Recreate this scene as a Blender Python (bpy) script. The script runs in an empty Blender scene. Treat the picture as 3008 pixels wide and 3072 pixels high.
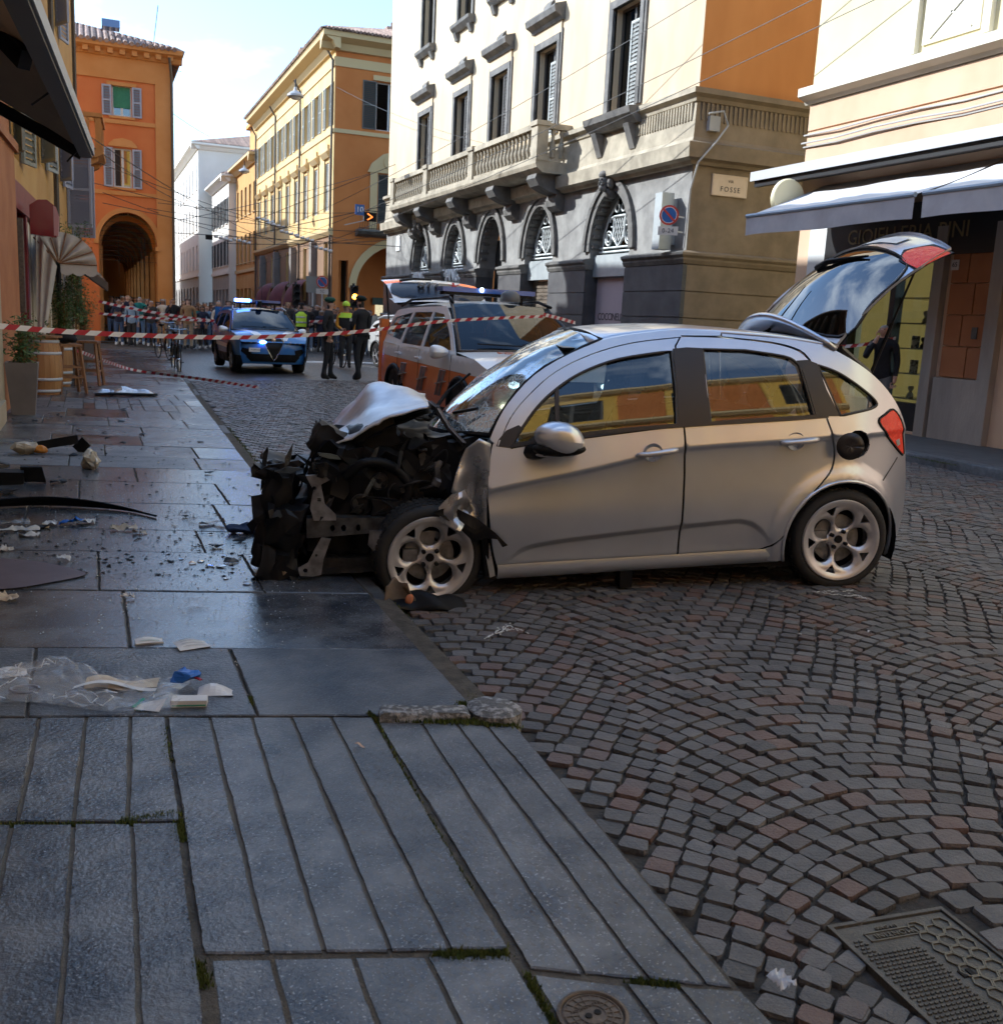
import bpy, bmesh, math, random
from mathutils import Vector, Matrix, Euler, geometry, noise
random.seed(7)
R = math.radians
sc = bpy.context.scene
col = sc.collection

# ---------------------------------------------------------------- camera
CAM_Z, CAM_AZ, CAM_PITCH, CAM_ROLL = 1.45, R(22.6), R(10.72), math.atan(0.05)
_f = Vector((math.sin(CAM_AZ)*math.cos(CAM_PITCH), math.cos(CAM_AZ)*math.cos(CAM_PITCH), -math.sin(CAM_PITCH)))
_r0 = Vector((math.cos(CAM_AZ), -math.sin(CAM_AZ), 0)); _u0 = _r0.cross(_f)
_r = math.cos(CAM_ROLL)*_r0 + math.sin(CAM_ROLL)*_u0
_u = -math.sin(CAM_ROLL)*_r0 + math.cos(CAM_ROLL)*_u0
cd = bpy.data.cameras.new('camera'); cam = bpy.data.objects.new('camera', cd); col.objects.link(cam)
M = Matrix((_r, _u, -_f)).transposed().to_4x4(); M.translation = Vector((0, 0, CAM_Z)); cam.matrix_world = M
cd.sensor_fit = 'HORIZONTAL'; cd.sensor_width = 36.0; cd.lens = 36.0*3000/3008
cd.clip_end = 3000; cd.clip_start = 0.05
cd.dof.use_dof = True; cd.dof.focus_distance = 5.3; cd.dof.aperture_fstop = 8.0
sc.camera = cam

# ---------------------------------------------------------------- sky, sun, exposure
SUN = Vector((-1.0, 0.8, 0.8)).normalized()
w = bpy.data.worlds.new('World'); sc.world = w; w.use_nodes = True
nt = w.node_tree; nt.nodes.clear()
o_ = nt.nodes.new('ShaderNodeOutputWorld'); bg = nt.nodes.new('ShaderNodeBackground')
sky = nt.nodes.new('ShaderNodeTexSky'); sky.sky_type = 'NISHITA'; sky.sun_disc = False
sky.sun_elevation = math.asin(SUN.z); sky.sun_rotation = math.atan2(SUN.x, SUN.y)
sky.air_density = 1.0; sky.dust_density = 0.6; sky.ozone_density = 1.2
tc = nt.nodes.new('ShaderNodeTexCoord'); mp = nt.nodes.new('ShaderNodeMapping'); mp.inputs['Scale'].default_value = (1.0, 1.0, 2.6)
nz = nt.nodes.new('ShaderNodeTexNoise'); nz.inputs['Scale'].default_value = 2.1; nz.inputs['Detail'].default_value = 7; nz.inputs['Roughness'].default_value = 0.55
mp.inputs['Location'].default_value = (0.35, 0.1, 0.2)
rp = nt.nodes.new('ShaderNodeValToRGB'); rp.color_ramp.elements[0].position = 0.53; rp.color_ramp.elements[1].position = 0.70
rp.color_ramp.elements[1].color = (0.85, 0.85, 0.85, 1)
mx = nt.nodes.new('ShaderNodeMix'); mx.data_type = 'RGBA'
mx.inputs['B'].default_value = (7.5, 7.8, 8.2, 1)
L_ = nt.links.new
L_(tc.outputs['Generated'], mp.inputs['Vector']); L_(mp.outputs[0], nz.inputs['Vector']); L_(nz.outputs['Fac'], rp.inputs[0])
L_(rp.outputs[0], mx.inputs['Factor']); L_(sky.outputs[0], mx.inputs['A']); L_(mx.outputs['Result'], bg.inputs['Color'])
bg.inputs['Strength'].default_value = 0.15
L_(bg.outputs[0], o_.inputs[0])
sd = bpy.data.lights.new('sun', 'SUN'); sd.energy = 3.1; sd.angle = R(0.55); sd.color = (1.0, 0.95, 0.88)
sun = bpy.data.objects.new('sun', sd); col.objects.link(sun); sun.rotation_euler = SUN.to_track_quat('Z', 'Y').to_euler(); sun.location = SUN*60
sc.view_settings.view_transform = 'Standard'; sc.view_settings.look = 'None'; sc.view_settings.gamma = 1; sc.view_settings.exposure = 1.24
sc.view_settings.use_white_balance = True; sc.view_settings.white_balance_temperature = 5700; sc.view_settings.white_balance_tint = 6
sc.view_settings.use_curve_mapping = False
sc.render.engine = 'CYCLES'; cy = sc.cycles
cy.use_denoising = True; cy.denoiser = 'OPENIMAGEDENOISE'; cy.max_bounces = 7; cy.diffuse_bounces = 3; cy.glossy_bounces = 4; cy.use_adaptive_sampling = True; cy.adaptive_threshold = .02; cy.transmission_bounces = 6; cy.transparent_max_bounces = 12
cy.caustics_reflective = False; cy.caustics_refractive = False; cy.sample_clamp_indirect = 6

# ---------------------------------------------------------------- materials
_mats = {}
def nd(t, ty, **kw):
    n = t.nodes.new(ty)
    for k, v in kw.items():
        if k in n.inputs: n.inputs[k].default_value = v
        else: setattr(n, k, v)
    return n
def c4(c): return (c[0], c[1], c[2], 1)
def mat(name, c=(.5, .5, .5), c2=None, scale=3.0, rough=.6, rough2=None, metal=0, bump=0, bscale=40., spec=.5, coat=0, emit=0, ecol=None, alpha=1, speck=None, detail=3, tint=0, lo=.35, hi=.65, rscale=None, stretch=None, ior=1.5, sheen=0, scale2=None):
    """plain procedural principled material: base colour mixed by noise, rough mixed by noise, fine bump"""
    if name in _mats: return _mats[name]
    m = bpy.data.materials.new(name); m.use_nodes = True; t = m.node_tree; b = t.nodes['Principled BSDF']
    _mats[name] = m
    b.inputs['Roughness'].default_value = rough; b.inputs['Metallic'].default_value = metal
    b.inputs['Specular IOR Level'].default_value = spec; b.inputs['Coat Weight'].default_value = coat; b.inputs['IOR'].default_value = ior
    b.inputs['Coat Roughness'].default_value = .05
    co = t.nodes.new('ShaderNodeTexCoord'); vec = co.outputs['Object']
    if stretch:
        q = nd(t, 'ShaderNodeMapping'); q.inputs['Scale'].default_value = stretch; t.links.new(vec, q.inputs[0]); vec = q.outputs[0]
    base = None
    b.inputs['Base Color'].default_value = c4(c)
    if c2 is not None:
        n = nd(t, 'ShaderNodeTexNoise', Scale=scale, Detail=detail, Roughness=.6); t.links.new(vec, n.inputs['Vector'])
        r = nd(t, 'ShaderNodeValToRGB'); r.color_ramp.elements[0].position = lo; r.color_ramp.elements[1].position = hi
        r.color_ramp.elements[0].color = c4(c); r.color_ramp.elements[1].color = c4(c2); t.links.new(n.outputs['Fac'], r.inputs[0]); base = r.outputs[0]
        if rough2 is not None:
            n2 = nd(t, 'ShaderNodeTexNoise', Scale=rscale or scale*.7, Detail=4); t.links.new(vec, n2.inputs['Vector'])
            q = nd(t, 'ShaderNodeMapRange'); q.inputs[1].default_value = .4; q.inputs[2].default_value = .6; q.inputs[3].default_value = rough; q.inputs[4].default_value = rough2
            t.links.new(n2.outputs['Fac'], q.inputs[0]); t.links.new(q.outputs[0], b.inputs['Roughness'])
    if speck:
        n = nd(t, 'ShaderNodeTexNoise', Scale=speck[1], Detail=2); t.links.new(vec, n.inputs['Vector'])
        r = nd(t, 'ShaderNodeMapRange'); r.inputs[1].default_value = speck[2]; r.inputs[2].default_value = speck[2]+.08; t.links.new(n.outputs['Fac'], r.inputs[0])
        mxn = nd(t, 'ShaderNodeMix', data_type='RGBA'); t.links.new(r.outputs[0], mxn.inputs['Factor'])
        if base is not None: t.links.new(base, mxn.inputs['A'])
        else: mxn.inputs['A'].default_value = c4(c)
        mxn.inputs['B'].default_value = c4(speck[0]); base = mxn.outputs['Result']
    if tint:   # per-object and per-island brightness and hue change
        oi = nd(t, 'ShaderNodeObjectInfo'); ge = nd(t, 'ShaderNodeNewGeometry')
        ad = nd(t, 'ShaderNodeMath', operation='ADD'); t.links.new(oi.outputs['Random'], ad.inputs[0]); t.links.new(ge.outputs['Random Per Island'], ad.inputs[1])
        fr = nd(t, 'ShaderNodeMath', operation='FRACT'); t.links.new(ad.outputs[0], fr.inputs[0])
        h = nd(t, 'ShaderNodeHueSaturation'); q = nd(t, 'ShaderNodeMapRange'); q.inputs[3].default_value = 1-tint; q.inputs[4].default_value = 1+tint
        t.links.new(fr.outputs[0], q.inputs[0]); t.links.new(q.outputs[0], h.inputs['Value'])
        if base is not None: t.links.new(base, h.inputs['Color'])
        else: h.inputs['Color'].default_value = c4(c)
        base = h.outputs[0]
        m['fr'] = 1
        if scale2:   # a second colour for some of the pieces
            q2 = nd(t, 'ShaderNodeMath', operation='MULTIPLY'); q2.inputs[1].default_value = 7.31; t.links.new(fr.outputs[0], q2.inputs[0])
            q3 = nd(t, 'ShaderNodeMath', operation='FRACT'); t.links.new(q2.outputs[0], q3.inputs[0])
            q4 = nd(t, 'ShaderNodeMapRange'); q4.inputs[1].default_value = .7; q4.inputs[2].default_value = .95; t.links.new(q3.outputs[0], q4.inputs[0])
            mm = nd(t, 'ShaderNodeMix', data_type='RGBA'); t.links.new(q4.outputs[0], mm.inputs['Factor']); t.links.new(base, mm.inputs['A']); mm.inputs['B'].default_value = c4(scale2); base = mm.outputs['Result']
    if base is not None: t.links.new(base, b.inputs['Base Color'])
    if bump:
        n = nd(t, 'ShaderNodeTexNoise', Scale=bscale, Detail=4, Roughness=.65); t.links.new(vec, n.inputs['Vector'])
        bp = nd(t, 'ShaderNodeBump', Strength=bump, Distance=.02); t.links.new(n.outputs['Fac'], bp.inputs['Height']); t.links.new(bp.outputs[0], b.inputs['Normal'])
    if emit:
        b.inputs['Emission Color'].default_value = c4(ecol or c); b.inputs['Emission Strength'].default_value = emit
    if alpha < 1: b.inputs['Alpha'].default_value = alpha
    return m
def schlick(t, ior):
    f0 = ((ior-1)/(ior+1))**2; lw = nd(t, 'ShaderNodeLayerWeight'); p = nd(t, 'ShaderNodeMath', operation='POWER'); p.inputs[1].default_value = 5; t.links.new(lw.outputs['Facing'], p.inputs[0])
    q = nd(t, 'ShaderNodeMath', operation='MULTIPLY_ADD'); q.inputs[1].default_value = 1-f0; q.inputs[2].default_value = f0; t.links.new(p.outputs[0], q.inputs[0]); lw.inputs['Blend'].default_value = .5
    return q, lw
def glass(name, tr=(.3, .33, .33), ior=1.9, rough=0.0, bump=0, bscale=8, alpha_edge=None):
    """window glass: tinted see-through plus a real reflection by Fresnel"""
    if name in _mats: return _mats[name]
    m = bpy.data.materials.new(name); m.use_nodes = True; t = m.node_tree; t.nodes.clear(); _mats[name] = m
    o = nd(t, 'ShaderNodeOutputMaterial'); mxs = nd(t, 'ShaderNodeMixShader'); tr_ = nd(t, 'ShaderNodeBsdfTransparent'); tr_.inputs[0].default_value = c4(tr)
    gl = nd(t, 'ShaderNodeBsdfGlossy'); gl.inputs['Roughness'].default_value = rough; fr, lw = schlick(t, ior)
    if bump:
        n = nd(t, 'ShaderNodeTexNoise', Scale=bscale, Detail=2); co = nd(t, 'ShaderNodeTexCoord'); t.links.new(co.outputs['Object'], n.inputs['Vector'])
        bp = nd(t, 'ShaderNodeBump', Strength=bump, Distance=.05); t.links.new(n.outputs['Fac'], bp.inputs['Height']); t.links.new(bp.outputs[0], gl.inputs['Normal']); t.links.new(bp.outputs[0], lw.inputs['Normal'])
    t.links.new(fr.outputs[0], mxs.inputs[0]); t.links.new(tr_.outputs[0], mxs.inputs[1]); t.links.new(gl.outputs[0], mxs.inputs[2]); t.links.new(mxs.outputs[0], o.inputs[0])
    return m

# ---------------------------------------------------------------- mesh builder
class MB:
    def __init__(s): s.v = []; s.f = []; s.m = []; s.mi = 0; s.x = None
    def add(s, vs, fs):
        b = len(s.v)
        if s.x is not None: vs = [s.x @ Vector(p) for p in vs]
        s.v.extend([tuple(p) for p in vs]); s.f.extend([tuple(i+b for i in f) for f in fs]); s.m.extend([s.mi]*len(fs)); return s
    def mat(s, i): s.mi = i; return s
    def xf(s, m): s.x = m; return s
    def box(s, c, d, rz=0, taper=1):
        x, y, z = d[0]/2, d[1]/2, d[2]/2
        vs = [Vector((sx*x*(taper if sz > 0 else 1), sy*y*(taper if sz > 0 else 1), sz*z)) for sz in (-1, 1) for sx, sy in ((-1, -1), (1, -1), (1, 1), (-1, 1))]
        m = Matrix.Rotation(rz, 3, 'Z'); c = Vector(c)
        return s.add([m @ p + c for p in vs], [(3, 2, 1, 0), (4, 5, 6, 7), (0, 1, 5, 4), (1, 2, 6, 5), (2, 3, 7, 6), (3, 0, 4, 7)])
    def bb(s, x0, x1, y0, y1, z0, z1): return s.box(((x0+x1)/2, (y0+y1)/2, (z0+z1)/2), (abs(x1-x0), abs(y1-y0), abs(z1-z0)))
    def tube(s, pts, r, n=6, cap=True):
        pts = [Vector(p) for p in pts]; k = len(pts); rr = r if isinstance(r, (list, tuple)) else [r]*k
        vs = []; up = None
        for i, p in enumerate(pts):
            d = (pts[min(i+1, k-1)]-pts[max(i-1, 0)])
            d = d.normalized() if d.length > 1e-9 else Vector((0, 0, 1))
            a = d.orthogonal().normalized() if up is None else (up - d*up.dot(d))
            a = a.normalized() if a.length > 1e-6 else d.orthogonal().normalized()
            up = a; b = d.cross(a)
            vs += [p + (a*math.cos(2*math.pi*j/n)+b*math.sin(2*math.pi*j/n))*rr[i] for j in range(n)]
        fs = [(i*n+j, i*n+(j+1) % n, (i+1)*n+(j+1) % n, (i+1)*n+j) for i in range(k-1) for j in range(n)]
        if cap: fs += [tuple(reversed(range(n))), tuple(range((k-1)*n, k*n))]
        return s.add(vs, fs)
    def bar(s, p0, p1, w, h, up=(0, 0, 1)):
        p0, p1 = Vector(p0), Vector(p1); d = (p1-p0).normalized(); u = Vector(up); sd_ = d.cross(u)
        if sd_.length < 1e-4: sd_ = d.orthogonal()
        sd_.normalize(); u = sd_.cross(d).normalized()
        vs = [p + sd_*a*w/2 + u*b*h/2 for p in (p0, p1) for a, b in ((-1, -1), (1, -1), (1, 1), (-1, 1))]
        return s.add(vs, [(3, 2, 1, 0), (4, 5, 6, 7), (0, 1, 5, 4), (1, 2, 6, 5), (2, 3, 7, 6), (3, 0, 4, 7)])
    def lathe(s, prof, c=(0, 0, 0), n=16, ax='Z', cap=True):
        vs = []; c = Vector(c)
        for r, z in prof:
            for j in range(n):
                a = 2*math.pi*j/n; p = (r*math.cos(a), r*math.sin(a), z)
                if ax == 'Y': p = (p[0], p[2], p[1])
                if ax == 'X': p = (p[2], p[0], p[1])
                vs.append(c+Vector(p))
        k = len(prof); fs = [(i*n+j, i*n+(j+1) % n, (i+1)*n+(j+1) % n, (i+1)*n+j) for i in range(k-1) for j in range(n)]
        if ax == 'Y': fs = [tuple(reversed(f)) for f in fs]
        if cap:
            a, b = tuple(reversed(range(n))), tuple(range((k-1)*n, k*n))
            if ax == 'Y': a, b = tuple(reversed(a)), tuple(reversed(b))
            fs += [a, b]
        return s.add(vs, fs)
    def grid(s, fn, nu, nv, close=False):
        vs = [fn(i/nu, j/nv) for i in range(nu+1) for j in range(nv+1)]
        fs = [(i*(nv+1)+j, (i+1)*(nv+1)+j, (i+1)*(nv+1)+j+1, i*(nv+1)+j+1) for i in range(nu) for j in range(nv)]
        return s.add(vs, fs)
    def prism(s, poly, fn0, fn1):
        n = len(poly); vs = [fn0(*p) for p in poly]+[fn1(*p) for p in poly]
        return s.add(vs, [tuple(range(n)), tuple(reversed(range(n, 2*n)))]+[((i+1) % n, i, n+i, n+(i+1) % n) for i in range(n)])
    def ball(s, c, r, n=10, k=6):
        r = r if isinstance(r, (list, tuple)) else (r, r, r); c = Vector(c)
        vs = []; fs = []
        for i in range(1, k):
            a = math.pi*i/k
            for j in range(n): b = 2*math.pi*j/n; vs.append(c+Vector((r[0]*math.sin(a)*math.cos(b), r[1]*math.sin(a)*math.sin(b), r[2]*math.cos(a))))
        t_, b_ = len(vs), len(vs)+1; vs += [c+Vector((0, 0, r[2])), c-Vector((0, 0, r[2]))]
        for i in range(k-2):
            for j in range(n): fs.append((i*n+j, (i+1)*n+j, (i+1)*n+(j+1) % n, i*n+(j+1) % n))
        for j in range(n): fs.append((t_, j, (j+1) % n)); fs.append((b_, (k-2)*n+(j+1) % n, (k-2)*n+j))
        return s.add(vs, fs)
    def jitter(s, a, sc_=3.0, seed=0):
        s.v = [tuple(Vector(p)+noise.noise_vector(Vector(p)*sc_+Vector((seed, 0, 0)))*a) for p in s.v]; return s
    def mesh(s, name, mats, smooth=False, fix=False):
        me = bpy.data.meshes.new(name); me.from_pydata(s.v, [], s.f)
        for m in (mats if isinstance(mats, (list, tuple)) else [mats]): me.materials.append(m)
        if max(s.m, default=0) > 0: me.polygons.foreach_set('material_index', s.m)
        if fix:
            b = bmesh.new(); b.from_mesh(me); bmesh.ops.remove_doubles(b, verts=b.verts, dist=1e-5); bmesh.ops.recalc_face_normals(b, faces=b.faces); b.to_mesh(me); b.free()
        if smooth is True: me.polygons.foreach_set('use_smooth', [True]*len(me.polygons))
        elif smooth: me.shade_auto = None if False else None
        me.update(); return me
    def build(s, name, mats, parent=None, smooth=False, fix=False, loc=None, rz=0, auto=None):
        me = s.mesh(name, mats, smooth, fix)
        if auto:
            me.polygons.foreach_set('use_smooth', [True]*len(me.polygons))
            try: me.set_sharp_from_angle(angle=R(auto))
            except Exception: pass
        return link(name, me, parent, loc, rz)
def link(name, data, parent=None, loc=None, rz=0):
    o = bpy.data.objects.new(name, data); col.objects.link(o)
    if parent is not None: o.parent = parent
    if loc is not None: o.location = loc
    if rz: o.rotation_euler = (0, 0, rz)
    return o
def tag(o, label=None, cat=None, group=None, kind=None):
    if label: o['label'] = label
    if cat: o['category'] = cat
    if group: o['group'] = group
    if kind: o['kind'] = kind
    return o
def thing(name, label, cat, loc=(0, 0, 0), rz=0, group=None): return tag(link(name, None, None, loc, rz), label, cat, group)
def dup(root, loc=None, rot=None, label=None, scale=None):
    kids = {}
    for o in bpy.data.objects:
        if o.parent: kids.setdefault(o.parent, []).append(o)
    def cp(o, p):
        c = o.copy(); col.objects.link(c); c.parent = p
        for k in kids.get(o, []): cp(k, c)
        return c
    r = cp(root, root.parent)
    if loc is not None: r.location = loc
    if rot is not None: r.rotation_euler = rot
    if scale is not None: r.scale = (scale,)*3 if not isinstance(scale, (tuple, list)) else scale
    if label: r['label'] = label
    return r
def inpoly(p, poly):
    x, y = p; c = False; n = len(poly); j = n-1
    for i in range(n):
        a, b = poly[i], poly[j]
        if (a[1] > y) != (b[1] > y) and x < (b[0]-a[0])*(y-a[1])/(b[1]-a[1])+a[0]: c = not c
        j = i
    return c
def crv(pts, n=6, closed=False):
    """Catmull-Rom through points"""
    out = []; k = len(pts)
    rng = range(k if closed else k-1)
    for i in rng:
        p0 = pts[(i-1) % k] if closed or i > 0 else pts[i]; p1 = pts[i]; p2 = pts[(i+1) % k]; p3 = pts[(i+2) % k] if closed or i+2 < k else pts[(i+1) % k]
        for j in range(n):
            t = j/n; out.append(tuple(.5*((2*b)+(-a+c)*t+(2*a-5*b+4*c-d)*t*t+(-a+3*b-3*c+d)*t**3) for a, b, c, d in zip(p0, p1, p2, p3)))
    if not closed: out.append(tuple(pts[-1]))
    return out
def dens(poly, step):
    out = []
    for i, a in enumerate(poly):
        b = poly[(i+1) % len(poly)]; L = math.hypot(b[0]-a[0], b[1]-a[1]); k = max(1, int(L/step))
        out += [(a[0]+(b[0]-a[0])*j/k, a[1]+(b[1]-a[1])*j/k) for j in range(k)]
    return out
def cdt(outer, holes=(), step=.05, lines=()):
    loops = [dens(outer, step)]+[dens(h, step) for h in holes]
    vs = []; es = []
    for l in loops:
        b = len(vs); vs += l; es += [(b+i, b+(i+1) % len(l)) for i in range(len(l))]
    for l in lines:
        pv = None
        for q in l:
            ok = inpoly(q, loops[0]) and not any(inpoly(q, h) for h in loops[1:]) and all((q[0]-r_[0])**2+(q[1]-r_[1])**2 > 9e-5 for lp in loops for r_ in lp)
            if ok:
                vs.append(q)
                if pv is not None: es.append((pv, len(vs)-1))
                pv = len(vs)-1
            else: pv = None
    xs = [p[0] for p in loops[0]]; ys = [p[1] for p in loops[0]]
    allp = [q for l in loops for q in l]+[q for l in lines for q in l]
    x = min(xs)+step*.5; row = 0
    while x < max(xs):
        y = min(ys)+step*(.5 if row % 2 else 1)
        while y < max(ys):
            if inpoly((x, y), loops[0]) and not any(inpoly((x, y), h) for h in loops[1:]):
                if all((x-q[0])**2+(y-q[1])**2 > (step*.45)**2 for q in allp): vs.append((x, y))
            y += step
        x += step*.87; row += 1
    rv, _, rf, *_ = geometry.delaunay_2d_cdt([Vector(p) for p in vs], es, [], 0, 1e-6)
    fs = []
    for f in rf:
        cx = sum(rv[i][0] for i in f)/len(f); cy_ = sum(rv[i][1] for i in f)/len(f)
        if inpoly((cx, cy_), loops[0]) and not any(inpoly((cx, cy_), h) for h in loops[1:]): fs.append(tuple(f))
    return [(p[0], p[1]) for p in rv], fs
def patch(mb, outer, fn, holes=(), step=.05, thick=0, back=None):
    """2-D outline (with holes) triangulated and mapped by fn(u,v) -> point; thick>0 adds a back sheet and rims along back"""
    v, f = cdt(outer, holes, step); P = [Vector(fn(*p)) for p in v]
    mb.add(P, f)
    if thick:
        bk = Vector(back)*thick; Q = [p+bk for p in P]; cnt = {}
        for t in f:
            for i in range(len(t)):
                a, b = t[i], t[(i+1) % len(t)]; cnt[(a, b)] = 1
        rim = [(a, b) for a, b in cnt if (b, a) not in cnt]
        n = len(P); mb.add(P+Q, [tuple(reversed([i+n for i in t])) for t in f]+[(b, a, a+n, b+n) for a, b in rim])
    return mb
def text_mesh(txt, size, ext=.002, align='CENTER', spacing=1.0, bold=0):
    cu = bpy.data.curves.new('txt', 'FONT'); cu.body = txt; cu.size = size; cu.extrude = ext; cu.align_x = align; cu.align_y = 'CENTER'; cu.space_character = spacing; cu.offset = bold; cu.resolution_u = 3
    ob = bpy.data.objects.new('txt', cu); me = bpy.data.meshes.new_from_object(ob); bpy.data.objects.remove(ob); bpy.data.curves.remove(cu); return me
def text(name, txt, size, m, parent, loc, rot, **kw):
    me = text_mesh(txt, size, **kw); me.materials.clear(); me.materials.append(m); o = link(name, me, parent); o.location = loc; o.rotation_euler = rot; return o
def skin(name, outer, fn, m, parent, holes=(), step=.05, flange=.014, inward=None, rev=False, e=2e-3, lines=()):
    """sheet-metal panel: outline mapped by fn(u,v), smooth normals taken from fn itself, edge turned inwards"""
    v, f = cdt(outer, holes, step, lines); P = [Vector(fn(*p)) for p in v]; N = []
    for a, b in v:
        n = (Vector(fn(a+e, b))-Vector(fn(a-e, b))).cross(Vector(fn(a, b+e))-Vector(fn(a, b-e)))
        n = n.normalized() if n.length > 1e-12 else Vector((0, 0, 1)); N.append(-n if rev else n)
    if rev: f = [tuple(reversed(t)) for t in f]
    cnt = {(t[i], t[(i+1) % len(t)]) for t in f for i in range(len(t))}; rim = [(a, b) for a, b in cnt if (b, a) not in cnt]
    vs = list(P); fs = list(f); ln = [N[i] for t in f for i in t]
    if flange:
        for a, b in rim:
            k = len(vs); na, nb = N[a]*-flange, N[b]*-flange; vs += [P[a], P[b], P[b]+nb, P[a]+na]; fs.append((k+1, k, k+3, k+2))
            q = (P[b]-P[a]).cross(N[a]); q = q.normalized() if q.length > 1e-9 else N[a]; ln += [q]*4
    me = bpy.data.meshes.new(name); me.from_pydata([tuple(p) for p in vs], [], fs); me.materials.append(m); me.polygons.foreach_set('use_smooth', [True]*len(fs)); me.update()
    me.normals_split_custom_set([tuple(n) for n in ln])
    return link(name, me, parent)
# ---- photograph pixel (1904-wide view) to place, used only to work out where things stand
def ray(x, y):
    x *= 3008/1904; y *= 3008/1904
    return _f*3000 + _r*(x-1504) - _u*(y-1536)
CP = Vector((0, 0, CAM_Z))
def gpt(x, y, z=0.): v = ray(x, y); return CP + v*((z-CAM_Z)/v.z)
def atX(x, y, X): v = ray(x, y); return CP+v*(X/v.x)
def atY(x, y, Y): v = ray(x, y); return CP+v*(Y/v.y)
def sstep(a, b, x): t = max(0, min(1, (x-a)/(b-a))); return t*t*(3-2*t)
# ================================================================ ground: road of setts, pavement of slabs
KERB = [(-6, 1.36), (1.64, 1.33), (3.2, 1.42), (5, 1.44), (9.5, 1.47), (15.7, 1.66), (18.7, 1.76), (25, 2.0), (33.5, 2.4), (60, 3.6), (200, 8)]
def kx(Y):
    for (a, b), (c, d) in zip(KERB, KERB[1:]):
        if Y <= c: return b+(d-b)*(Y-a)/(c-a)
    return KERB[-1][1]
def road_z(X, Y):
    u = (X-kx(Y))/8.4; return -.075+.1*math.sin(math.pi*max(0, min(1, u)))
m_soil = mat('joint_soil', (.03, .026, .022), (.065, .056, .046), 9, .95, bump=.5, bscale=60)
m_far = None
def far_sett_mat():
    m = bpy.data.materials.new('far_setts'); m.use_nodes = True; t = m.node_tree; b = t.nodes['Principled BSDF']
    co = nd(t, 'ShaderNodeTexCoord'); v = nd(t, 'ShaderNodeTexVoronoi', Scale=9.5, Randomness=.35); t.links.new(co.outputs['Object'], v.inputs['Vector'])
    v2 = nd(t, 'ShaderNodeTexVoronoi', Scale=9.5, Randomness=.35, feature='DISTANCE_TO_EDGE'); t.links.new(co.outputs['Object'], v2.inputs['Vector'])
    r = nd(t, 'ShaderNodeValToRGB'); r.color_ramp.elements[0].position = .03; r.color_ramp.elements[1].position = .10; t.links.new(v2.outputs['Distance'], r.inputs[0])
    sep = nd(t, 'ShaderNodeSeparateColor'); t.links.new(v.outputs['Color'], sep.inputs[0])
    q = nd(t, 'ShaderNodeMix', data_type='RGBA'); q.inputs['A'].default_value = (.05, .048, .047, 1); q.inputs['B'].default_value = (.095, .088, .083, 1); t.links.new(sep.outputs[0], q.inputs['Factor'])
    q2 = nd(t, 'ShaderNodeMix', data_type='RGBA'); q2.inputs['A'].default_value = (.02, .018, .016, 1); t.links.new(q.outputs['Result'], q2.inputs['B']); t.links.new(r.outputs[0], q2.inputs['Factor'])
    t.links.new(q2.outputs['Result'], b.inputs['Base Color']); b.inputs['Roughness'].default_value = .42
    bp = nd(t, 'ShaderNodeBump', Strength=.8, Distance=.02); t.links.new(r.outputs[0], bp.inputs['Height']); t.links.new(bp.outputs[0], b.inputs['Normal'])
    return m
m_far = far_sett_mat()
m_sett = mat('sett_stone', (.078, .074, .072), (.125, .117, .11), 9, .42, .6, bump=.45, bscale=70, tint=.32, scale2=(.135, .085, .068), speck=((.2, .19, .18), 160, .66))
FARY = 22.0
mb = MB()
NX = 24
def roadrow(y): return [kx(y)+.0+(9.95-kx(y))*i/NX for i in range(NX+1)]
ys = [-30, -8, -2] + [0+.7*i for i in range(40)]; ys = [y for y in ys if y < FARY]+[FARY]
for a, b in zip(ys, ys[1:]):
    A, B = roadrow(a), roadrow(b)
    for i in range(NX):
        mb.mi = 0
        mb.add([(A[i], a, road_z(A[i], a)-.016), (A[i+1], a, road_z(A[i+1], a)-.016), (B[i+1], b, road_z(B[i+1], b)-.016), (B[i], b, road_z(B[i], b)-.016)], [(0, 1, 2, 3)])
ys = [FARY, 24, 27, 30, 36, 45, 60, 100, 220]
for a, b in zip(ys, ys[1:]):
    A, B = roadrow(a), roadrow(b)
    for i in range(NX):
        mb.mi = 1
        mb.add([(A[i], a, road_z(A[i], a)), (A[i+1], a, road_z(A[i+1], a)), (B[i+1], b, road_z(B[i+1], b)), (B[i], b, road_z(B[i], b))], [(0, 1, 2, 3)])
road = tag(mb.build('road', [m_soil, m_far], smooth=True), kind='structure')
g0 = MB().bb(-400, 400, -400, 500, -1.2, -.16)
ground = tag(g0.build('ground', mat('ground_earth', (.09, .085, .08), (.12, .11, .10), 2, .9)), kind='structure')

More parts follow.
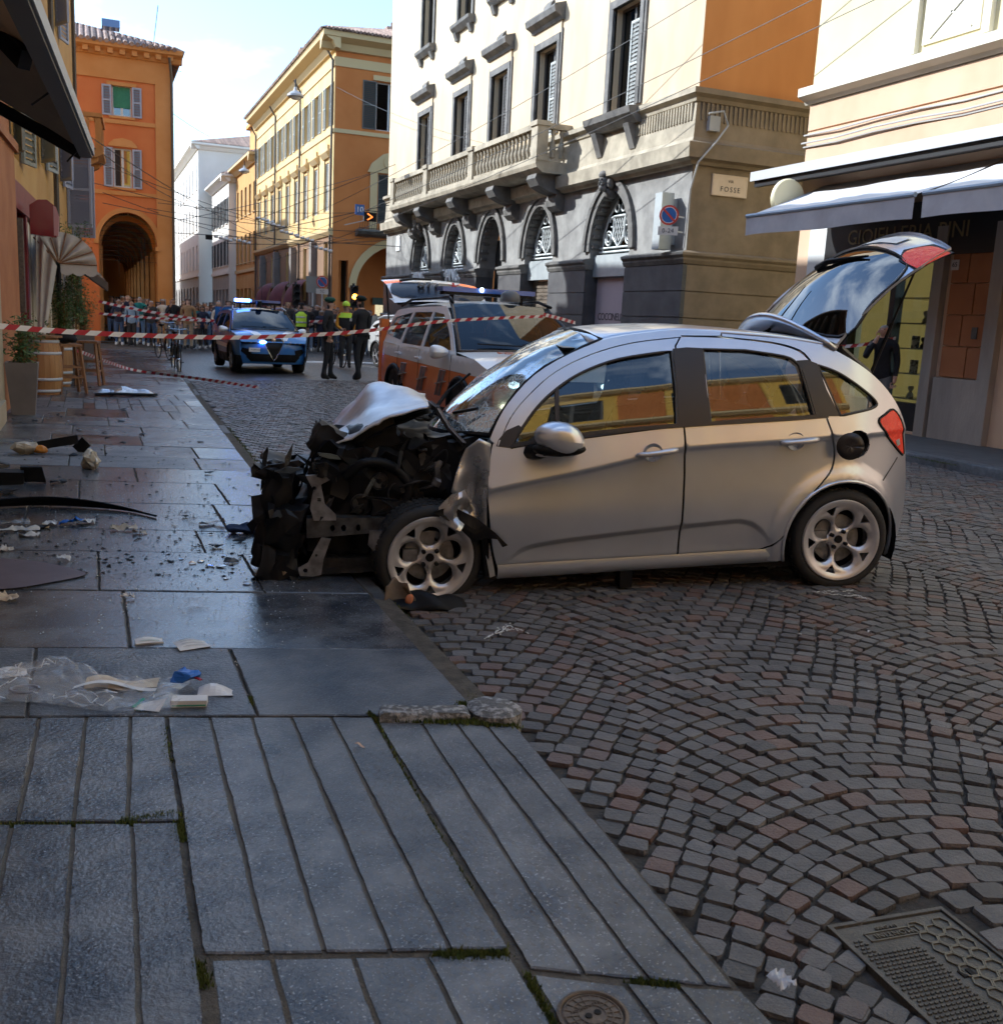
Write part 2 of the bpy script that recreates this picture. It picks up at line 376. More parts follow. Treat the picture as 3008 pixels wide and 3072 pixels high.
# setts, laid in segment arcs
AX, BX = Vector((.22, .975)), Vector((.975, -.22)); WCOL, HC_, RISE, NST = 1.27, .094, .30, 13
def in_view(x, y, z, mx_=.25):
    d = Vector((x, y, z))-CP; k = d.dot(_f)
    if k < .3: return False
    a, b = d.dot(_r)/k, d.dot(_u)/k
    return abs(a) < .501*(1+mx_) and abs(b) < .512*(1+mx_)
MH_C, MH_RZ = Vector((1.915, 1.60)), R(-4)
def in_mh(x, y):
    d = Vector((x, y))-MH_C; c, s_ = math.cos(-MH_RZ), math.sin(-MH_RZ); return abs(c*d.x-s_*d.y) < .20 and abs(s_*d.x+c*d.y) < .25
def sett_shape(L, Wd, full, rnd):
    a, b = L/2-.0045, Wd/2-.0045; k = .010
    if full:
        o = [(-a+k, -b), (a-k, -b), (a, -b+k), (a, b-k), (a-k, b), (-a+k, b), (-a, b-k), (-a, -b+k)]
    else: o = [(-a, -b), (a, -b), (a, b), (-a, b)]
    o = [(x+rnd.uniform(-.0055, .0055), y+rnd.uniform(-.0055, .0055)) for x, y in o]; n = len(o); t = .94 if full else .94
    v = [(x, y, -.05) for x, y in o]+[(x*.995, y*.995, -.010) for x, y in o]+[(x*t, y*t, 0) for x, y in o]
    f = [(i, (i+1) % n, n+(i+1) % n, n+i) for i in range(n)]+[(n+i, n+(i+1) % n, 2*n+(i+1) % n, 2*n+i) for i in range(n)]
    if full: v.append((rnd.uniform(-.01, .01), rnd.uniform(-.01, .01), .0015)); f += [(2*n+i, 2*n+(i+1) % n, 3*n) for i in range(n)]
    else: f.append(tuple(range(2*n, 3*n)))
    return v, f
QS = []
for odd in (0, 1):      # stones get smaller towards the springing of each arc, as pavers lay them
    l = []; q = 0 if odd else .5*1.1*HC_
    while q < WCOL/2+.004:
        c_ = math.cos(math.atan(4*RISE*2*q/WCOL/WCOL)); dq = 1.12*HC_*c_*c_; l.append((q, dq)); q += dq
    QS.append(l+[(-q, d) for q, d in l if q > 0])
rnd = random.Random(3); spots = []
for c in range(-9, 12):
    for k in range(-40, 330):
        for q, dq in QS[k % 2]:
            sl = -2*RISE*2*(2*q/WCOL)/WCOL
            p = k*HC_+RISE*(1-(2*q/WCOL)**2)+rnd.uniform(-.008, .008)
            P = AX*p+BX*(c*WCOL+.57+q)
            x, y = P.x, P.y
            if y < -.4 or y > FARY or x > 9.86 or x < kx(y)+.065: continue
            if in_mh(x, y) or not in_view(x, y, 0, .9 if y < 9 else .25): continue
            spots.append((x, y, math.atan(sl), (Vector((x, y, 0))-CP).length, dq/(WCOL/NST*1.04)))
spots.sort(key=lambda s: s[3])
base_rot = math.atan2(BX.y, BX.x)
vis = [s for s in spots if in_view(s[0], s[1], 0, -.02)]
solo = set(id(s) for s in vis[:300])
shapes = []
for i in range(14):
    v, f = sett_shape(WCOL/NST*1.04, HC_*.97, True, rnd); me = bpy.data.meshes.new('sett'); me.from_pydata(v, [], f); me.materials.append(m_sett); me.update(); shapes.append(me)
stuff = MB()
for s in spots:
    x, y, sl, d, kq = s; ph = base_rot-0+sl; tilt = (rnd.uniform(-.03, .03), rnd.uniform(-.03, .03)); z = road_z(x, y)+rnd.uniform(-.005, .004)
    lenf = kq/math.cos(sl)*rnd.uniform(1.0, 1.08); wf = math.cos(sl)*rnd.uniform(1.02, 1.08)
    if id(s) in solo:
        o = link('sett', shapes[rnd.randrange(14)], road, (x, y, z)); o.rotation_euler = (tilt[0], tilt[1], ph+math.pi*rnd.randrange(2)); o.scale = (lenf, wf, 1)
    else:
        v, f = sett_shape(WCOL/NST*1.04*lenf, HC_*.97*wf, d < 6.5, rnd)
        stuff.x = Matrix.Translation((x, y, z)) @ Euler((tilt[0], tilt[1], ph)).to_matrix().to_4x4(); stuff.add(v, f)
stuff.x = None
tag(stuff.build('sett_paving', m_sett, road, smooth=False), kind='stuff')
print('setts', len(spots))

# pavement on the left
m_bed = mat('pavement_bed', (.05, .043, .034), (.10, .085, .066), 12, .95, bump=.6, bscale=50)
m_slab = mat('granite_slab', (.034, .038, .047), (.148, .148, .148), 4.0, .42, .12, bump=.34, bscale=50, tint=.22, detail=10, lo=.36, hi=.66, speck=((.24, .25, .26), 130, .62), rscale=.55)
m_slabw = mat('granite_slab_wet', (.030, .036, .047), (.115, .122, .133), 4, .24, .06, spec=.75, bump=.14, bscale=60, tint=.18, detail=10, lo=.36, hi=.66, speck=((.22, .23, .25), 130, .64), rscale=.9)
m_groove = mat('slab_groove_dirt', (.12, .10, .078), (.16, .138, .105), 14, .95, bump=.4, bscale=90)
def wall_x(Y): return -1.05 if Y < 14.2 else -1.05+.045*(Y-14.2)
pb = MB()
yy = [-20, -2, 0, 1.64, 3.2, 5, 9.5, 15.7, 18.7, 25, 33.5, 39.5, 60, 200]
for a, b in zip(yy, yy[1:]):
    lx = lambda Y: -1.6 if Y < 36 else -6
    pb.add([(lx(a), a, -.011), (kx(a), a, -.011), (kx(b), b, -.011), (lx(b), b, -.011), (kx(a), a, -.16), (kx(b), b, -.16)], [(0, 1, 2, 3), (1, 4, 5, 2)])
pave = tag(pb.build('pavement', m_bed), kind='structure')
def jag(poly, step=.1, a=.004):
    return [(x+a*(noise.noise(Vector((x*6, y*6, 1.3)))*.9+noise.noise(Vector((x*37, y*37, 2)))*1.1), y+a*(noise.noise(Vector((x*6, y*6, 7.7)))*.9+noise.noise(Vector((x*37, y*37, 5)))*1.1)) for x, y in dens(poly, step)]
def slab_add(mb, poly, z=0., dz=.05, bev=.006, a=.004):
    p = jag(poly, .03 if poly[0][1] < 7 else .15, a); n = len(p); cx = sum(q[0] for q in p)/n; cy_ = sum(q[1] for q in p)/n
    def ins(q, d):
        v = Vector((cx-q[0], cy_-q[1])); L = v.length or 1; return (q[0]+v.x/L*d, q[1]+v.y/L*d)
    i1 = [ins(q, bev) for q in p]
    zz = lambda q: z+.003*noise.noise(Vector((q[0]*1.7, q[1]*1.7, 3)))
    vs = [(q[0], q[1], z-dz) for q in p]+[(q[0], q[1], zz(q)-bev*.7) for q in p]+[(q[0], q[1], zz(q)) for q in i1]
    fs = [(i, (i+1) % n, n+(i+1) % n, n+i) for i in range(n)]+[(n+i, n+(i+1) % n, 2*n+(i+1) % n, 2*n+i) for i in range(n)]+[tuple(range(2*n, 3*n))]
    mb.add(vs, fs)
def inset(poly, d):
    n = len(poly); out = []
    for i in range(n):
        a, b, c = Vector(poly[i-1]), Vector(poly[i]), Vector(poly[(i+1) % n])
        e1, e2 = (b-a).normalized(), (c-b).normalized(); n1, n2 = Vector((-e1.y, e1.x)), Vector((-e2.y, e2.x)); m_ = (n1+n2); m_ = m_/max(.3, m_.length_squared)*2 if m_.length > .01 else n1
        out.append(tuple(b+m_*d))
    return out
TL = .262
rows = [3.64, 4.42, 5.36, 6.24, 6.89, 7.86, 8.83, 9.61, 10.33, 11.17, 11.97, 12.9, 13.9, 14.95, 15.9, 16.85, 17.9, 19.0, 20.2, 21.5, 23, 24.6, 26.4, 28.4, 30.5, 32.8, 35.2]
joints = {0: [-.24, .535], 1: [.13], 2: [.02, .82], 3: [-.6, .62], 4: [-.43, .83], 5: [-.1, .95], 6: [-.55, .35], 7: [-.2, .92], 8: [.12, .97], 9: [-.4, .5], 10: [-.2, .55], 11: [-.55, .2, 1.1], 12: [-.3, .45, 1.0]}
wet = mat
rj = random.Random(11)
for i, (a, b) in enumerate(zip(rows, rows[1:])):
    js = joints.get(i) or sorted([rj.uniform(-.8, -.1), rj.uniform(.3, 1.3)])
    if i in (13, 14):      # two courses of little panels by the crash debris
        js = [-.75, -.55, -.35, -.1, .06, .22, .38, .54, .7, .95, 1.15, 1.35]
    xs = [-1.45]+js+[99]
    for x0, x1 in zip(xs, xs[1:]):
        r1, r2 = (x1, x1) if x1 < 50 else (kx(a)-.09, kx(b)-.09)
        if r1 < x0+.05: continue
        poly = [(x0, a-TL*x0), (r1, a-TL*r1), (r2, b-TL*r2), (x0, b-TL*x0)]
        if x1 > 50:
            yl, yh = poly[1][1], poly[2][1]; poly[1] = (kx(yl)-.09, yl); poly[2] = (kx(yh)-.09, yh)
        s_ = MB(); slab_add(s_, inset(poly, .004+.003*rj.random()), rj.uniform(-.003, .002))
        s_.build('paving_slab', m_slabw if 1 <= i <= 6 or rj.random() < .15 else m_slab, pave)
def groove_slab(poly, cuts, z=0.):
    """slab with chiselled channels: strips of stone over a dirty bed"""
    s_ = MB(); s_.mat(1)
    pp = inset(poly, .012); n = len(pp); s_.add([(x, y, -.06) for x, y in pp]+[(x, y, z-.0065) for x, y in pp], [tuple(range(n, 2*n))]+[(i, (i+1) % n, n+(i+1) % n, n+i) for i in range(n)])
    s_.mat(0); (xa, ya), (xb, yb), (xc, yc), (xd, yd) = poly      # bottom-left, bottom-right, top-right, top-left
    e = [(0, 0)]+cuts+[(1, 1)]
    for (b0, t0), (b1, t1) in zip(e, e[1:]):
        L = lambda f: (xa+(xb-xa)*f, ya+(yb-ya)*f); T = lambda f: (xd+(xc-xd)*f, yd+(yc-yd)*f)
        g_ = .0058
        q = [L(b0), L(b1), T(t1), T(t0)]
        q = [(q[0][0]+(g_ if b0 else 0), q[0][1]), (q[1][0]-(g_ if b1 < 1 else 0), q[1][1]), (q[2][0]-(g_ if b1 < 1 else 0), q[2][1]), (q[3][0]+(g_ if b0 else 0), q[3][1])]
        slab_add(s_, q, z, .05, .005, .003)
    return s_.build('paving_slab', [m_slab, m_groove], pave)
ev = lambda n: [(i/n, i/n) for i in range(1, n)]
rl = lambda x: 3.63-TL*x
groove_slab([(-1.4, 3.235), (.205, 2.79), (.217, rl(.217)), (-1.4, rl(-1.4))], [(.16, .16), (.33, .33), (.52, .52), (.735, .745), (.825, .84), (.915, .93)])
groove_slab([(-1.4, 1.0), (.165, .8), (.198, 2.775), (-1.4, 3.22)], [(.2, .2), (.39, .39), (.56, .56), (.72, .73), (.82, .83), (.92, .925)])
groove_slab([(.210, 2.145), (.878, 1.945), (.928, rl(.928)-.005), (.230, rl(.230))], [(.205, .2), (.39, .405), (.61, .60), (.81, .80)], -.002)
groove_slab([(.185, .8), (.866, .8), (.872, 1.928), (.225, 2.125)], [(.22, .2), (.48, .47), (.74, .72)], -.008)
groove_slab([(.905, 1.86), (1.315, 1.66), (1.415, 3.2), (.945, 3.33)], [(.26, .31), (.58, .575), (.87, .79)], -.004)
groove_slab([(1.08, .8), (1.33, .8), (1.325, 1.642), (1.09, 1.745)], [(.45, .45)], -.006)
s_ = MB(); slab_add(s_, [(.875, .8), (1.07, .8), (1.08, 1.745), (.9, 1.845)], -.01); s_.build('paving_slab', m_slab, pave)
# strip of stone along the step beside the granite kerb end
s_ = MB(); slab_add(s_, [(.94, 3.42), (1.3, 3.33), (1.33, 3.385), (.94, 3.475)], -.006); s_.build('paving_slab', m_slab, pave)
# kerb stones
m_kerb = mat('kerb_granite', (.075, .076, .078), (.12, .12, .118), 14, .6, bump=.5, bscale=80, tint=.12)
y = 3.5; rk = random.Random(5)
while y < 36:
    L = rk.uniform(.75, 1.15)*(1 if y < 14 else 1.7); y1 = y+L; s_ = MB()
    slab_add(s_, inset([(kx(y)-.085, y), (kx(y)+.002, y), (kx(y1)+.002, y1), (kx(y1)-.085, y1)], .004), -.012+rk.uniform(-.004, .002), .12, .012, .003)
    s_.build('kerb_stone', m_kerb, pave); y = y1
m_wgran = mat('pale_granite', (.34, .33, .32), (.12, .115, .11), 38, .75, bump=.9, bscale=45, lo=.42, hi=.52)
s_ = MB(); slab_add(s_, [(.945, 3.335), (1.27, 3.245), (1.285, 3.33), (.97, 3.418)], .03, .09, .015, .006); s_.build('kerb_end_stone', m_wgran, pave, auto=50)
s_ = MB(); slab_add(s_, crv([(1.29, 3.245), (1.39, 3.185), (1.47, 3.235), (1.475, 3.33), (1.40, 3.40), (1.30, 3.375)], 4, True), .035, .12, .02, .006); s_.build('kerb_end_stone', m_wgran, pave, auto=50)
# moss in the joints
m_moss = mat('moss', (.05, .075, .012), (.11, .13, .025), 30, .95, tint=.3)
def tufts(pts, n, spread, name='moss', h=.014):
    b = MB(); r_ = random.Random(len(pts)*7+n)
    for _ in range(n):
        i = r_.randrange(len(pts)-1); t = r_.random(); p = Vector(pts[i]).lerp(Vector(pts[i+1]), t)
        x, y, z = p.x+r_.gauss(0, spread), p.y+r_.gauss(0, spread), p.z; a = r_.uniform(0, 6.28); l = h*r_.uniform(.4, 1.2); wd = .004
        b.add([(x-wd*math.cos(a), y-wd*math.sin(a), z-.004), (x+wd*math.cos(a), y+wd*math.sin(a), z-.004), (x+r_.uniform(-.006, .006), y+r_.uniform(-.006, .006), z+l)], [(0, 1, 2)])
    return b
mossb = MB()
for pts, n, sp in [([(1.37, 3.45, -.02), (1.40, 3.75, -.03), (1.41, 4.15, -.03), (1.42, 4.7, -.03), (1.43, 5.1, -.03)], 2600, .014), ([(1.0, 3.34, 0), (1.26, 3.24, 0), (1.42, 3.17, -.01)], 1500, .012), ([(1.28, 3.33, .0), (1.30, 3.42, 0)], 260, .012),
                   ([(.93, 3.42, 0), (.94, 3.33, -.005), (.9, 2.6, -.01), (.885, 2.2, -.01)], 420, .004), ([(.21, 3.52, -.01), (.205, 3.2, -.01)], 260, .006), ([(.2, 2.84, -.01), (.05, 2.83, -.008)], 800, .010), ([(.205, 2.8, -.01), (.2, 2.68, -.01)], 420, .009), ([(-.02, 2.84, -.008), (-.4, 2.95, -.008)], 420, .004),
                   ([(.19, 2.12, -.01), (.2, 2.03, -.01)], 260, .008), ([(.72, 1.98, -.01), (.87, 1.93, -.012)], 900, .010), ([(.89, 1.85, -.012), (.87, 1.6, -.012)], 500, .006), ([(1.1, 1.75, -.01), (1.2, 1.7, -.01)], 320, .006), ([(.54, 3.7, -.01), (.53, 3.62, -.01)], 200, .006),
                   ([(1.5, 10, -.03), (1.6, 13, -.03)], 500, .02), ([(9.9, 9.2, -.0), (9.95, 10.2, -.0)], 1500, .05)]:
    q = tufts(pts, n, sp); mossb.add(q.v, q.f)
tag(mossb.build('moss', m_moss), 'green moss growing in the joints of slabs and kerb', 'moss', kind='stuff')

# rectangular cast iron cover in the setts
m_iron = mat('cast_iron', (.085, .078, .066), (.125, .115, .098), 12, .5, .62, metal=.35, bump=.35, bscale=90)
m_ironl = mat('worn_iron_edges', (.12, .11, .09), (.17, .155, .12), 20, .5, metal=.3)
cov = thing('cast_iron_cover', 'rectangular cast iron inspection cover with raised hexagons set among the cobbles', 'manhole cover', (MH_C.x, MH_C.y, -.060), MH_RZ)
hw, hh = .185, .235
fr = MB(); [fr.bb(a, b, c, d, -.04, .004) for a, b, c, d in ((-hw, hw, -hh, -hh+.012), (-hw, hw, hh-.012, hh), (-hw, -hw+.012, -hh+.012, hh-.012), (hw-.012, hw, -hh+.012, hh-.012))]; fr.build('frame', m_iron, cov)
pl = MB(); pl.bb(-hw+.015, hw-.015, -hh+.015, hh-.015, -.04, -.002)
pl.build('plate', m_iron, cov)
dt = MB(); hx = MB()
for i in range(13):
    for j in range(26):
        x, y = -.16+i*.0145+(j % 2)*.007, -.205+j*.0145
        if x > .0 or (y > .11 and x > -.13): continue
        dt.bb(x-.0045, x+.0045, y-.0028, y+.0028, -.003, .0025)
dt.build('stud_pattern', m_iron, cov)
for i in range(4):
    for j in range(9):
        cx, cy_ = .05+i*.04, -.195+j*.046+(i % 2)*.023; rr_ = .024
        for k in range(0, 6):
            a, b = math.pi/3*k, math.pi/3*(k+1)
            if cx+rr_ > hw-.02 or cy_+rr_ > hh-.02: continue
            hx.bar((cx+rr_*math.cos(a), cy_+rr_*math.sin(a), 0), (cx+rr_*math.cos(b), cy_+rr_*math.sin(b), 0), .0035, .006)
hx.build('hexagon_ribs', m_ironl, cov)
ki = MB(); ki.bb(.02, .034, -.03, -.005, -.004, .0025); ki.bb(.044, .058, -.03, -.005, -.004, .0025); ki.build('key_hole', mat('black_hole', (.004, .004, .004), rough=.9), cov)
text('lettering', 'MONTINI', .026, m_ironl, cov, (-.03, .165, .001), (0, 0, R(180)), spacing=1.1)
text('lettering', '1/4 D400', .018, m_ironl, cov, (-.03, .195, .001), (0, 0, R(180)))
bx = MB(); [bx.bb(*q, -.003, .002) for q in ((-.11, .05, .148, .151), (-.11, .05, .18, .183), (-.11, -.107, .148, .183), (.047, .05, .148, .183))]; bx.build('lettering_border', m_ironl, cov)
# round cover
rc = thing('round_valve_cover', 'small round rusty valve cover with two key holes at the pavement edge', 'valve cover', (.967, 1.672, -.004), R(10))
MB().lathe([(.078, -.02), (.078, .004), (.071, .006), (.068, .002), (.068, -.02)], n=40).build('rim', mat('rusty_iron', (.10, .075, .055), (.16, .12, .085), 25, .6, metal=.3, bump=.3, bscale=90), rc, auto=35)
MB().lathe([(.066, -.02), (.066, .001), (.0, .0015)], n=40, cap=False).build('lid', mat('rusty_iron'), rc, auto=35)
sp = MB()
for k in range(18):
    a = 2*math.pi*k/18; sp.bar((.03*math.cos(a), .03*math.sin(a), .002), (.064*math.cos(a), .064*math.sin(a), .002), .002, .003)
for q in (.03, .045, .062): sp.lathe([(q-.0012, .0), (q-.0012, .0035), (q+.0012, .0035), (q+.0012, 0)], n=36, cap=False)
sp.build('radial_ribs', mat('rusty_iron'), rc)
kh = MB(); kh.lathe([(.008, 0), (.008, .0042)], (-.011, .0, 0), 12); kh.lathe([(.008, 0), (.008, .0042)], (.013, .0, 0), 12); kh.build('key_hole', mat('black_hole'), rc)
text('lettering', 'ACQUEDOTTO', .0115, mat('rusty_iron'), rc, (0, .025, .002), (0, 0, 0), ext=.0015)

# pavement and kerb on the right
rp_ = MB(); rp_.bb(9.95, 12.0, -30, 15.6, -.2, .03); rp_.bb(9.95, 12.0, 19.2, 200, -.2, .03)
rpv = tag(rp_.build('pavement_right', mat('asphalt_pavement', (.075, .072, .068), (.105, .10, .095), 5, .75, bump=.4, bscale=80)), kind='structure')
y = 2.0
while y < 15.3:
    L = rk.uniform(1.0, 1.5); s_ = MB(); slab_add(s_, inset([(9.86, y), (10.1, y), (10.1, y+L), (9.86, y+L)], .006), .045, .2, .025, .006); s_.build('kerb_stone', m_kerb, rpv, auto=50); y += L
sr = MB(); sr.bb(9.95, 60, 15.6, 19.2, -.2, -.03); tag(sr.build('side_street', mat('asphalt_pavement')), kind='structure')
# white band laid across the road, with two gaps
wl = MB(); n = 14
for i in range(n):
    a, b = i/n, (i+1)/n
    if i in (5, 9): continue
    P = lambda t: (3.9+4.6*t, 28.9+2.0*t)
    (x0, y0), (x1, y1) = P(a), P(b); z = road_z(x0, y0)+.006
    wl.add([(x0, y0-.35, z), (x1, y1-.35, road_z(x1, y1)+.006), (x1, y1+.35, road_z(x1, y1)+.006), (x0, y0+.35, z)], [(0, 1, 2, 3)])
wl.build('white_road_band', mat('band_white', (.72, .72, .70), (.6, .6, .58), 6, .6), road)
# ================================================================ buildings
class Fac:
    """a facade plane: u along it, z up, d outwards"""
    def __init__(s, O, U, N): s.O = Vector(O); s.U = Vector(U); s.N = Vector(N)
    def p(s, u, z, d=0): return s.O+s.U*u+Vector((0, 0, z))+s.N*d
    def flip(s): return s.U.cross(Vector((0, 0, 1))).dot(s.N) < 0
    def box(s, mb, u0, u1, z0, z1, d0, d1):
        q = [(u0, z0), (u1, z0), (u1, z1), (u0, z1)]
        vs = [s.p(a, b, d0) for a, b in q]+[s.p(a, b, d1) for a, b in q]
        fs = [(3, 2, 1, 0), (4, 5, 6, 7), (0, 1, 5, 4), (1, 2, 6, 5), (2, 3, 7, 6), (3, 0, 4, 7)]
        if s.flip(): fs = [tuple(reversed(f)) for f in fs]
        mb.add(vs, fs); return mb
    def sheet(s, mb, outer, holes=(), d=0, thick=.25, step=1e3):
        v, f = cdt(outer, holes, step)
        if s.flip(): f = [tuple(reversed(t)) for t in f]
        P = [s.p(a, b, d) for a, b in v]; Q = [s.p(a, b, d-thick) for a, b in v]; n = len(P); cnt = {}
        for t in f:
            for i in range(len(t)): cnt[(t[i], t[(i+1) % len(t)])] = 1
        rim = [(a, b) for a, b in cnt if (b, a) not in cnt]
        mb.add(P+Q, list(f)+[tuple(reversed([i+n for i in t])) for t in f]+[(b, a, a+n, b+n) for a, b in rim]); return mb
    def prof(s, mb, u0, u1, pts, mitre=0):
        """moulding: closed profile pts (d,z) run from u0 to u1; mitre cuts the u0 end for a corner"""
        n = len(pts); vs = [s.p(u0-mitre*d, z, d) for d, z in pts]+[s.p(u1, z, d) for d, z in pts]
        fs = [tuple(range(n)), tuple(reversed(range(n, 2*n)))]+[((i+1) % n, i, n+i, n+(i+1) % n) for i in range(n)]
        mb.add(vs, fs); return mb
def arch(u, w, z0, zs, n=14, rise=None):
    r = w/2; rise = rise or r
    return [(u-r, z0), (u+r, z0)]+[(u+r*math.cos(a), zs+rise*math.sin(a)) for a in [math.pi*i/n for i in range(n+1)]]
def rect(u0, u1, z0, z1): return [(u0, z0), (u1, z0), (u1, z1), (u0, z1)]
m_pane = glass('window_pane', (.05, .06, .07), 1.8)
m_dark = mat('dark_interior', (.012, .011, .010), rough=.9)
m_wframe = mat('window_frame_white', (.62, .6, .56), rough=.5)
m_wframe_b = mat('window_frame_brown', (.10, .085, .07), rough=.5)
def louvre(fac, mb, u0, u1, z0, z1, d0, d1, n=None, fr=.06):
    """louvred shutter leaf lying in the facade plane between d0 and d1"""
    for q in ((u0, u0+fr, z0, z1), (u1-fr, u1, z0, z1), (u0+fr, u1-fr, z0, z0+fr), (u0+fr, u1-fr, z1-fr, z1), (u0+fr, u1-fr, (z0+z1)/2-fr/2, (z0+z1)/2+fr/2)): fac.box(mb, *q, d0, d1)
    n = n or max(6, int((z1-z0)/.09)); h = (z1-z0)/n
    for i in range(n):
        z = z0+i*h+.01; a = [fac.p(u0+fr, z, d1-.004), fac.p(u1-fr, z, d1-.004), fac.p(u1-fr, z+h*.95, d0+.004), fac.p(u0+fr, z+h*.95, d0+.004)]
        mb.add(a, [(0, 1, 2, 3), (3, 2, 1, 0)])
def window(fac, par, u, z0, w, h, depth=.22, frame=None, pane=None, sill=None, leafs=2, bars=1, shut=None, shut_m=None, surround=None, sm=None, name='window', sillz=.08, blind=None):
    """opening already cut in the wall: frame, panes, sill, shutters folded back or closed"""
    b = MB(); f = .055; fac.box(b, u-w/2, u-w/2+f, z0, z0+h, -depth, -depth+.06); fac.box(b, u+w/2-f, u+w/2, z0, z0+h, -depth, -depth+.06); fac.box(b, u-w/2+f, u+w/2-f, z0+h-f, z0+h, -depth, -depth+.06); fac.box(b, u-w/2+f, u+w/2-f, z0, z0+f, -depth, -depth+.06)
    for i in range(1, leafs): c = u-w/2+w*i/leafs; fac.box(b, c-.04, c+.04, z0+f, z0+h-f, -depth, -depth+.062)
    for i in range(1, bars+1): c = z0+h*i/(bars+1); fac.box(b, u-w/2+f, u+w/2-f, c-.02, c+.02, -depth, -depth+.05)
    root = b.build(name, frame or m_wframe, par)
    g = MB(); fac.box(g, u-w/2+.02, u+w/2-.02, z0+.02, z0+h-.02, -depth-.012, -depth+.012); g.build('pane', pane or m_pane, root)
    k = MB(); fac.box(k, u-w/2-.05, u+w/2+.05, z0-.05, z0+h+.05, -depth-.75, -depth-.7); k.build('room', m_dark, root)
    if sill: k = MB(); fac.box(k, u-w/2-.12, u+w/2+.12, z0-sillz, z0, -depth, sill); k.build('sill', sm, root)
    if shut == 'open':
        for s in (-1, 1):
            k = MB(); a, c = sorted((u+s*(w/2+.02), u+s*(w/2+.02+w/2))); louvre(fac, k, a, c, z0, z0+h, .015, .055); k.build('shutter', shut_m, root)
    if shut == 'closed':
        for s in (-1, 1):
            k = MB(); a, c = sorted((u, u+s*(w/2-.01))); louvre(fac, k, a, c, z0+.01, z0+h-.01, -.09, -.05); k.build('shutter', shut_m, root)
    if surround:
        k = MB()
        for q in ((u-w/2-surround, u-w/2, z0, z0+h), (u+w/2, u+w/2+surround, z0, z0+h), (u-w/2-surround, u+w/2+surround, z0+h, z0+h+surround)): fac.box(k, *q, -.02, .045)
        k.build('surround', sm, root)
    return root
def tiles_roof(par, x0, x1, y0, y1, ze, zr, ridge='Y', m=None, over=.5, sides=(1, 1, 1, 1)):
    """hipped roof of curved tiles; rows of half-round tiles as real relief"""
    b = MB(); x0 -= over; x1 += over; y0 -= over; y1 += over; h = zr-ze; rx = min(x1-x0, y1-y0)/2
    P = [(x0, y0, ze), (x1, y0, ze), (x1, y1, ze), (x0, y1, ze)]
    if x1-x0 < y1-y0: A, B = ((x0+x1)/2, y0+rx, zr), ((x0+x1)/2, y1-rx, zr); F = [(P[0], P[1], A, A), (P[1], P[2], B, A), (P[2], P[3], B, B), (P[3], P[0], A, B)]
    else: A, B = (x0+rx, (y0+y1)/2, zr), (x1-rx, (y0+y1)/2, zr); F = [(P[0], P[1], B, A), (P[1], P[2], B, B), (P[2], P[3], A, B), (P[3], P[0], A, A)]
    tl = MB()
    for (a, c, d, e) in F:
        a, c, d, e = map(Vector, (a, c, d, e)); b.add([a, c, d, e], [(0, 1, 2, 3)])
        n = int((c-a).length/.2); nn = (c-a).cross(e-a).normalized(); ed = (c-a)/n
        for i in range(n):
            t = (i+.5)/n; s0 = a.lerp(c, t); up_ = (e+d)/2-(a+c)/2
            uu = ((e-a)-((c-a).normalized()*(e-a).dot((c-a).normalized()))).normalized(); Lm = ((e-a)-((c-a).normalized()*(e-a).dot((c-a).normalized()))).length
            # length limited by the hips
            pa, pe, pd = 0, (e-a).dot((c-a).normalized()), (d-a).dot((c-a).normalized()); W_ = (c-a).length; x = t*W_
            lim = min(1, x/max(pe, 1e-6) if pe > 1e-6 else 1, (W_-x)/max(W_-pd, 1e-6) if W_-pd > 1e-6 else 1)
            if lim*Lm < .2: continue
            tl.tube([s0+nn*.02-uu*.06, s0+uu*Lm*lim+nn*.02], [.08, .068], 6)
    r = b.build('roof', m, par); tl.build('roof_tile_rows', m, r); return r

# ---------------------------------------------------------------- cream palazzo (right side of the street)
m_cream = mat('cream_plaster', (.60, .455, .275), (.70, .55, .36), .9, .85, bump=.12, bscale=30, stretch=(1, 1, .35), lo=.3, hi=.6)
m_sideor = mat('orange_plaster', (.50, .185, .042), (.60, .24, .062), .8, .85, bump=.12, bscale=30, stretch=(1, 1, .35), lo=.3, hi=.6)
m_lime = mat('limestone', (.30, .255, .18), (.50, .43, .31), 1.8, .8, bump=.3, bscale=30)
m_grey = mat('grey_stone', (.20, .19, .175), (.34, .325, .295), 1.6, .8, bump=.3, bscale=25)
m_trim = mat('dark_trim_stone', (.10, .094, .085), (.19, .175, .155), 3, .75, bump=.3, bscale=30)
m_plinth = mat('plinth_granite', (.06, .057, .058), (.095, .09, .088), 2.5, .55, bump=.25, bscale=60, speck=((.2, .19, .18), 120, .62))
m_brownst = mat('brown_stone', (.20, .145, .09), (.28, .205, .13), 1.8, .8, bump=.3, bscale=35)
m_iron_w = mat('pale_ironwork', (.62, .64, .62), rough=.5, metal=.2)
CX, CY0, CY1 = 12.0, 19.2, 43.2
pal = thing('cream_palazzo', 'cream plaster corner palazzo with stone arcade, long balustrade balcony and orange side wall', 'building', (CX, CY0, 0))
Fw = Fac((0, CY0, 0), (0, 1, 0), (-1, 0, 0)); Fs = Fac((0, 0, 0), (1, 0, 0), (0, -1, 0))
AC = [(22.75, 2.05, 3.2, 4.75), (27.05, 1.95, 3.2, 4.75), (30.8, 1.95, 3.2, 4.75), (34.35, 1.9, 3.2, 4.75), (38.2, 1.9, 3.2, 4.75)]   # arch centres along Y
WC = [(22.55, 1.35), (27.1, 1.35), (30.6, 1.35), (34.1, 1.35), (38.2, 1.35)]
u_ = lambda Y: Y-CY0
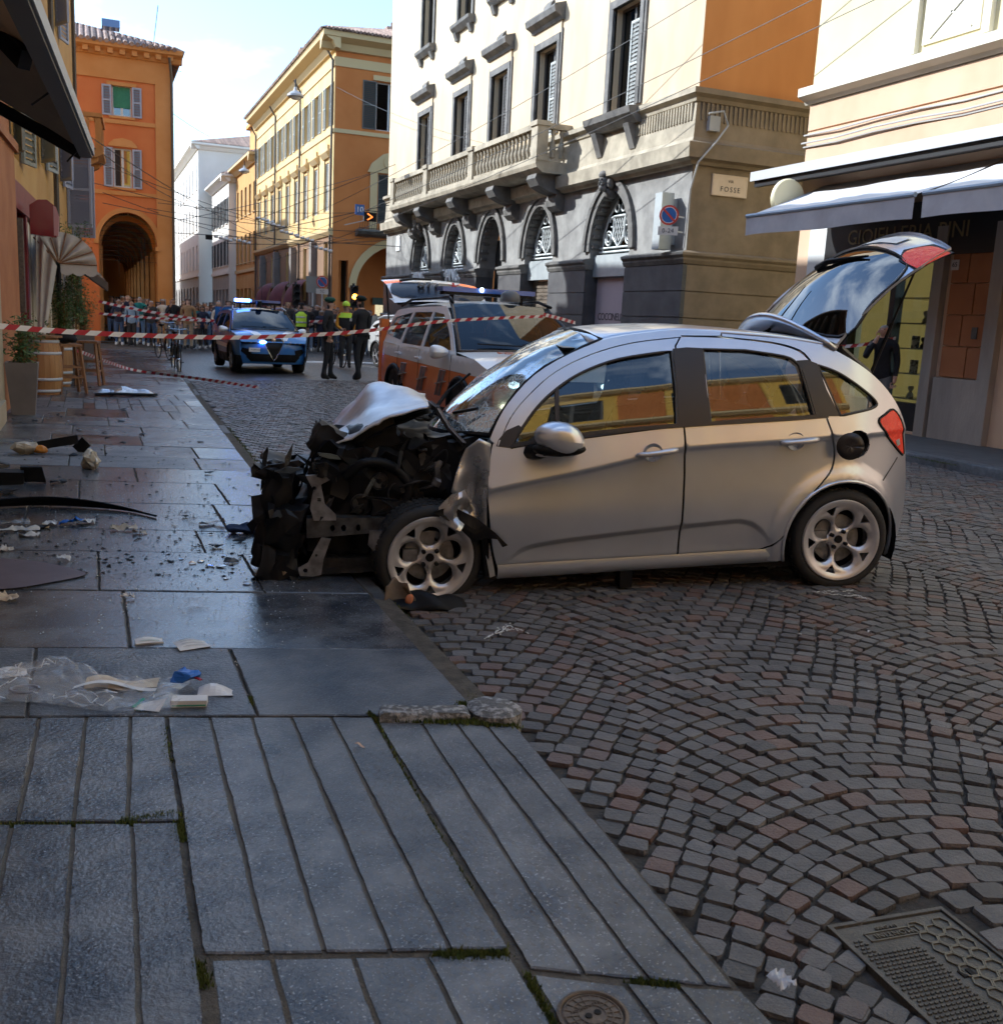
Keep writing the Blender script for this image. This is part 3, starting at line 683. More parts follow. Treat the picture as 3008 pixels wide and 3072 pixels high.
def lx(o): o.parent = pal; o.location = (-CX+o.location.x, -CY0+o.location.y, o.location.z)
class FacL(Fac):       # facade in the building's local frame
    pass
Fw = Fac((0, 0, 0), (0, 1, 0), (-1, 0, 0)); Fs = Fac((0, 0, 0), (1, 0, 0), (0, -1, 0))
Wd, Dp = CY1-CY0, 16.0
# lower wall with arches
b = MB(); Fw.sheet(b, rect(0, Wd, 3.12, 5.1), [arch(u_(c), w_-.0, 3.12+.001, 3.45, rise=z1-3.45)[0:2]+arch(u_(c), w_, 3.12, 3.45, rise=z1-3.45)[2:] for c, w_, zs, z1 in []], thick=.5)
b = MB()
edges = [0]+sum([[u_(c)-w_/2, u_(c)+w_/2] for c, w_, *_ in sorted(AC)], [])+[Wd]
outer = [(0, 3.12)]
for c, w_, zs, z1 in sorted(AC):
    u = u_(c); r = w_/2; outer += [(u-r, 3.12)]+[(u-r*math.cos(math.pi*i/14), zs+.15+(z1-zs-.15)*math.sin(math.pi*i/14)) for i in range(15)]+[(u+r, 3.12)]
outer += [(Wd, 3.12), (Wd, 5.1), (0, 5.1)]
Fw.sheet(b, outer, thick=.55); b.build('arcade_wall', m_grey, pal)
# plinth piers in courses
pe = [edges[i:i+2] for i in range(0, len(edges), 2)]
for a, c in pe:
    for k in range(5):
        b = MB(); z0 = .05+k*.57; Fw.box(b, a+(0.02 if a else -.098), c-.02, z0, z0+.55, -.5, .10); b.build('plinth_course', m_plinth, pal)
    b = MB(); Fw.box(b, a, c, 0, 2.9, -.5, .06); b.build('plinth_core', m_plinth, pal)
    b = MB(); Fw.prof(b, a-.03 if a else 0, c+.03, [(-.5, 2.9), (.10, 2.9), (.14, 2.98), (.14, 3.02), (.2, 3.08), (.2, 3.13), (.06, 3.18), (-.5, 3.18)], 0 if a else 1); b.build('plinth_cap', m_trim, pal)
# side-street face: courses
for k in range(5):
    z0 = .05+k*.57; b = MB(); Fs.box(b, 0.0, 3.0, z0, z0+.545, -.5, .10); b.build('plinth_course', m_brownst, pal)
b = MB(); Fs.box(b, 0, 3.1, 0, 2.9, -.5, .06); b.build('plinth_core', m_brownst, pal)
b = MB(); Fs.prof(b, 0, 3.3, [(-.5, 2.9), (.10, 2.9), (.14, 2.98), (.14, 3.02), (.2, 3.08), (.2, 3.13), (.06, 3.18), (-.5, 3.18)], 1); b.build('plinth_cap', m_brownst, pal)
b = MB(); Fs.sheet(b, rect(0.012, Dp, 0.0, 5.08), [rect(3.6, 5.2, .1, 4.4)], d=.012, thick=.4); b.build('side_wall', m_brownst, pal)
# entablature
ent = [(-.5, 4.95), (.12, 4.95), (.16, 5.02), (.30, 5.06), (.32, 5.36), (.14, 5.42), (.10, 5.5), (.06, 6.2), (.10, 6.22), (.12, 6.3), (.22, 6.36), (.22, 6.47), (.02, 6.52), (-.5, 6.52)]
b = MB(); Fw.prof(b, 0, Wd, ent, 1); b.build('entablature', m_lime, pal)
b = MB(); Fs.prof(b, 0, 4.1, ent, 1); Fs.prof(b, 4.1, Dp, [(d-.05 if d > 0 else d, z) for d, z in ent]); b.build('entablature', m_brownst, pal)
fl = MB()
for i in range(26): Fs.box(fl, .05+i*.115, .10+i*.115, 5.85, 6.2, .07, .11)
fl.build('flute_band', m_brownst, pal)
fl = MB()
for i in range(24): Fw.box(fl, .05+i*.115, .10+i*.115, 5.85, 6.2, .07, .11)
fl.build('flute_band', m_lime, pal)
# upper walls
wins = [(u_(c), w_) for c, w_ in WC]
b = MB(); Fw.sheet(b, rect(0, Wd, 6.5, 16.5), [rect(u-w_/2, u+w_/2, 6.62, 9.02) for u, w_ in wins]+[rect(u-w_/2, u+w_/2, 11.35, 13.6) for u, w_ in wins], thick=.4); b.build('upper_wall', m_cream, pal)
b = MB(); Fs.sheet(b, rect(.008, Dp, 6.5, 16.5), thick=.4, d=.008); b.build('side_upper_wall', m_sideor, pal)
b = MB(); Fs.box(b, 4.15, 4.45, 6.5, 16.5, -.05, .12); Fs.box(b, 4.7, 4.75, 6.5, 16.5, -.05, .1); b.build('pilaster', m_brownst, pal)
b = MB(); b.bb(.3, Dp, .3, Wd, 16.3, 16.5); b.build('roof', m_trim, pal)
m_sh_g = mat('grey_green_shutter', (.46, .47, .44), rough=.6)
for i, (u, w_) in enumerate(wins):
    wn = window(Fw, pal, u, 6.62, w_, 2.4, .26, m_wframe_b, leafs=2, bars=0)
    k = MB()
    for s in (-1, 1):
        Fw.box(k, *sorted((u+s*w_/2, u+s*(w_/2+.16))), 6.62, 9.02, -.05, .07); Fw.box(k, *sorted((u+s*(w_/2+.16), u+s*(w_/2+.26))), 6.62, 9.3, -.05, .045)
    Fw.box(k, u-w_/2-.16, u+w_/2+.16, 9.02, 9.2, -.05, .075); k.build('surround', m_trim, wn)
    k = MB(); Fw.box(k, u-w_/2-.2, u+w_/2+.2, 9.2, 9.5, -.05, .05); k.build('frieze', m_cream, wn)
    k = MB(); Fw.prof(k, u-w_/2-.32, u+w_/2+.32, [(-.1, 9.5), (.10, 9.5), (.14, 9.58), (.30, 9.66), (.34, 9.8), (.30, 9.86), (0, 9.95), (-.1, 9.95)]); Fw.prof(k, u-.25, u+.25, [(0, 9.9), (.12, 9.9), (.10, 10.08), (0, 10.2)]); k.build('pediment', m_trim, wn)
    k = MB(); Fw.box(k, u+.0, u+w_/2-.02, 6.66, 8.9, -.16, -.12) if False else louvre(Fw, k, u-w_/2+.03, u-.02, 6.66, 8.6 if i < 2 else 8.95, -.12, -.08); k.build('shutter', m_sh_g if i < 2 else m_wframe_b, wn)
    wu = window(Fw, pal, u, 11.35, w_, 2.25, .26, m_wframe_b, leafs=2, bars=0)
    k = MB()
    for s in (-1, 1): Fw.box(k, *sorted((u+s*w_/2, u+s*(w_/2+.15))), 11.35, 13.6, -.05, .07)
    k.build('surround', m_trim, wu)
    k = MB(); Fw.prof(k, u-w_/2-.25, u+w_/2+.25, [(-.1, 11.1), (.1, 11.1), (.24, 11.24), (.26, 11.34), (-.1, 11.36)]); Fw.prof(k, u-w_/2-.12, u-w_/2+.1, [(-.1, 10.85), (.08, 10.85), (.18, 11.1), (-.1, 11.1)]); Fw.prof(k, u+w_/2-.1, u+w_/2+.12, [(-.1, 10.85), (.08, 10.85), (.18, 11.1), (-.1, 11.1)]); k.build('sill', m_trim, wu)
# sill shelf below the last window
u = wins[0][0]; k = MB(); Fw.prof(k, u-1.15, u+1.2, [(-.1, 6.15), (.2, 6.15), (.42, 6.34), (.46, 6.48), (-.1, 6.56)]); Fw.prof(k, u-.95, u-.7, [(0, 5.6), (.12, 5.6), (.34, 6.15), (0, 6.15)]); Fw.prof(k, u+.7, u+.95, [(0, 5.6), (.12, 5.6), (.34, 6.15), (0, 6.15)]); k.build('window_shelf', m_trim, pal)
# balcony
bal = MB(); B0, B1 = u_(25.25), u_(39.3); Fw.prof(bal, B0, B1, [(0, 5.40), (.8, 5.40), (.98, 5.52), (1.02, 5.62), (1.02, 5.7), (0, 5.7)]); bal = bal.build('balcony', m_lime, pal)
posts = [B0+.22, u_(30.35), u_(34.9), B1-.22]
for q in posts:
    k = MB(); Fw.box(k, q-.2, q+.2, 5.7, 6.58, .68, 1.0); Fw.box(k, q-.24, q+.24, 6.58, 6.70, .64, 1.04); Fw.box(k, q-.24, q+.24, 5.7, 5.82, .66, 1.02); k.build('pedestal', m_lime, bal)
for a, c in zip(posts, posts[1:]):
    k = MB(); Fw.box(k, a+.24, c-.24, 6.52, 6.66, .70, .98); k.build('handrail', m_lime, bal)
    k = MB(); Fw.box(k, a+.2, c-.2, 5.7, 5.80, .74, .96); k.build('base_rail', m_lime, bal)
BALU = [(.05, 0), (.075, .03), (.05, .08), (.085, .2), (.09, .28), (.045, .45), (.04, .55), (.07, .64), (.06, .70), (.075, .72)]
me_b = MB().lathe([(r, z) for r, z in BALU], n=10).mesh('baluster', m_lime, True)
for a, c in zip(posts, posts[1:]):
    n = int((c-a-.5)/.26)
    for i in range(n):
        link('baluster', me_b, bal, Fw.p(a+.25+(c-a-.5)*(i+.5)/n, 5.8, .85))
for d in (.25, .5): link('baluster', me_b, bal, Fw.p(B0+.12, 5.8, d)); link('baluster', me_b, bal, Fw.p(B1-.12, 5.8, d))
k = MB(); Fw.box(k, B0+.02, B0+.24, 6.52, 6.66, 0, .68); Fw.box(k, B1-.24, B1-.02, 6.52, 6.66, 0, .68); k.build('handrail', m_lime, bal)
for q in [B0+.55, u_(28.9), u_(32.55), u_(36.2), B1-.45]:
    k = MB(); pr = [(0, 4.5), (.12, 4.5), (.26, 4.62), (.3, 4.78), (.24, 4.92), (.5, 4.98), (.78, 5.1), (.9, 5.28), (.86, 5.4), (0, 5.4)]; Fw.prof(k, q-.3, q+.3, [(d*1.0, z) for d, z in pr]); k.build('bracket', m_trim, bal)
# arch mouldings, keystones, grilles and shop fronts
m_glassd = glass('shop_glass', (.10, .11, .11), 1.7)
for i, (c, w_, zs, z1) in enumerate(AC):
    u = u_(c); r = w_/2; zc = zs+.15; rz_ = z1-zc
    for j, (r0, r1, d0, d1) in enumerate([(0, .17, -.3, .05), (.17, .3, -.05, .10)]):
        k = MB(); N = 20
        for t in range(N):
            a0, a1 = math.pi*t/N, math.pi*(t+1)/N
            P = lambda rr, a, d: Fw.p(u-(r+rr)*math.cos(a), zc+(rz_+rr)*math.sin(a), d)
            q = [P(r0, a0, d0), P(r0, a1, d0), P(r0, a1, d1), P(r0, a0, d1), P(r1, a0, d1), P(r1, a1, d1), P(r1, a1, d0), P(r1, a0, d0)]
            k.add(q, [(0, 1, 2, 3), (3, 2, 5, 4), (4, 5, 6, 7)])
        k.build('arch_moulding', m_trim, pal)
    k = MB(); N = 17
    for t in range(N):
        a = math.pi*(t+.5)/N; P = Fw.p(u-(r-.03)*math.cos(a), zc+(rz_-.03)*math.sin(a), -.12); MB().box(P, (.2, .09, .09)).build('dentil', m_trim, pal)
    pass
    if i in (0, 4):     # carved head as keystone
        k = MB(); k.ball(Fw.p(u, z1+.22, .22), (.16, .15, .2), 10, 8); k.ball(Fw.p(u, z1+.36, .20), (.2, .2, .13), 10, 6); k.ball(Fw.p(u, z1+.16, .37), (.045, .035, .06), 6, 5); k.ball(Fw.p(u, z1+.05, .28), (.12, .11, .1), 8, 6)
        for s in (-1, 1): k.ball(Fw.p(u+s*.17, z1+.18, .16), (.1, .09, .17), 8, 6); k.ball(Fw.p(u+s*.055, z1+.25, .36), (.03, .03, .025), 6, 4); k.ball(Fw.p(u+s*.06, z1+.12, .34), (.05, .05, .04), 6, 4)
        Fw.prof(k, u-.14, u+.14, [(0, z1-.18), (.14, z1-.12), (.24, z1+.02), (0, z1+.1)])
        k.jitter(.012, 9); k.build('keystone_head', m_trim, pal, smooth=True)
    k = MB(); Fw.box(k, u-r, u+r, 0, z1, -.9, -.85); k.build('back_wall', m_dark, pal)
    if i != 2:
        k = MB()                                            # lunette grille: shield, scrolls, bars
        def sc_(cx, cz, r_, a0, a1, n=10): k.tube([Fw.p(u+cx+r_*math.cos(a0+(a1-a0)*t/n), cz+r_*math.sin(a0+(a1-a0)*t/n), -.25) for t in range(n+1)], .022, 5)
        zb = 3.34
        for z in (zb, zb+.1): k.tube([Fw.p(u-r+.05, z, -.25), Fw.p(u+r-.05, z, -.25)], .025, 5)
        for s in (-1, 1):
            sc_(s*.52, zb+.33, .17, 0, 6.28, 14); sc_(s*.52, zb+.33, .09, 0, 6.28, 10); sc_(s*.38, zb+.72, .12, 0, 5, 10); sc_(s*.16, zb+1.05, .1, 0, 6.28, 10)
            k.tube([Fw.p(u+s*.8, zb, -.25), Fw.p(u+s*.78, zb+.4, -.25), Fw.p(u+s*.55, zb+.85, -.25), Fw.p(u+s*.12, zb+1.22, -.25)], .024, 5)
        k.tube([Fw.p(u-.3, zb+.85, -.25), Fw.p(u+.3, zb+.85, -.25), Fw.p(u+.28, zb+.35, -.25), Fw.p(u, zb+.12, -.25), Fw.p(u-.28, zb+.35, -.25), Fw.p(u-.3, zb+.85, -.25)], .035, 5)
        for s in (-1, 1):
            for t in range(-2, 3): k.tube([Fw.p(u+t*.12-.12*s, zb+.25, -.25), Fw.p(u+t*.12+.12*s, zb+.8, -.25)], .012, 4)
        k.build('lunette_grille', m_iron_w, pal)
        k = MB(); Fw.box(k, u-r+.02, u+r-.02, 3.2, z1-.05, -.42, -.40); k.build('lunette_glass', m_glassd, pal)
        k = MB(); Fw.box(k, u-r, u+r, 2.72, 3.26, -.4, -.12); k.build('shutter_box', mat('pale_metal_box', (.50, .53, .52), (.42, .45, .45), 3, .45, metal=.3), pal)
m_pinkp = mat('pinkish_panel', (.44, .36, .38), (.40, .33, .35), 1, .55)
u = u_(AC[0][0]); k = MB(); Fw.box(k, u-1.0, u+1.0, .1, 2.74, -.3, -.25); pnl = k.build('shop_panel', m_pinkp, pal)
text('shop_lettering', 'COCCINELLE', .26, mat('dark_letters', (.05, .04, .045), rough=.6), pnl, Fw.p(u+.12, 1.72, -.245), (R(90), 0, R(-90)), spacing=.9)
u = u_(AC[1][0]); k = MB(); Fw.box(k, u-.95, u+.95, .1, 2.7, -.36, -.33)
for t in range(24): Fw.box(k, u-.94, u+.94, .12+t*.108, .2+t*.108, -.33, -.31)
k.build('roller_shutter', mat('brown_roller', (.12, .095, .07), (.2, .16, .12), 5, .5, metal=.3), pal)
for i in (3, 4):
    u = u_(AC[i][0]); k = MB(); Fw.box(k, u-.9, u+.9, .1, 2.7, -.36, -.34); pn = k.build('shop_window', m_glassd, pal)
    text('shop_lettering', 'MANGO', .62, mat('white_letters', (.8, .8, .78), rough=.5), pn, Fw.p(u, 3.0, .02), (R(90), 0, R(-90)), ext=.03, spacing=.9)
u = u_(AC[2][0]); k = MB(); Fw.box(k, u-.97, u-.4, .0, 4.1, -.6, -.55); Fw.box(k, u+.4, u+.97, .0, 4.1, -.6, -.55); k.build('open_door', mat('black_door', (.02, .018, .016), rough=.5), pal)
# plaques, boxes and the no-parking sign
pq = MB(); P = atY(1385, 353, CY0-.06); Fs.box(pq, P.x-CX-.44, P.x-CX+.46, P.z-.22, P.z+.22, .02, .06); pq = pq.build('street_plaque', mat('marble_plaque', (.68, .52, .38), (.74, .58, .44), 4, .5), pal)
m_let = mat('dark_letters')
text('plaque_lettering', 'VIA', .085, m_let, pq, (P.x-CX+.02, -.066, P.z+.09), (R(90), 0, 0), spacing=1.1)
text('plaque_lettering', 'FOSSE', .15, m_let, pq, (P.x-CX+.02, -.066, P.z-.08), (R(90), 0, 0), spacing=1.35)
k = MB()
for q in ((-.42, .44, -.205, -.195), (-.42, .44, .195, .205), (-.42, -.41, -.195, .195), (.43, .44, -.195, .195)): Fs.box(k, P.x-CX+q[0], P.x-CX+q[1], P.z+q[2], P.z+q[3], .055, .068)
k.build('plaque_border', mat('marble_plaque'), pq)
k = MB(); q = atX(757, 462, CX); Fw.box(k, q.y-CY0-.28, q.y-CY0+.28, q.z-.3, q.z+.3, .0, .04); k.build('street_plaque', mat('white_letters'), pal)
k = MB(); q = atY(1348, 238, CY0); Fs.box(k, q.x-CX-.14, q.x-CX+.12, q.z-.14, q.z+.16, .0, .2); k.build('junction_box', mat('grey_plastic', (.42, .40, .38), rough=.6), pal)
k = MB(); k.tube([Fs.p(.1, 5.95, .3), Fs.p(.42, 6.02, .36), Fs.p(.56, 5.75, .36), Fs.p(.3, 5.4, .36), Fs.p(-.1, 4.95, .36), Fs.p(-.14, 4.4, .2), Fs.p(-.15, 3.2, .14)], .022, 6); k.build('cable', mat('grey_plastic'), pal)
for (zc, hh_) in ((4.1, .3), (3.5, .3)):
    k = MB(); Fw.box(k, .45, .75, zc-hh_, zc+hh_, .12, .42); Fw.box(k, .50, .70, zc-hh_*.6, zc+hh_*.6, -.02, .14); k.build('wall_cabinet', mat('pale_metal_box'), pal)
def no_parking(loc, r, plate, rot, label, pole=None):
    t = thing('no_parking_sign', label, 'sign', loc, rot)
    MB().lathe([(r, 0), (r, .012), (0, .012)], n=40, ax='Y', cap=True).build('rim', mat('sign_red', (.50, .05, .03), rough=.45), t)
    MB().lathe([(r*.78, .0), (r*.78, -.004), (0, -.004)], n=40, ax='Y').build('blue_disc', mat('sign_blue', (.03, .11, .34), rough=.45), t)
    k = MB(); k.bar((-r*.58, -.007, r*.58), (r*.58, -.007, -r*.58), .004, r*.2, up=(1, 0, 1)); k.build('slash', mat('sign_red'), t)
    k = MB(); k.lathe([(r*.80, .002), (r*.80, -.005), (r*.755, -.005), (r*.755, .002)], n=40, ax='Y', cap=False); k.build('white_ring', mat('white_letters'), t)
    if plate:
        k = MB(); k.bb(-r*1.02, r*1.02, 0, .01, -r*2.0, -r*1.12); pl_ = k.build('time_plate', mat('sign_plate', (.62, .58, .54), rough=.5), t)
        text('plate_lettering', plate, r*.62, m_let, pl_, (0, -.002, -r*1.56), (R(90), 0, 0), spacing=1.1)
    if pole:
        k = MB(); k.tube([(0, .03, -pole), (0, .03, r)], .03, 8); k.build('pole', mat('galvanised', (.4, .41, .42), rough=.4, metal=.7), t)
    else:
        k = MB(); k.bar((0, .02, 0), (.25, .45, 0), .03, .03); k.bar((0, .02, -r*1.5), (.25, .45, -r*1.5), .03, .03); k.build('bracket', mat('galvanised'), t)
    return t
q = atX(1270, 408, 11.35); no_parking(q, .205, '0-24', R(-40), 'round blue and red no parking sign with 0-24 plate on the palazzo corner')

# ---------------------------------------------------------------- right-hand building with the jeweller's awning
m_peach = mat('peach_plaster', (.66, .44, .28), (.74, .52, .35), .8, .85, bump=.1, bscale=30)
m_pyel = mat('pale_yellow_plaster', (.70, .60, .34), (.78, .68, .43), .6, .85, bump=.1, bscale=30)
m_whst = mat('white_stone_band', (.74, .70, .56), (.80, .76, .64), 2, .7)
RY1 = 15.45; rb = thing('jeweller_building', 'pale yellow building with peach banded ground floor and grey awnings at the right', 'building', (CX, RY1, 0))
Fr = Fac((0, 0, 0), (0, 1, 0), (-1, 0, 0)); v_ = lambda Y: Y-RY1
shop0, shop1 = v_(8.0), v_(15.0)
b = MB(); Fr.sheet(b, rect(-40, 0, 0, 5.5), [rect(v_(12.0), v_(15.05), .06, 3.6), rect(v_(6.6), v_(10.3), .06, 3.6)], thick=.35, d=-.03); b.build('ground_floor_wall', m_peach, rb)
zs = [3.95, 4.4, 5.06, 5.52]
for a, c in zip(zs, zs[1:]):
    b = MB(); Fr.box(b, -40, .0, a+.015, c-.015, -.05, .02); b.build('band_course', m_peach, rb)
b = MB(); Fr.prof(b, -40, .12, [(-.2, 5.52), (.04, 5.52), (.08, 5.58), (.22, 5.64), (.22, 5.78), (.05, 5.82), (-.2, 5.82)]); b.build('string_course', m_whst, rb)
b = MB(); Fr.sheet(b, rect(-40, 0, 5.8, 13), [rect(v_(11.75), v_(12.95), 6.95, 9.2), rect(v_(7.6), v_(8.8), 6.95, 9.2)], thick=.35); b.build('upper_wall', m_pyel, rb)
for c in (12.35, 8.2):
    wn = window(Fr, rb, v_(c), 6.95, 1.2, 2.25, .2, m_wframe, sm=m_whst)
    b = MB(); Fr.box(b, v_(c)-.78, v_(c)-.64, 5.85, 9.4, -.02, .09); Fr.box(b, v_(c)+.64, v_(c)+.78, 5.85, 9.4, -.02, .09); Fr.prof(b, v_(c)-.85, v_(c)+.85, [(-.05, 6.72), (.1, 6.72), (.16, 6.8), (.16, 6.9), (-.05, 6.93)]); b.build('surround', m_whst, wn)
    b = MB(); Fr.box(b, v_(c)-.55, v_(c)+.55, 5.95, 6.65, -.02, .03)
    for z0, z1 in ((6.02, 6.6), (6.6, 6.02)): b.bar(Fr.p(v_(c)-.4, z0, .04), Fr.p(v_(c)+.4, z1, .04), .02, .03)
    b.build('apron_panel', m_whst, wn)
b = MB(); Fac((0, 0, 0), (1, 0, 0), (0, 1, 0)).sheet(b, rect(.36, 16, 0, 13), thick=.3, d=-.01); b.build('end_wall', m_pyel, rb)
b = MB(); b.bb(.3, 16, -40, -.3, 12.9, 13); b.build('roof', m_trim, rb)
b = MB()                                                 # cables along the wall
for dz, dd in ((5.0, .05), (4.86, .09), (4.8, .04)): b.tube([Fr.p(v_(15.5)+.0-t*.9, dz-.02*math.sin(t*1.9), dd+.02*math.sin(t)) for t in range(14)], .016, 5)
b.build('wall_cables', mat('pale_cable', (.55, .53, .5), rough=.6), rb)
# awnings
m_awn = mat('grey_white_awning', (.74, .73, .73), (.64, .63, .64), 1.2, .8); m_val = mat('awning_valance', (.46, .43, .43), (.56, .53, .52), 2, .85, bump=.2, bscale=12)
m_blackm = mat('black_metal', (.02, .02, .022), rough=.4, metal=.3)
def awning(name, y0, y1, label, ztop=4.08, zf=3.42, xf=10.35, par=None):
    t = thing(name, label, 'awning', (CX, (y0+y1)/2, ztop)); L = (y1-y0)/2
    b = MB(); b.grid(lambda u, v: (-.1+(xf-CX+.1)*v, -L+2*L*u, -.02+(zf-ztop+.02)*v-.06*math.sin(math.pi*v)*(.6+.4*math.sin(u*11))+.012*math.sin(u*37)*v), 40, 8); b.build('canopy', m_awn, t, smooth=True)
    b = MB(); b.grid(lambda u, v: (xf-CX-.012*math.sin(u*23)*v, -L+2*L*u, (zf-ztop)-.32*v+.012*math.sin(u*9)*v), 30, 3); b.build('valance', m_val, t, smooth=True)
    b = MB(); b.tube([(xf-CX+.01, -L, zf-ztop), (xf-CX+.01, L, zf-ztop)], .035, 8); b.build('front_bar', mat('blue_grey_bar', (.35, .42, .5), rough=.4), t)
    b = MB()
    for s in (-.8, .8): b.bar((-.05, s*L, -.35), ((xf-CX)*.55, s*L*.75, -.5), .05, .05); b.bar(((xf-CX)*.55, s*L*.75, -.5), (xf-CX+.05, s*L, zf-ztop-.02), .05, .05)
    b.build('folding_arm', m_blackm, t)
    return t
awning('shop_awning', 10.95, 14.75, 'grey white shop awning over the jeweller window nearest the side street')
awning('shop_awning', 6.6, 10.8, 'grey white shop awning cut off by the right picture edge')
b = MB(); b.bb(-.75, .0, -9.5, .55, 4.22, 4.34); b.bb(-.7, -.62, -9.5, .5, 4.1, 4.22); b.build('canopy_cover_rail', m_blackm, rb); b = MB(); b.bb(-.76, -.74, -9.5, .56, 4.2, 4.36); b.build('rail_edge', mat('galvanised'), rb)
lamp = thing('disc_shop_sign', 'round pale yellow projecting shop sign half hidden by the grey awning', 'sign', tuple(atX(1495, 378, 11.2)))
MB().lathe([(.32, -.05), (.34, -.02), (.34, .02), (.32, .05)], n=28, ax='Y').build('disc', mat('disc_cream', (.82, .74, .48), rough=.5), lamp, auto=40)
MB().bar((0, 0, 0), (.8, 0, 0), .04, .04).build('arm', m_blackm, lamp)
# shop front
m_shopb = mat('shop_black', (.012, .011, .012), rough=.4); m_gold = mat('gold_letters', (.26, .20, .09), rough=.5, metal=.3)
b = MB(); Fr.box(b, v_(10.35), v_(14.6), 2.78, 3.6, -.1, .06); fs_ = b.build('shop_fascia', m_shopb, rb)
text('shop_lettering', 'GIOIELLERIA PINI', .34, m_gold, fs_, Fr.p(v_(12.75), 3.13, .066), (R(90), 0, R(-90)), spacing=1.0)
b = MB(); Fr.box(b, v_(14.6), v_(15.05), 2.2, 3.6, -.1, .05); b.build('side_panel', mat('white_letters'), rb)
m_disp = mat('lit_display', (.35, .27, .10), (.45, .33, .12), 3, .6, emit=.10, ecol=(1, .72, .22))
b = MB(); Fr.box(b, v_(12.06), v_(15.0), .1, 3.6, -1.35, -1.3); b.build('display_back', m_disp, rb)
b = MB()
for z in (.55, .95, 1.35, 1.75, 2.15): Fr.box(b, v_(12.1), v_(13.0), z, z+.02, -1.2, -.25)
b.build('display_shelves', mat('shelf_glass', (.3, .28, .2), rough=.2), rb)
rj = random.Random(9)
for z in (.57, .97, 1.37, 1.77, 2.17):
    for q in range(4):
        b = MB(); y = v_(12.2+q*.22); h = rj.uniform(.08, .22); d = -.5-rj.random()*.4
        if rj.random() < .4: Fr.box(b, y-.08, y+.08, z, z+h, d, d+.02); mm = mat('photo_print', (.5, .46, .36), (.03, .03, .03), 9, .5, lo=.45, hi=.55)
        else: b.lathe([(.06, 0), (.05, h*.3), (.02, h*.5), (.05, h*.8), (.04, h)], Fr.p(y, z, d), 10); mm = rj.choice([m_gold, mat('dark_bust', (.03, .025, .02), rough=.6), mat('cream_bust', (.5, .42, .28), rough=.6)])
        b.build('jewel_display', mm, rb)
b = MB()
for y0, y1 in ((12.02, 12.12), (12.98, 13.1), (14.0, 14.12), (14.95, 15.05)): Fr.box(b, v_(y0), v_(y1), .06, 2.8, -.3, -.12)
Fr.box(b, v_(12.02), v_(15.05), .06, .5, -.3, -.14); b.build('shop_door_frame', m_shopb, rb)
b = MB(); Fr.box(b, v_(12.1), v_(13.0), .5, 2.8, -.22, -.2); Fr.box(b, v_(14.1), v_(14.97), .5, 2.8, -.22, -.2); b.build('shop_glass_pane', glass('clear_shop_glass', (.75, .78, .76), 1.5), rb)
b = MB(); Fr.box(b, v_(13.1), v_(14.0), .06, 2.75, -.24, -.21); dr = b.build('glass_door', glass('clear_shop_glass'), rb)
b = MB(); Fr.box(b, v_(13.15), v_(13.19), 1.0, 1.35, -.2, -.14); b.build('handle', mat('galvanised'), dr)
# pilaster between the shops: orange blocks over travertine
m_orst = mat('orange_block', (.34, .125, .045), (.42, .165, .06), 1.2, .8, bump=.2, bscale=40)
m_trav = mat('travertine', (.30, .26, .22), (.42, .36, .30), 2.5, .7, bump=.4, bscale=30, stretch=(1, 1, .25))
for k in range(6):
    z0 = .98+k*.46
    for a, c in (((10.98, 11.4), (11.42, 11.72)) if k % 2 else ((10.98, 11.24), (11.26, 11.72))):
        b = MB(); Fr.box(b, v_(a), v_(c), z0, z0+.445, -.1, .03); b.build('stone_block', m_orst, rb)
b = MB(); Fr.box(b, v_(10.95), v_(11.78), 0, .96, -.1, .07); b.build('travertine_base', m_trav, rb)
for a, c in ((11.84, 12.04), (10.72, 10.95)):
    b = MB(); Fr.box(b, v_(a), v_(c), 0, 3.2, -.1, .09); b.build('travertine_jamb', m_trav, rb)
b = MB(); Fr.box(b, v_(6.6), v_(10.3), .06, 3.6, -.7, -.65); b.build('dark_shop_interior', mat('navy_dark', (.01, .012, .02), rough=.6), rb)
k = MB(); Fr.box(k, v_(11.6), v_(11.75), 2.55, 2.7, .03, .04); hn = k.build('house_number', mat('sign_plate'), rb); text('plate_lettering', '65', .1, m_let, hn, Fr.p(v_(11.675), 2.625, .042), (R(90), 0, R(-90)))
k = MB(); Fr.box(k, v_(11.1), v_(11.2), 1.55, 1.72, .03, .045); k.build('bell_plate', m_iron, rb)
# ---------------------------------------------------------------- yellow palazzo at the crossing
m_yel = mat('yellow_plaster', (.70, .46, .17), (.80, .57, .26), .5, .85, bump=.1, bscale=20)
m_ora = mat('ochre_orange_plaster', (.52, .165, .033), (.60, .21, .05), .5, .85, bump=.1, bscale=20)
m_tile = mat('roof_tiles', (.20, .12, .09), (.36, .25, .19), 3, .85, tint=.3)
m_shg = mat('sage_shutter', (.36, .37, .33), rough=.65)
YY0, YY1, YX = 54.2, 80.5, 12.1
yp = thing('yellow_palazzo', 'long yellow palazzo with orange end wall, tiled roof and grey green shutters at the crossing', 'building', (YX, YY0, 0))
Fy = Fac((0, 0, 0), (0, 1, 0), (-1, 0, 0)); Fyo = Fac((0, 0, 0), (1, 0, 0), (0, -1, 0)); L = YY1-YY0
n = 9; us = [1.5+i*(L-3)/(n-1) for i in range(n)]
ah = []
for i in range(5):
    u = 3.0+i*5.0; ah.append(arch(u, 3.6, .02, 3.6))
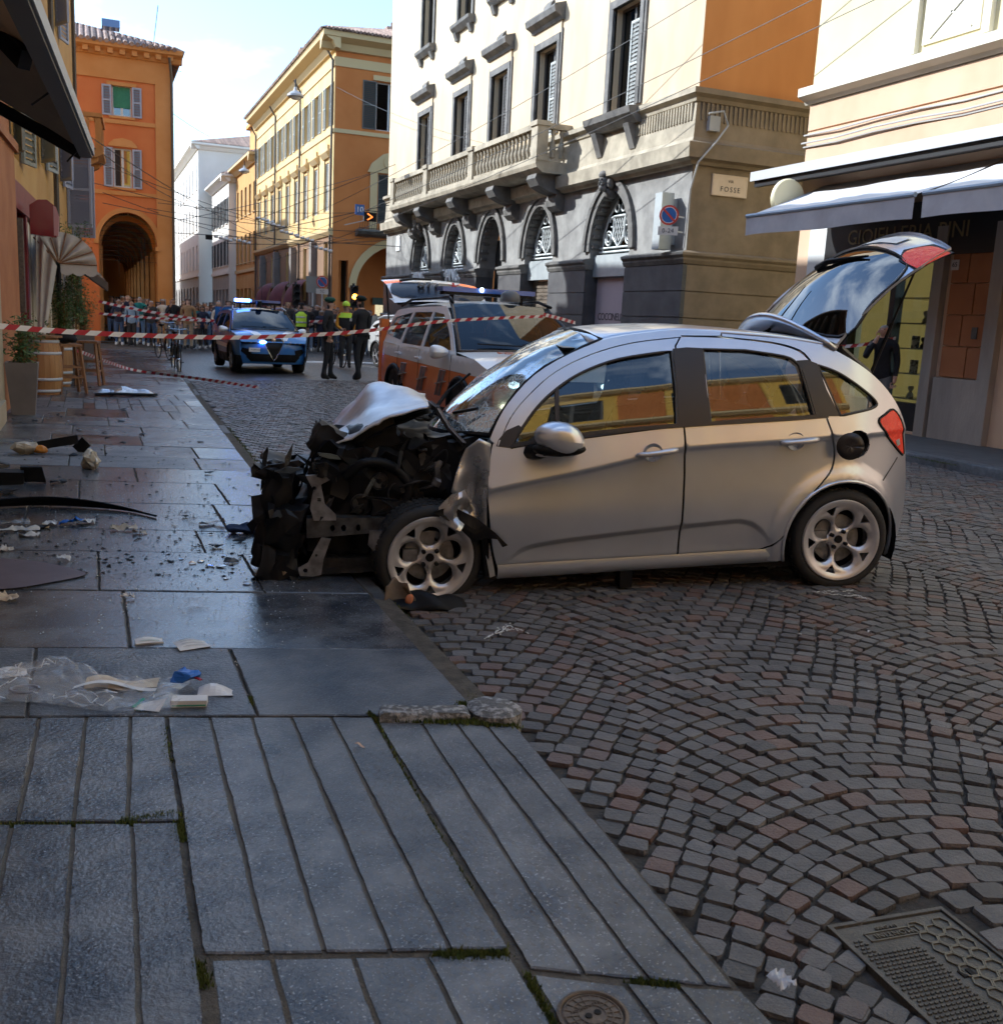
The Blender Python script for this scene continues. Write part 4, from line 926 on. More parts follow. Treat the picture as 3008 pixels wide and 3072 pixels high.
b = MB(); Fy.sheet(b, rect(0, L, 0, 14.9), [rect(u-.6, u+.6, 11.2, 13.3) for u in us]+[rect(u-.6, u+.6, 6.9, 9.4) for u in us]+[rect(u-.45, u+.45, 2.2, 5.2) for u in us], thick=.35); b.build('street_wall', m_yel, yp)
b = MB(); ou = [(0, 0), (1.5, 0)]; 
b = MB(); Fyo.sheet(b, rect(.008, 14, 0, 14.88), [rect(2.2, 3.6, 11.1, 13.5), rect(2.4, 3.7, 6.35, 8.9), arch(3.9, 5.2, .02, 2.9, rise=2.4), rect(.35, .85, .05, 4.3)], thick=.35, d=.008); b.build('end_wall', m_ora, yp)
b = MB(); b.bb(.35, 13.6, 3.0, 3.1, 0, 5.6); b.build('portico_back_wall', m_ora, yp)
b = MB(); b.bb(.36, 13.6, .36, 3.0, 5.5, 5.6); b.build('portico_ceiling', m_ora, yp)
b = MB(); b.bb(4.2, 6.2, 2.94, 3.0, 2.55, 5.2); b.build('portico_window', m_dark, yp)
b = MB(); b.bb(3.2, 7.2, 2.9, 3.0, .3, 2.1); b.build('lit_shop_window', mat('lit_shop', (.4, .35, .22), (.1, .09, .07), 5, .5, emit=.35, ecol=(1, .8, .45), lo=.4, hi=.6), yp)
b = MB(); b.bb(3.0, 7.4, 2.84, 2.9, 2.1, 2.5); b.build('shop_sign_band', mat('dark_green_sign', (.03, .05, .03), rough=.5), yp)
N = 18; b = MB()
for t in range(N):
    a0, a1 = math.pi*t/N, math.pi*(t+1)/N; P = lambda rr, a, d: Fyo.p(3.9-(2.6+rr)*math.cos(a), 2.9+(2.4+rr)*math.sin(a), d)
    b.add([P(0, a0, .06), P(0, a1, .06), P(.4, a1, .06), P(.4, a0, .06), P(0, a0, -.3), P(0, a1, -.3), P(.4, a1, -.02), P(.4, a0, -.02)], [(0, 1, 2, 3), (4, 5, 1, 0), (3, 2, 6, 7)])
Fyo.box(b, 1.0, 1.35, 2.7, 2.95, -.3, .1); b.build('arch_moulding', mat('tan_trim', (.62, .45, .22), rough=.8), yp)
m_tan = mat('tan_trim')
for z0, z1, d in ((10.75, 10.95, .06), (14.0, 14.45, .06)):
    b = MB(); Fy.box(b, 0, L, z0, z1, -.02, d); b.build('string_course', m_tan, yp); b = MB(); Fyo.box(b, -d, 14, z0, z1, -.02, d); b.build('string_course', m_tan, yp)
b = MB(); Fy.prof(b, -.7, L+.4, [(-.1, 14.7), (.15, 14.75), (.3, 15.05), (.75, 15.25), (.8, 15.5), (-.1, 15.55)]); b.build('cornice', m_tan, yp)
b = MB(); Fyo.prof(b, -.8, 14, [(-.1, 14.7), (.15, 14.75), (.3, 15.05), (.75, 15.25), (.78, 15.5), (-.1, 15.55)]); b.build('cornice', m_tan, yp)
tiles_roof(yp, 0, 14, 0, L, 15.55, 18.2, m=m_tile, over=.85)
for x, y in ((7, 6), (5.2, 9), (9, 4), (1.5, 17)):
    b = MB(); b.bb(x, x+.8, y, y+.8, 15.5, 18.6); b.bb(x-.1, x+.9, y-.1, y+.9, 18.6, 18.75); b.tube([(x+.4, y+.4, 18.75), (x+.4, y+.4, 19.1)], .15, 8); b.build('chimney', m_tile, yp)
for u in us:
    window(Fy, yp, u, 11.2, 1.2, 2.1, .2, m_wframe, shut='open', shut_m=m_shg, bars=1)
    wn = window(Fy, yp, u, 6.9, 1.2, 2.5, .2, m_wframe, shut='closed', shut_m=mat('pale_shutter', (.5, .5, .46), rough=.65), bars=1)
    k = MB(); Fy.prof(k, u-.8, u+.8, [(0, 9.6), (.12, 9.6), (.3, 9.85), (.05, 10.05), (0, 10.05)]); Fy.box(k, u-.3, u+.3, 10.0, 10.3, 0, .1); Fy.box(k, u-.72, u-.6, 6.9, 9.6, 0, .06); Fy.box(k, u+.6, u+.72, 6.9, 9.6, 0, .06); k.build('hood', m_tan, wn)
    window(Fy, yp, u, 2.2, .9, 3.0, .25, m_wframe_b, pane=m_pane, bars=3)
for i, u in enumerate([4.2, 10.4, 16.5, 22.4]):
    k = MB(); Fy.box(k, u-.3, u+.3, 0, 5.4, -.05, .35); Fy.box(k, u-.4, u+.4, 3.0, 3.15, -.05, .45); k.build('street_pilaster', mat('grey_pilaster', (.22, .19, .165), (.28, .24, .2), 2, .8), yp)
k = MB(); Fy.prof(k, 0, L, [(0, 5.55), (.1, 5.55), (.25, 5.75), (.25, 5.9), (0, 5.95)]); k.build('string_course', m_tan, yp)
k = MB(); Fy.sheet(k, rect(0, L, .0, 5.5), [rect(u-.5, u+.5, 2.15, 5.25) for u in us], thick=.05, d=.03); k.build('base_course', mat('brown_plaster', (.24, .135, .07), (.30, .175, .095), .8, .85), yp)
w1 = window(Fyo, yp, 2.9, 11.1, 1.4, 2.4, .2, m_wframe, bars=0, pane=glass('sky_pane', (.05, .07, .1), 2.6))
k = MB(); louvre(Fyo, k, 1.45, 2.18, 11.1, 13.5, .02, .06); k.build('shutter', mat('dark_shutter', (.12, .11, .09), rough=.65), w1); k = MB(); Fyo.box(k, 2.0, 3.9, 13.55, 13.8, 0, .1); k.build('lintel', m_tan, w1)
w2 = window(Fyo, yp, 3.05, 6.35, 1.3, 2.55, .12, m_wframe, shut='closed', shut_m=mat('dark_shutter'))
k = MB(); Fyo.box(k, 1.95, 2.35, 5.9, 8.95, -.02, .08); Fyo.box(k, 3.75, 4.15, 5.9, 8.95, -.02, .08); Fyo.sheet(k, [(1.8, 8.95), (4.3, 8.95), (4.1, 9.4), (3.5, 9.9), (3.05, 10.05), (2.6, 9.9), (2.0, 9.4)], thick=.1, d=.1); Fyo.sheet(k, [(3.05+.4*math.cos(t*.4), 9.5+.35*math.sin(t*.4)) for t in range(16)], thick=.05, d=.15); k.build('surround', m_tan, w2)
k = MB(); Fyo.prof(k, 1.2, 6, [(0, 5.6), (.6, 5.7), (.8, 5.85), (.8, 5.95), (0, 5.95)]); by = k.build('iron_balcony', mat('dark_trim_stone'), yp)
k = MB()
for t in range(36): x = 1.25+t*.13; k.tube([Fyo.p(x, 5.95, .75), Fyo.p(x+.05, 6.35, .78), Fyo.p(x, 6.85, .75)], .012, 4)
for z in (6.0, 6.9): k.bar(Fyo.p(1.2, z, .75), Fyo.p(6, z, .75), .03, .03)
k.build('railing', m_blackm, by)
for u in (0.15, 8.8, 17.5, L-.2):
    k = MB(); k.tube([Fy.p(u, 14.9, .5), Fy.p(u, 14.3, .12), Fy.p(u, 0, .12)], .06, 6); k.build('downpipe', mat('copper_pipe', (.10, .085, .07), rough=.5, metal=.5), yp)
for i, u in enumerate((7.2, 12.6, 18.4)):    # small dark red awnings over the shops
    t = thing('dome_awning', ['maroon dome awning on the yellow palazzo nearest the corner', 'maroon dome awning in the middle of the yellow palazzo', 'farthest maroon dome awning on the yellow palazzo'][i], 'awning', tuple(Vector((YX, YY0, 1.9))+Vector((0, u, 0))), 0, 'maroon awnings')
    k = MB(); k.grid(lambda a, c: (-1.3*math.sin(c*math.pi/2)*(.55+.45*math.sin(a*math.pi)), -1.3+2.6*a, 1.5*math.cos(c*math.pi/2)), 10, 6); k.build('fabric', mat('maroon_fabric', (.12, .035, .045), (.16, .05, .06), 4, .8), t, smooth=True)
    k = MB(); k.grid(lambda a, c: (-1.3*(.55+.45*math.sin(a*math.pi)), -1.3+2.6*a, -.2*c+.03*math.sin(a*25)*c), 20, 1); k.build('valance', mat('maroon_fabric'), t)
# buildings farther along the right side
def block(name, label, x, y0, y1, h, m, wins_, trim, nrow, sh=None, ground=None, wid=14, roof=True, endm=None, ww=1.1, arcs=False):
    t = thing(name, label, 'building', (x, y0, 0)); F_ = Fac((0, 0, 0), (0, 1, 0), (-1, 0, 0)); E_ = Fac((0, 0, 0), (1, 0, 0), (0, -1, 0)); L = y1-y0
    us = [L*(i+.5)/wins_ for i in range(wins_)]; z0 = 4.8; fh = (h-z0-.6)/nrow; rr = [(z0+k*fh+.5, fh*.6) for k in range(nrow)]
    hs = [rect(u-ww/2, u+ww/2, z, z+q) for u in us for z, q in rr]
    gh = [arch(u, 1.9, .02, 2.6) if arcs else rect(u-.8, u+.8, .02, 3.2) for u in us]
    b = MB(); F_.sheet(b, rect(0, L, z0-.3, h), hs, thick=.3); b.build('wall', m, t)
    b = MB(); F_.sheet(b, rect(0, L, 0, z0-.3), gh, thick=.3); b.build('ground_floor_wall', ground or m, t)
    es = [.9+i*2.6 for i in range(2)]
    b = MB(); E_.sheet(b, rect(.008, wid, 0, h-.01), thick=.3, d=.008); b.build('end_wall', endm or m, t)
    for u in us:
        for z, q in rr: window(F_, t, u, z, ww, q, .18, m_wframe, shut='open' if sh else None, shut_m=sh, sill=.1, sm=trim)
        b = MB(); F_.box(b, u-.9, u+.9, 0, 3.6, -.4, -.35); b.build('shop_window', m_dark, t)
    b = MB(); F_.prof(b, -.5, L, [(-.1, h-.3), (.15, h-.3), (.4, h), (.7, h+.12), (.7, h+.3), (-.1, h+.35)]); E_.prof(b, -.69, wid, [(-.1, h-.31), (.15, h-.31), (.4, h-.01), (.68, h+.11), (.68, h+.29), (-.1, h+.34)]); b.build('cornice', trim, t)
    b = MB(); F_.box(b, 0, L, z0-.3, z0-.05, -.02, .12); b.build('string_course', trim, t)
    if roof: tiles_roof(t, 0, wid, 0, L, h+.3, h+2.4, m=m_tile, over=.6)
    return t
m_wht = mat('white_plaster', (.78, .74, .66), (.82, .79, .72), .5, .85); m_pnk = mat('pink_plaster', (.70, .40, .28), (.74, .46, .34), .5, .85)
m_gst = mat('grey_ground_stone', (.34, .31, .28), (.4, .37, .33), 1, .8); m_orr = mat('orange_rusticated', (.56, .29, .075), (.62, .34, .10), 1, .85)
ob = block('ochre_house', 'ochre house with rusticated corner beyond the yellow palazzo', 12.2, 81.2, 93, 12.9, m_orr, 5, m_tan, 2, ground=m_orr, wid=10)
for k_ in range(10):
    for s in range(2):
        b = MB(); E_ = Fac((0, 0, 0), (1, 0, 0), (0, -1, 0)); E_.box(b, -.03, 1.2-.4*(k_ % 2), .1+k_*.48, .55+k_*.48, -.1, .05) if s == 0 else Fac((0, 0, 0), (0, 1, 0), (-1, 0, 0)).box(b, -.05, 1.4-.5*(k_ % 2), .1+k_*.48, .55+k_*.48, -.1, .05); b.build('quoin_block', m_orr, ob)
k = MB(); k.bb(.2, 5, .2, 5, 13.2, 15.6); k.bb(-.1, 5.3, -.1, 5.3, 15.6, 15.9); k.build('roof_turret', m_orr, ob)
block('narrow_white_house', 'narrow white house with black shutters past the ochre house', 11.6, 93.2, 106, 12.6, m_wht, 5, m_wht, 2, sh=mat('black_shutter', (.04, .04, .04), rough=.6), ground=m_gst, wid=9)
wb = block('tall_white_house', 'tall white house with arched grey ground floor down the street', 10.4, 107, 140, 17.0, m_wht, 9, m_wht, 3, ground=m_gst, wid=12, arcs=True)
gh = thing('roof_terrace', 'glazed roof terrace with plants above the white houses', 'roof terrace', (16, 99, 13.0)); k = MB(); k.bb(0, 6, 0, 10, 0, 3.6); k.build('terrace_wall', m_wht, gh); k = MB(); k.bb(-.4, 6.4, -.4, 10, 3.6, 3.8); [k.tube([(x, -.3, 3.8), (x, -.3, 5.2)], .05, 5) for x in (0, 1.5, 3, 4.5, 6)]; k.bb(-.1, 6.1, -.35, -.25, 5.1, 5.2); k.build('railing', mat('galvanised'), gh)
k = MB(); k.add([(0, 0, 5.2), (6, 0, 5.2), (6, 5, 7), (0, 5, 7)], [(0, 1, 2, 3)]); k.build('glass_roof', mat('pale_roof', (.6, .68, .66), rough=.3), gh)
block('pink_house', 'pink and orange house closing the view at the street end', 8.4, 141, 175, 16.2, m_pnk, 8, m_wht, 3, sh=m_shg, wid=12)
eb = thing('street_end_house', 'pale house at the far end where the street bends', 'building', (-2, 200, 0)); k = MB(); k.bb(0, 26, 0, 10, 0, 15); k.build('wall', m_wht, eb)
for i in range(6):
    for j in range(3): k = MB(); k.bb(1.5+i*4, 2.8+i*4, -.03, .05, 4.5+j*3.4, 6.6+j*3.4); k.build('window', m_dark, eb)

# ---------------------------------------------------------------- orange house with portico, left
OX0, OX1, OY0, OY1, OH = -9.0, 2.95, 40.0, 74.0, 10.35
m_or1 = mat('red_orange_plaster', (.55, .14, .033), (.62, .19, .05), .6, .85, bump=.12, bscale=18)
m_or2 = mat('ochre_trim', (.55, .225, .055), (.62, .28, .085), .8, .85, bump=.1, bscale=18)
op = thing('orange_portico_house', 'orange red house with ochre corner pilaster and a tall portico arch at the left', 'building', (0, OY0, 0))
Fo = Fac((0, 0, 0), (1, 0, 0), (0, -1, 0))
b = MB(); Fo.sheet(b, rect(OX0, 2.42, 0, 9.2), [arch(1.42, 2.0, .02, 3.55, rise=1.15), rect(.98, 1.62, 7.98, 9.0), rect(.98, 1.6, 5.55, 6.9)], thick=.4); b.build('front_wall', m_or1, op)
b = MB(); Fo.box(b, 2.42, OX1, 0, 9.2, -.4, .06); b.build('corner_pilaster', m_or2, op)
b = MB(); Fo.box(b, OX0, OX1+.02, 9.2, 9.95, -.3, .05); b.build('frieze', m_or2, op)
for z0, z1 in ((7.72, 7.86), (5.28, 5.42), (3.35, 3.42)):
    if z0 < 3.4: continue
    b = MB(); Fo.box(b, OX0, 2.42, z0, z1, -.02, .04); b.build('string_course', m_or2, op)
b = MB(); Fo.prof(b, OX0, OX1+.4, [(-.1, 9.95), (.12, 9.95), (.2, 10.1), (.4, 10.2), (.42, 10.35), (-.1, 10.4)]); b.build('cornice', m_or2, op)
for i in range(26): b = MB(); Fo.box(b, OX1-.1-i*.4, OX1+.08-i*.4, 10.0, 10.18, .05, .32); b.build('cornice_bracket', m_or2, op)
b = MB(); N = 22
for t in range(N):
    a0, a1 = math.pi*t/N, math.pi*(t+1)/N; P = lambda rr, a, d: Fo.p(1.42-(1.0+rr)*math.cos(a), 3.55+(1.15+rr)*math.sin(a), d)
    b.add([P(0, a0, .05), P(0, a1, .05), P(.16, a1, .05), P(.16, a0, .05), P(0, a0, -.4), P(0, a1, -.4), P(.16, a1, -.02), P(.16, a0, -.02)], [(0, 1, 2, 3), (4, 5, 1, 0), (3, 2, 6, 7)])
Fo.box(b, 2.36, 2.52, 3.4, 3.55, -.4, .12); b.build('arch_moulding', m_or2, op)
m_lav = mat('lavender_grey_shutter', (.36, .37, .43), rough=.65)
w1 = window(Fo, op, 1.3, 7.98, .64, 1.02, .14, m_wframe, shut='open', shut_m=m_lav, bars=0, pane=glass('sky_pane'), sill=.05, sm=m_or2)
k = MB(); Fo.box(k, 1.02, 1.58, 8.28, 8.98, -.1, -.07); k.build('green_blind', mat('green_blind', (.03, .17, .09), (.05, .22, .12), 12, .7), w1); k = MB(); Fo.box(k, .8, 1.8, 9.0, 9.12, 0, .06); k.build('lintel', m_or2, w1)
w2 = window(Fo, op, 1.29, 5.55, .62, 1.35, .14, m_wframe, shut='open', shut_m=m_lav, bars=0, pane=glass('sky_pane'), sill=.05, sm=m_or2)
k = MB(); Fo.sheet(k, [(.8, 6.95), (1.8, 6.95), (1.75, 7.05), (1.6, 7.18), (1.3, 7.25), (1.0, 7.18), (.85, 7.05)], thick=.05, d=.05); k.build('lintel', m_or2, w2)
k = MB(); Fo.box(k, 1.0, 1.22, 5.6, 6.86, -.12, -.09); k.build('drawn_curtain', mat('dark_curtain', (.035, .025, .02), rough=.9), w2)
# street wall with arcade piers, vault and inner wall
Fos = Fac((OX1, 0, 0), (0, 1, 0), (1, 0, 0)); LO = OY1-OY0; ac = [3.0+i*4.0 for i in range(8)]
ou = [(.4, 0)]
for c in ac: ou += [(c-1.5, 0), (c-1.5, 2.7)]+[(c-1.5*math.cos(math.pi*t/12), 2.7+1.5*math.sin(math.pi*t/12)) for t in range(1, 12)]+[(c+1.5, 2.7), (c+1.5, 0)]
ou += [(LO, 0), (LO, 9.9), (.4, 9.9)]
hs = [rect(c-.5, c+.5, 5.6, 7.0) for c in ac]+[rect(c-.5, c+.5, 7.95, 9.1) for c in ac]
b = MB(); Fos.sheet(b, ou, hs, thick=.55); b.build('arcade_wall', m_or2, op)
for c in ac:
    for z, h in ((5.6, 1.4), (7.95, 1.15)): window(Fos, op, c, z, 1.0, h, .2, m_wframe, shut='open', shut_m=m_lav, bars=0)
m_vault = mat('ochre_vault', (.50, .33, .14), (.56, .40, .2), .8, .85)
b = MB(); b.grid(lambda u, v: (1.42-1.0*math.cos(math.pi*v), .4+(LO-.4)*u, 3.55+1.1*math.sin(math.pi*v)), 4, 14); b.build('portico_vault', m_vault, op, smooth=True)
for i in range(9):
    b = MB(); yv = 1.0+i*4.0
    for t in range(14): a0, a1 = math.pi*t/14, math.pi*(t+1)/14; P = lambda rr, a, y: (1.42-rr*math.cos(a), y, 3.5+rr*1.1*math.sin(a)); b.add([P(.9, a0, yv), P(.9, a1, yv), P(.9, a1, yv+.4), P(.9, a0, yv+.4), P(1.05, a0, yv), P(1.05, a1, yv), P(1.05, a1, yv+.4), P(1.05, a0, yv+.4)], [(0, 1, 2, 3), (4, 5, 1, 0), (3, 2, 6, 7)])
    b.build('vault_rib', m_or2, op)
b = MB(); b.bb(.2, .42, .4, LO, 0, 5); b.build('inner_wall', m_vault, op)
for i in range(9):
    b = MB(); b.bb(.42, .47, 1.8+i*4, 3.8+i*4, .1, 3.0); b.build('portico_door', m_dark, op)
    b = MB(); b.bb(.42, .56, .9+i*4, 1.35+i*4, 0, 3.5); b.build('inner_pilaster', m_or2, op)
b = MB(); b.bb(.2, OX1-.5, 0.0, LO, -.02, .05); b.build('portico_floor', m_slab, op)
net = MB()
for i in range(9): net.tube([Fo.p(.45, 3.0+i*.17, -.3), Fo.p(2.4, 3.0+i*.17, -.3)], .008, 4)
for x in (.5, 1.1, 1.9, 2.0): net.tube([Fo.p(x, 2.4, -.3), Fo.p(x, 3.9, -.3)], .008, 4)
net.build('pigeon_net_wires', m_blackm, op)
b = MB(); Fac((OX0, 0, 0), (0, 1, 0), (-1, 0, 0)).sheet(b, rect(0, LO, 0, 9.9), thick=.3); b.build('rear_wall', m_or1, op)
tiles_roof(op, OX0, OX1, 0, LO, OH, OH+2.2, m=m_tile, over=.42)
k = MB(); k.bb(.7, 1.3, .35, .95, 11.0, 11.25); k.build('roof_window', mat('skylight_blue', (.12, .2, .4), rough=.2), op)
k = MB(); k.tube([Fo.p(2.9, 10.1, .35), Fo.p(2.98, 9.4, .15), Fo.p(3.0, .2, .12)], .05, 6); k.build('downpipe', mat('copper_pipe'), op)
k = MB(); q = atY(312, 675, OY0-.3); Fo.box(k, q.x-.12, q.x+.12, q.z-.2, q.z+.2, .1, .35); k.build('wall_lantern', m_blackm, op)
# taller house behind the portico house on the left (throws the shade along the street)
th_ = thing('tall_left_house', 'tall ochre house beyond the portico house on the left', 'building', (-9, 74.5, 0)); k = MB(); k.bb(0, 13, 0, 60, 0, 13.4); k.build('wall', m_or2, th_); tiles_roof(th_, 0, 13, 0, 60, 13.4, 15.4, m=m_tile)

# ---------------------------------------------------------------- near houses on the left
m_lc = mat('left_cream_stone', (.40, .32, .20), (.48, .39, .26), 2, .75, bump=.3, bscale=30)
m_lo = mat('left_orange_plaster', (.36, .125, .035), (.45, .18, .06), 1.5, .85, bump=.2, bscale=25)
m_ly = mat('left_ochre_plaster', (.52, .28, .07), (.58, .34, .10), 1, .85, bump=.15, bscale=25)
m_lp = mat('left_pink_plaster', (.44, .33, .26), (.50, .38, .30), 1, .85, bump=.15, bscale=25)
ANG = math.atan(.045); LU = Vector((math.sin(ANG), math.cos(ANG), 0)); LN = Vector((math.cos(ANG), -math.sin(ANG), 0))
nh = thing('cream_shop_house', 'house with cream stone shop pier and long dark awning at the left edge', 'building', (-1.05, 14.0, 0))
Fn = Fac((0, 0, 0), (0, 1, 0), (1, 0, 0))
b = MB(); Fn.sheet(b, rect(-34, 0, 0, 11.2), [rect(-3.6, -.75, .15, 2.9), rect(-8.4, -4.4, .15, 2.9), rect(-2.6, -1.4, 4.6, 6.6), rect(-6.6, -5.4, 4.6, 6.6)], thick=.4); b.build('wall', m_lp, nh)
b = MB(); Fn.box(b, -.75, .02, 0, 3.05, -.3, .06); b.build('shop_pier', m_lc, nh)
b = MB(); Fn.box(b, -9, -.7, 2.9, 3.4, -.2, .1); b.build('shop_fascia', m_lc, nh)
b = MB(); Fn.box(b, -8.4, -.75, .2, 2.9, -.3, -.27); b.build('shop_window', m_glassd, nh); b = MB(); Fn.box(b, -9, -.7, 0, .25, -.3, .12); b.build('threshold', m_lc, nh)
b = MB(); b.bb(-9, -.4, -33.9, -.1, 11.1, 11.3); b.build('roof', m_tile, nh)
b = MB(); Fn.box(b, -34, 0, .0, 11.2, -8.5, -8.3); b.build('rear_wall', m_lp, nh); b = MB(); Fac((0, 0, 0), (1, 0, 0), (0, 1, 0)).sheet(b, rect(-8.3, -.4, 0, 11.2), thick=.3, d=0); b.build('end_wall', m_lp, nh)
for u in (-2.0, -6.0): window(Fn, nh, u, 4.6, 1.2, 2.0, .2, m_wframe, shut='open', shut_m=m_shg)
# glass shelter over the shop door
k = MB(); k.add([Fn.p(-2.6, 3.75, .1), Fn.p(-1.2, 3.75, .1), Fn.p(-1.2, 3.5, .42), Fn.p(-2.6, 3.5, .42)], [(0, 1, 2, 3), (3, 2, 1, 0)]); k.build('glass_shelter', mat('smoked_glass', (.06, .05, .045), rough=.1), nh)

lh = thing('orange_shop_house', 'narrow orange house with shutters and red wine shop front on the left', 'building', (-1.12, 14.2, 0))
Fl = Fac((0, 0, 0), LU, LN); LL = 19.6
ho = [rect(3.0, 4.0, 3.55, 5.35), rect(7.6, 8.7, 4.0, 5.9), rect(12.5, 13.6, 4.2, 6.1), rect(2.6, 6.9, .1, 2.75), rect(8.6, 11.4, .1, 2.7), rect(13, 16, .1, 2.8), rect(3.0, 4.0, 7.6, 9.4), rect(7.6, 8.7, 7.6, 9.4), rect(12.5, 13.6, 7.6, 9.4)]
b = MB(); Fl.sheet(b, rect(0, LL, 0, 11.9), ho, thick=.35); b.build('wall', m_ly, lh)
b = MB(); Fl.box(b, .15, 2.3, 0, 3.5, -.02, .10); Fl.box(b, .1, 2.4, 3.5, 3.62, -.02, .15); b.build('orange_pilaster', m_lo, lh)
b = MB(); Fl.box(b, .12, 2.2, 3.62, 11.9, -.02, .06); b.build('upper_pilaster', m_lo, lh)
b = MB(); Fl.box(b, 2.42, 2.55, 1.25, 2.6, .0, .16); b.build('wall_meter', mat('rusty_iron'), lh)
b = MB(); Fl.box(b, 2.4, 7.0, 0, 2.85, -.4, -.35); b.build('red_shop_front', mat('dark_red_paint', (.17, .018, .022), (.21, .028, .03), 3, .5), lh)
for u0, u1 in ((2.45, 2.75), (4.0, 4.25), (6.7, 6.95)):
    b = MB(); Fl.box(b, u0, u1, 0, 3.0, -.35, .06); b.build('red_shop_jamb', mat('dark_red_paint'), lh)
b = MB(); Fl.box(b, 2.45, 6.95, 2.75, 3.15, -.35, .08); b.build('red_fascia', mat('dark_red_paint'), lh)
b = MB(); Fl.box(b, 4.3, 4.9, .1, 2.7, -.3, .02); Fl.box(b, 5.4, 6.2, .1, 2.7, -.28, .0); b.build('cream_door_leaf', mat('cream_door', (.62, .55, .42), rough=.6), lh)
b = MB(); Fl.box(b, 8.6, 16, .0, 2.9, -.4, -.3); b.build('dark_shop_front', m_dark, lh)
for u0, u1 in ((7.0, 7.25), (8.3, 8.6), (11.4, 11.7), (12.8, 13.0), (16, 16.3)): b = MB(); Fl.box(b, u0, u1, 0, 3.0, -.3, .05); b.build('door_jamb', mat('cream_door'), lh)
for j, (u0, w_, z0, h) in enumerate([(3.5, 1.0, 3.55, 1.8), (8.15, 1.1, 4.0, 1.9), (13.05, 1.1, 4.2, 1.9), (3.5, 1.0, 7.6, 1.8), (8.15, 1.1, 7.6, 1.8), (13.05, 1.1, 7.6, 1.8)]):
    wn = window(Fl, lh, u0, z0, w_, h, .18, m_wframe)
    mm = mat('olive_shutter', (.26, .25, .19), rough=.65) if j % 3 == 0 else m_shg if j % 3 == 1 else m_lav
    for s, op_ in ((-1, .5 if j != 0 else .3), (1, .25)):        # leaves standing open from the wall
        hgx = u0+s*w_/2; dirv = Vector((s*math.cos(op_*3.0), 0)); ang_ = op_
        Fh = Fac(Fl.p(hgx, 0, .03), (LU*(s*math.cos(ang_))+LN*math.sin(ang_)), LN*math.cos(ang_)-LU*(s*math.sin(ang_)))
        k = MB(); louvre(Fh, k, 0, w_/2+.05, z0, z0+h, 0, .045, n=int(h/.1)); k.build('shutter', mm, wn)
# large lavender shutters standing open farther on
for u0, z0 in ((15.2, 3.35), (17.0, 3.2)):
    wn = MB(); Fl.box(wn, u0, u0+.9, z0, z0+1.9, -.05, .02); wn = wn.build('window', m_dark, lh)
    Fh = Fac(Fl.p(u0-.05, 0, .03), (LN*.92-LU*.3).normalized(), (-LU*.92-LN*.3).normalized()); k = MB(); louvre(Fh, k, 0, .62, z0, z0+1.9, 0, .045, n=24); k.build('shutter', m_lav, wn)
# timber eaves with carved brackets
m_tim = mat('dark_timber', (.035, .024, .016), (.075, .05, .03), 4, .8, bump=.3, bscale=20); m_gild = mat('ochre_bracket', (.16, .09, .03), (.30, .18, .06), 4, .8)
b = MB(); Fl.prof(b, 1.0, LL+.2, [(-.3, 11.5), (.5, 11.55), (1.15, 11.7), (1.2, 12.0), (-.3, 12.5)]); b.build('eaves', m_tim, lh)
for i in range(12):
    u0 = 1.6+i*1.62; k = MB(); Fl.prof(k, u0-.22, u0+.22, [(0, 10.2), (.15, 10.25), (.3, 10.6), (.75, 10.95), (1.0, 11.3), (1.05, 11.58), (0, 11.55)]); k.build('eaves_bracket', m_tim, lh)
    k = MB(); Fl.box(k, u0+.3, u0+1.3, 10.7, 11.5, 0, .25); k.build('eaves_panel', m_gild, lh)
b = MB(); Fl.prof(b, 0, LL+.2, [(1.2, 11.98), (-9, 13.6), (-9, 13.4), (1.2, 11.8)]); b.build('roof', m_tile, lh)
b = MB(); Fl.box(b, 0, LL, 0, 12.5, -9, -8.8); b.build('rear_wall', m_ly, lh)
b = MB(); Fac(Fl.p(LL, 0, 0), -LN, LU).sheet(b, rect(.35, 9, 0, 12.3), thick=.3, d=-.01); b.build('end_wall', m_ly, lh)
for u0 in (9.6, 17.8):
    k = MB(); k.tube([Fl.p(u0, 11.4, .14), Fl.p(u0, 3.2, .14)], .055, 6); k.tube([Fl.p(u0, 3.2, .14), Fl.p(u0, .2, .12)], .05, 6); k.build('downpipe', mat('copper_pipe'), lh)
# ochre balcony near the end of the row
k = MB(); Fl.prof(k, 17.0, 19.2, [(0, 5.35), (.7, 5.4), (.86, 5.5), (.86, 5.62), (0, 5.62)]); ob_ = k.build('balcony', m_or2, lh)
for q in (17.05, 18.1, 19.0): k = MB(); Fl.box(k, q, q+.16, 5.62, 6.45, .66, .82); k.build('pedestal', m_or2, ob_)
k = MB(); Fl.box(k, 17.0, 19.2, 6.45, 6.56, .62, .86); Fl.box(k, 17.0, 17.16, 6.45, 6.56, 0, .62); k.build('handrail', m_or2, ob_)
for q in (17.35, 17.55, 17.75, 17.95, 18.4, 18.6, 18.8): k = MB(); Fl.box(k, q-.04, q+.04, 5.62, 6.45, .70, .78); k.build('baluster', m_or2, ob_)
for q in (.16, .32, .48): k = MB(); Fl.box(k, 17.03, 17.11, 5.62, 6.45, q-.04, q+.04); k.build('baluster', m_or2, ob_)
for q in (17.3, 18.7): k = MB(); Fl.prof(k, q-.14, q+.14, [(0, 4.75), (.2, 4.8), (.35, 5.1), (.7, 5.3), (.72, 5.4), (0, 5.4)]); k.build('bracket', m_or2, ob_)

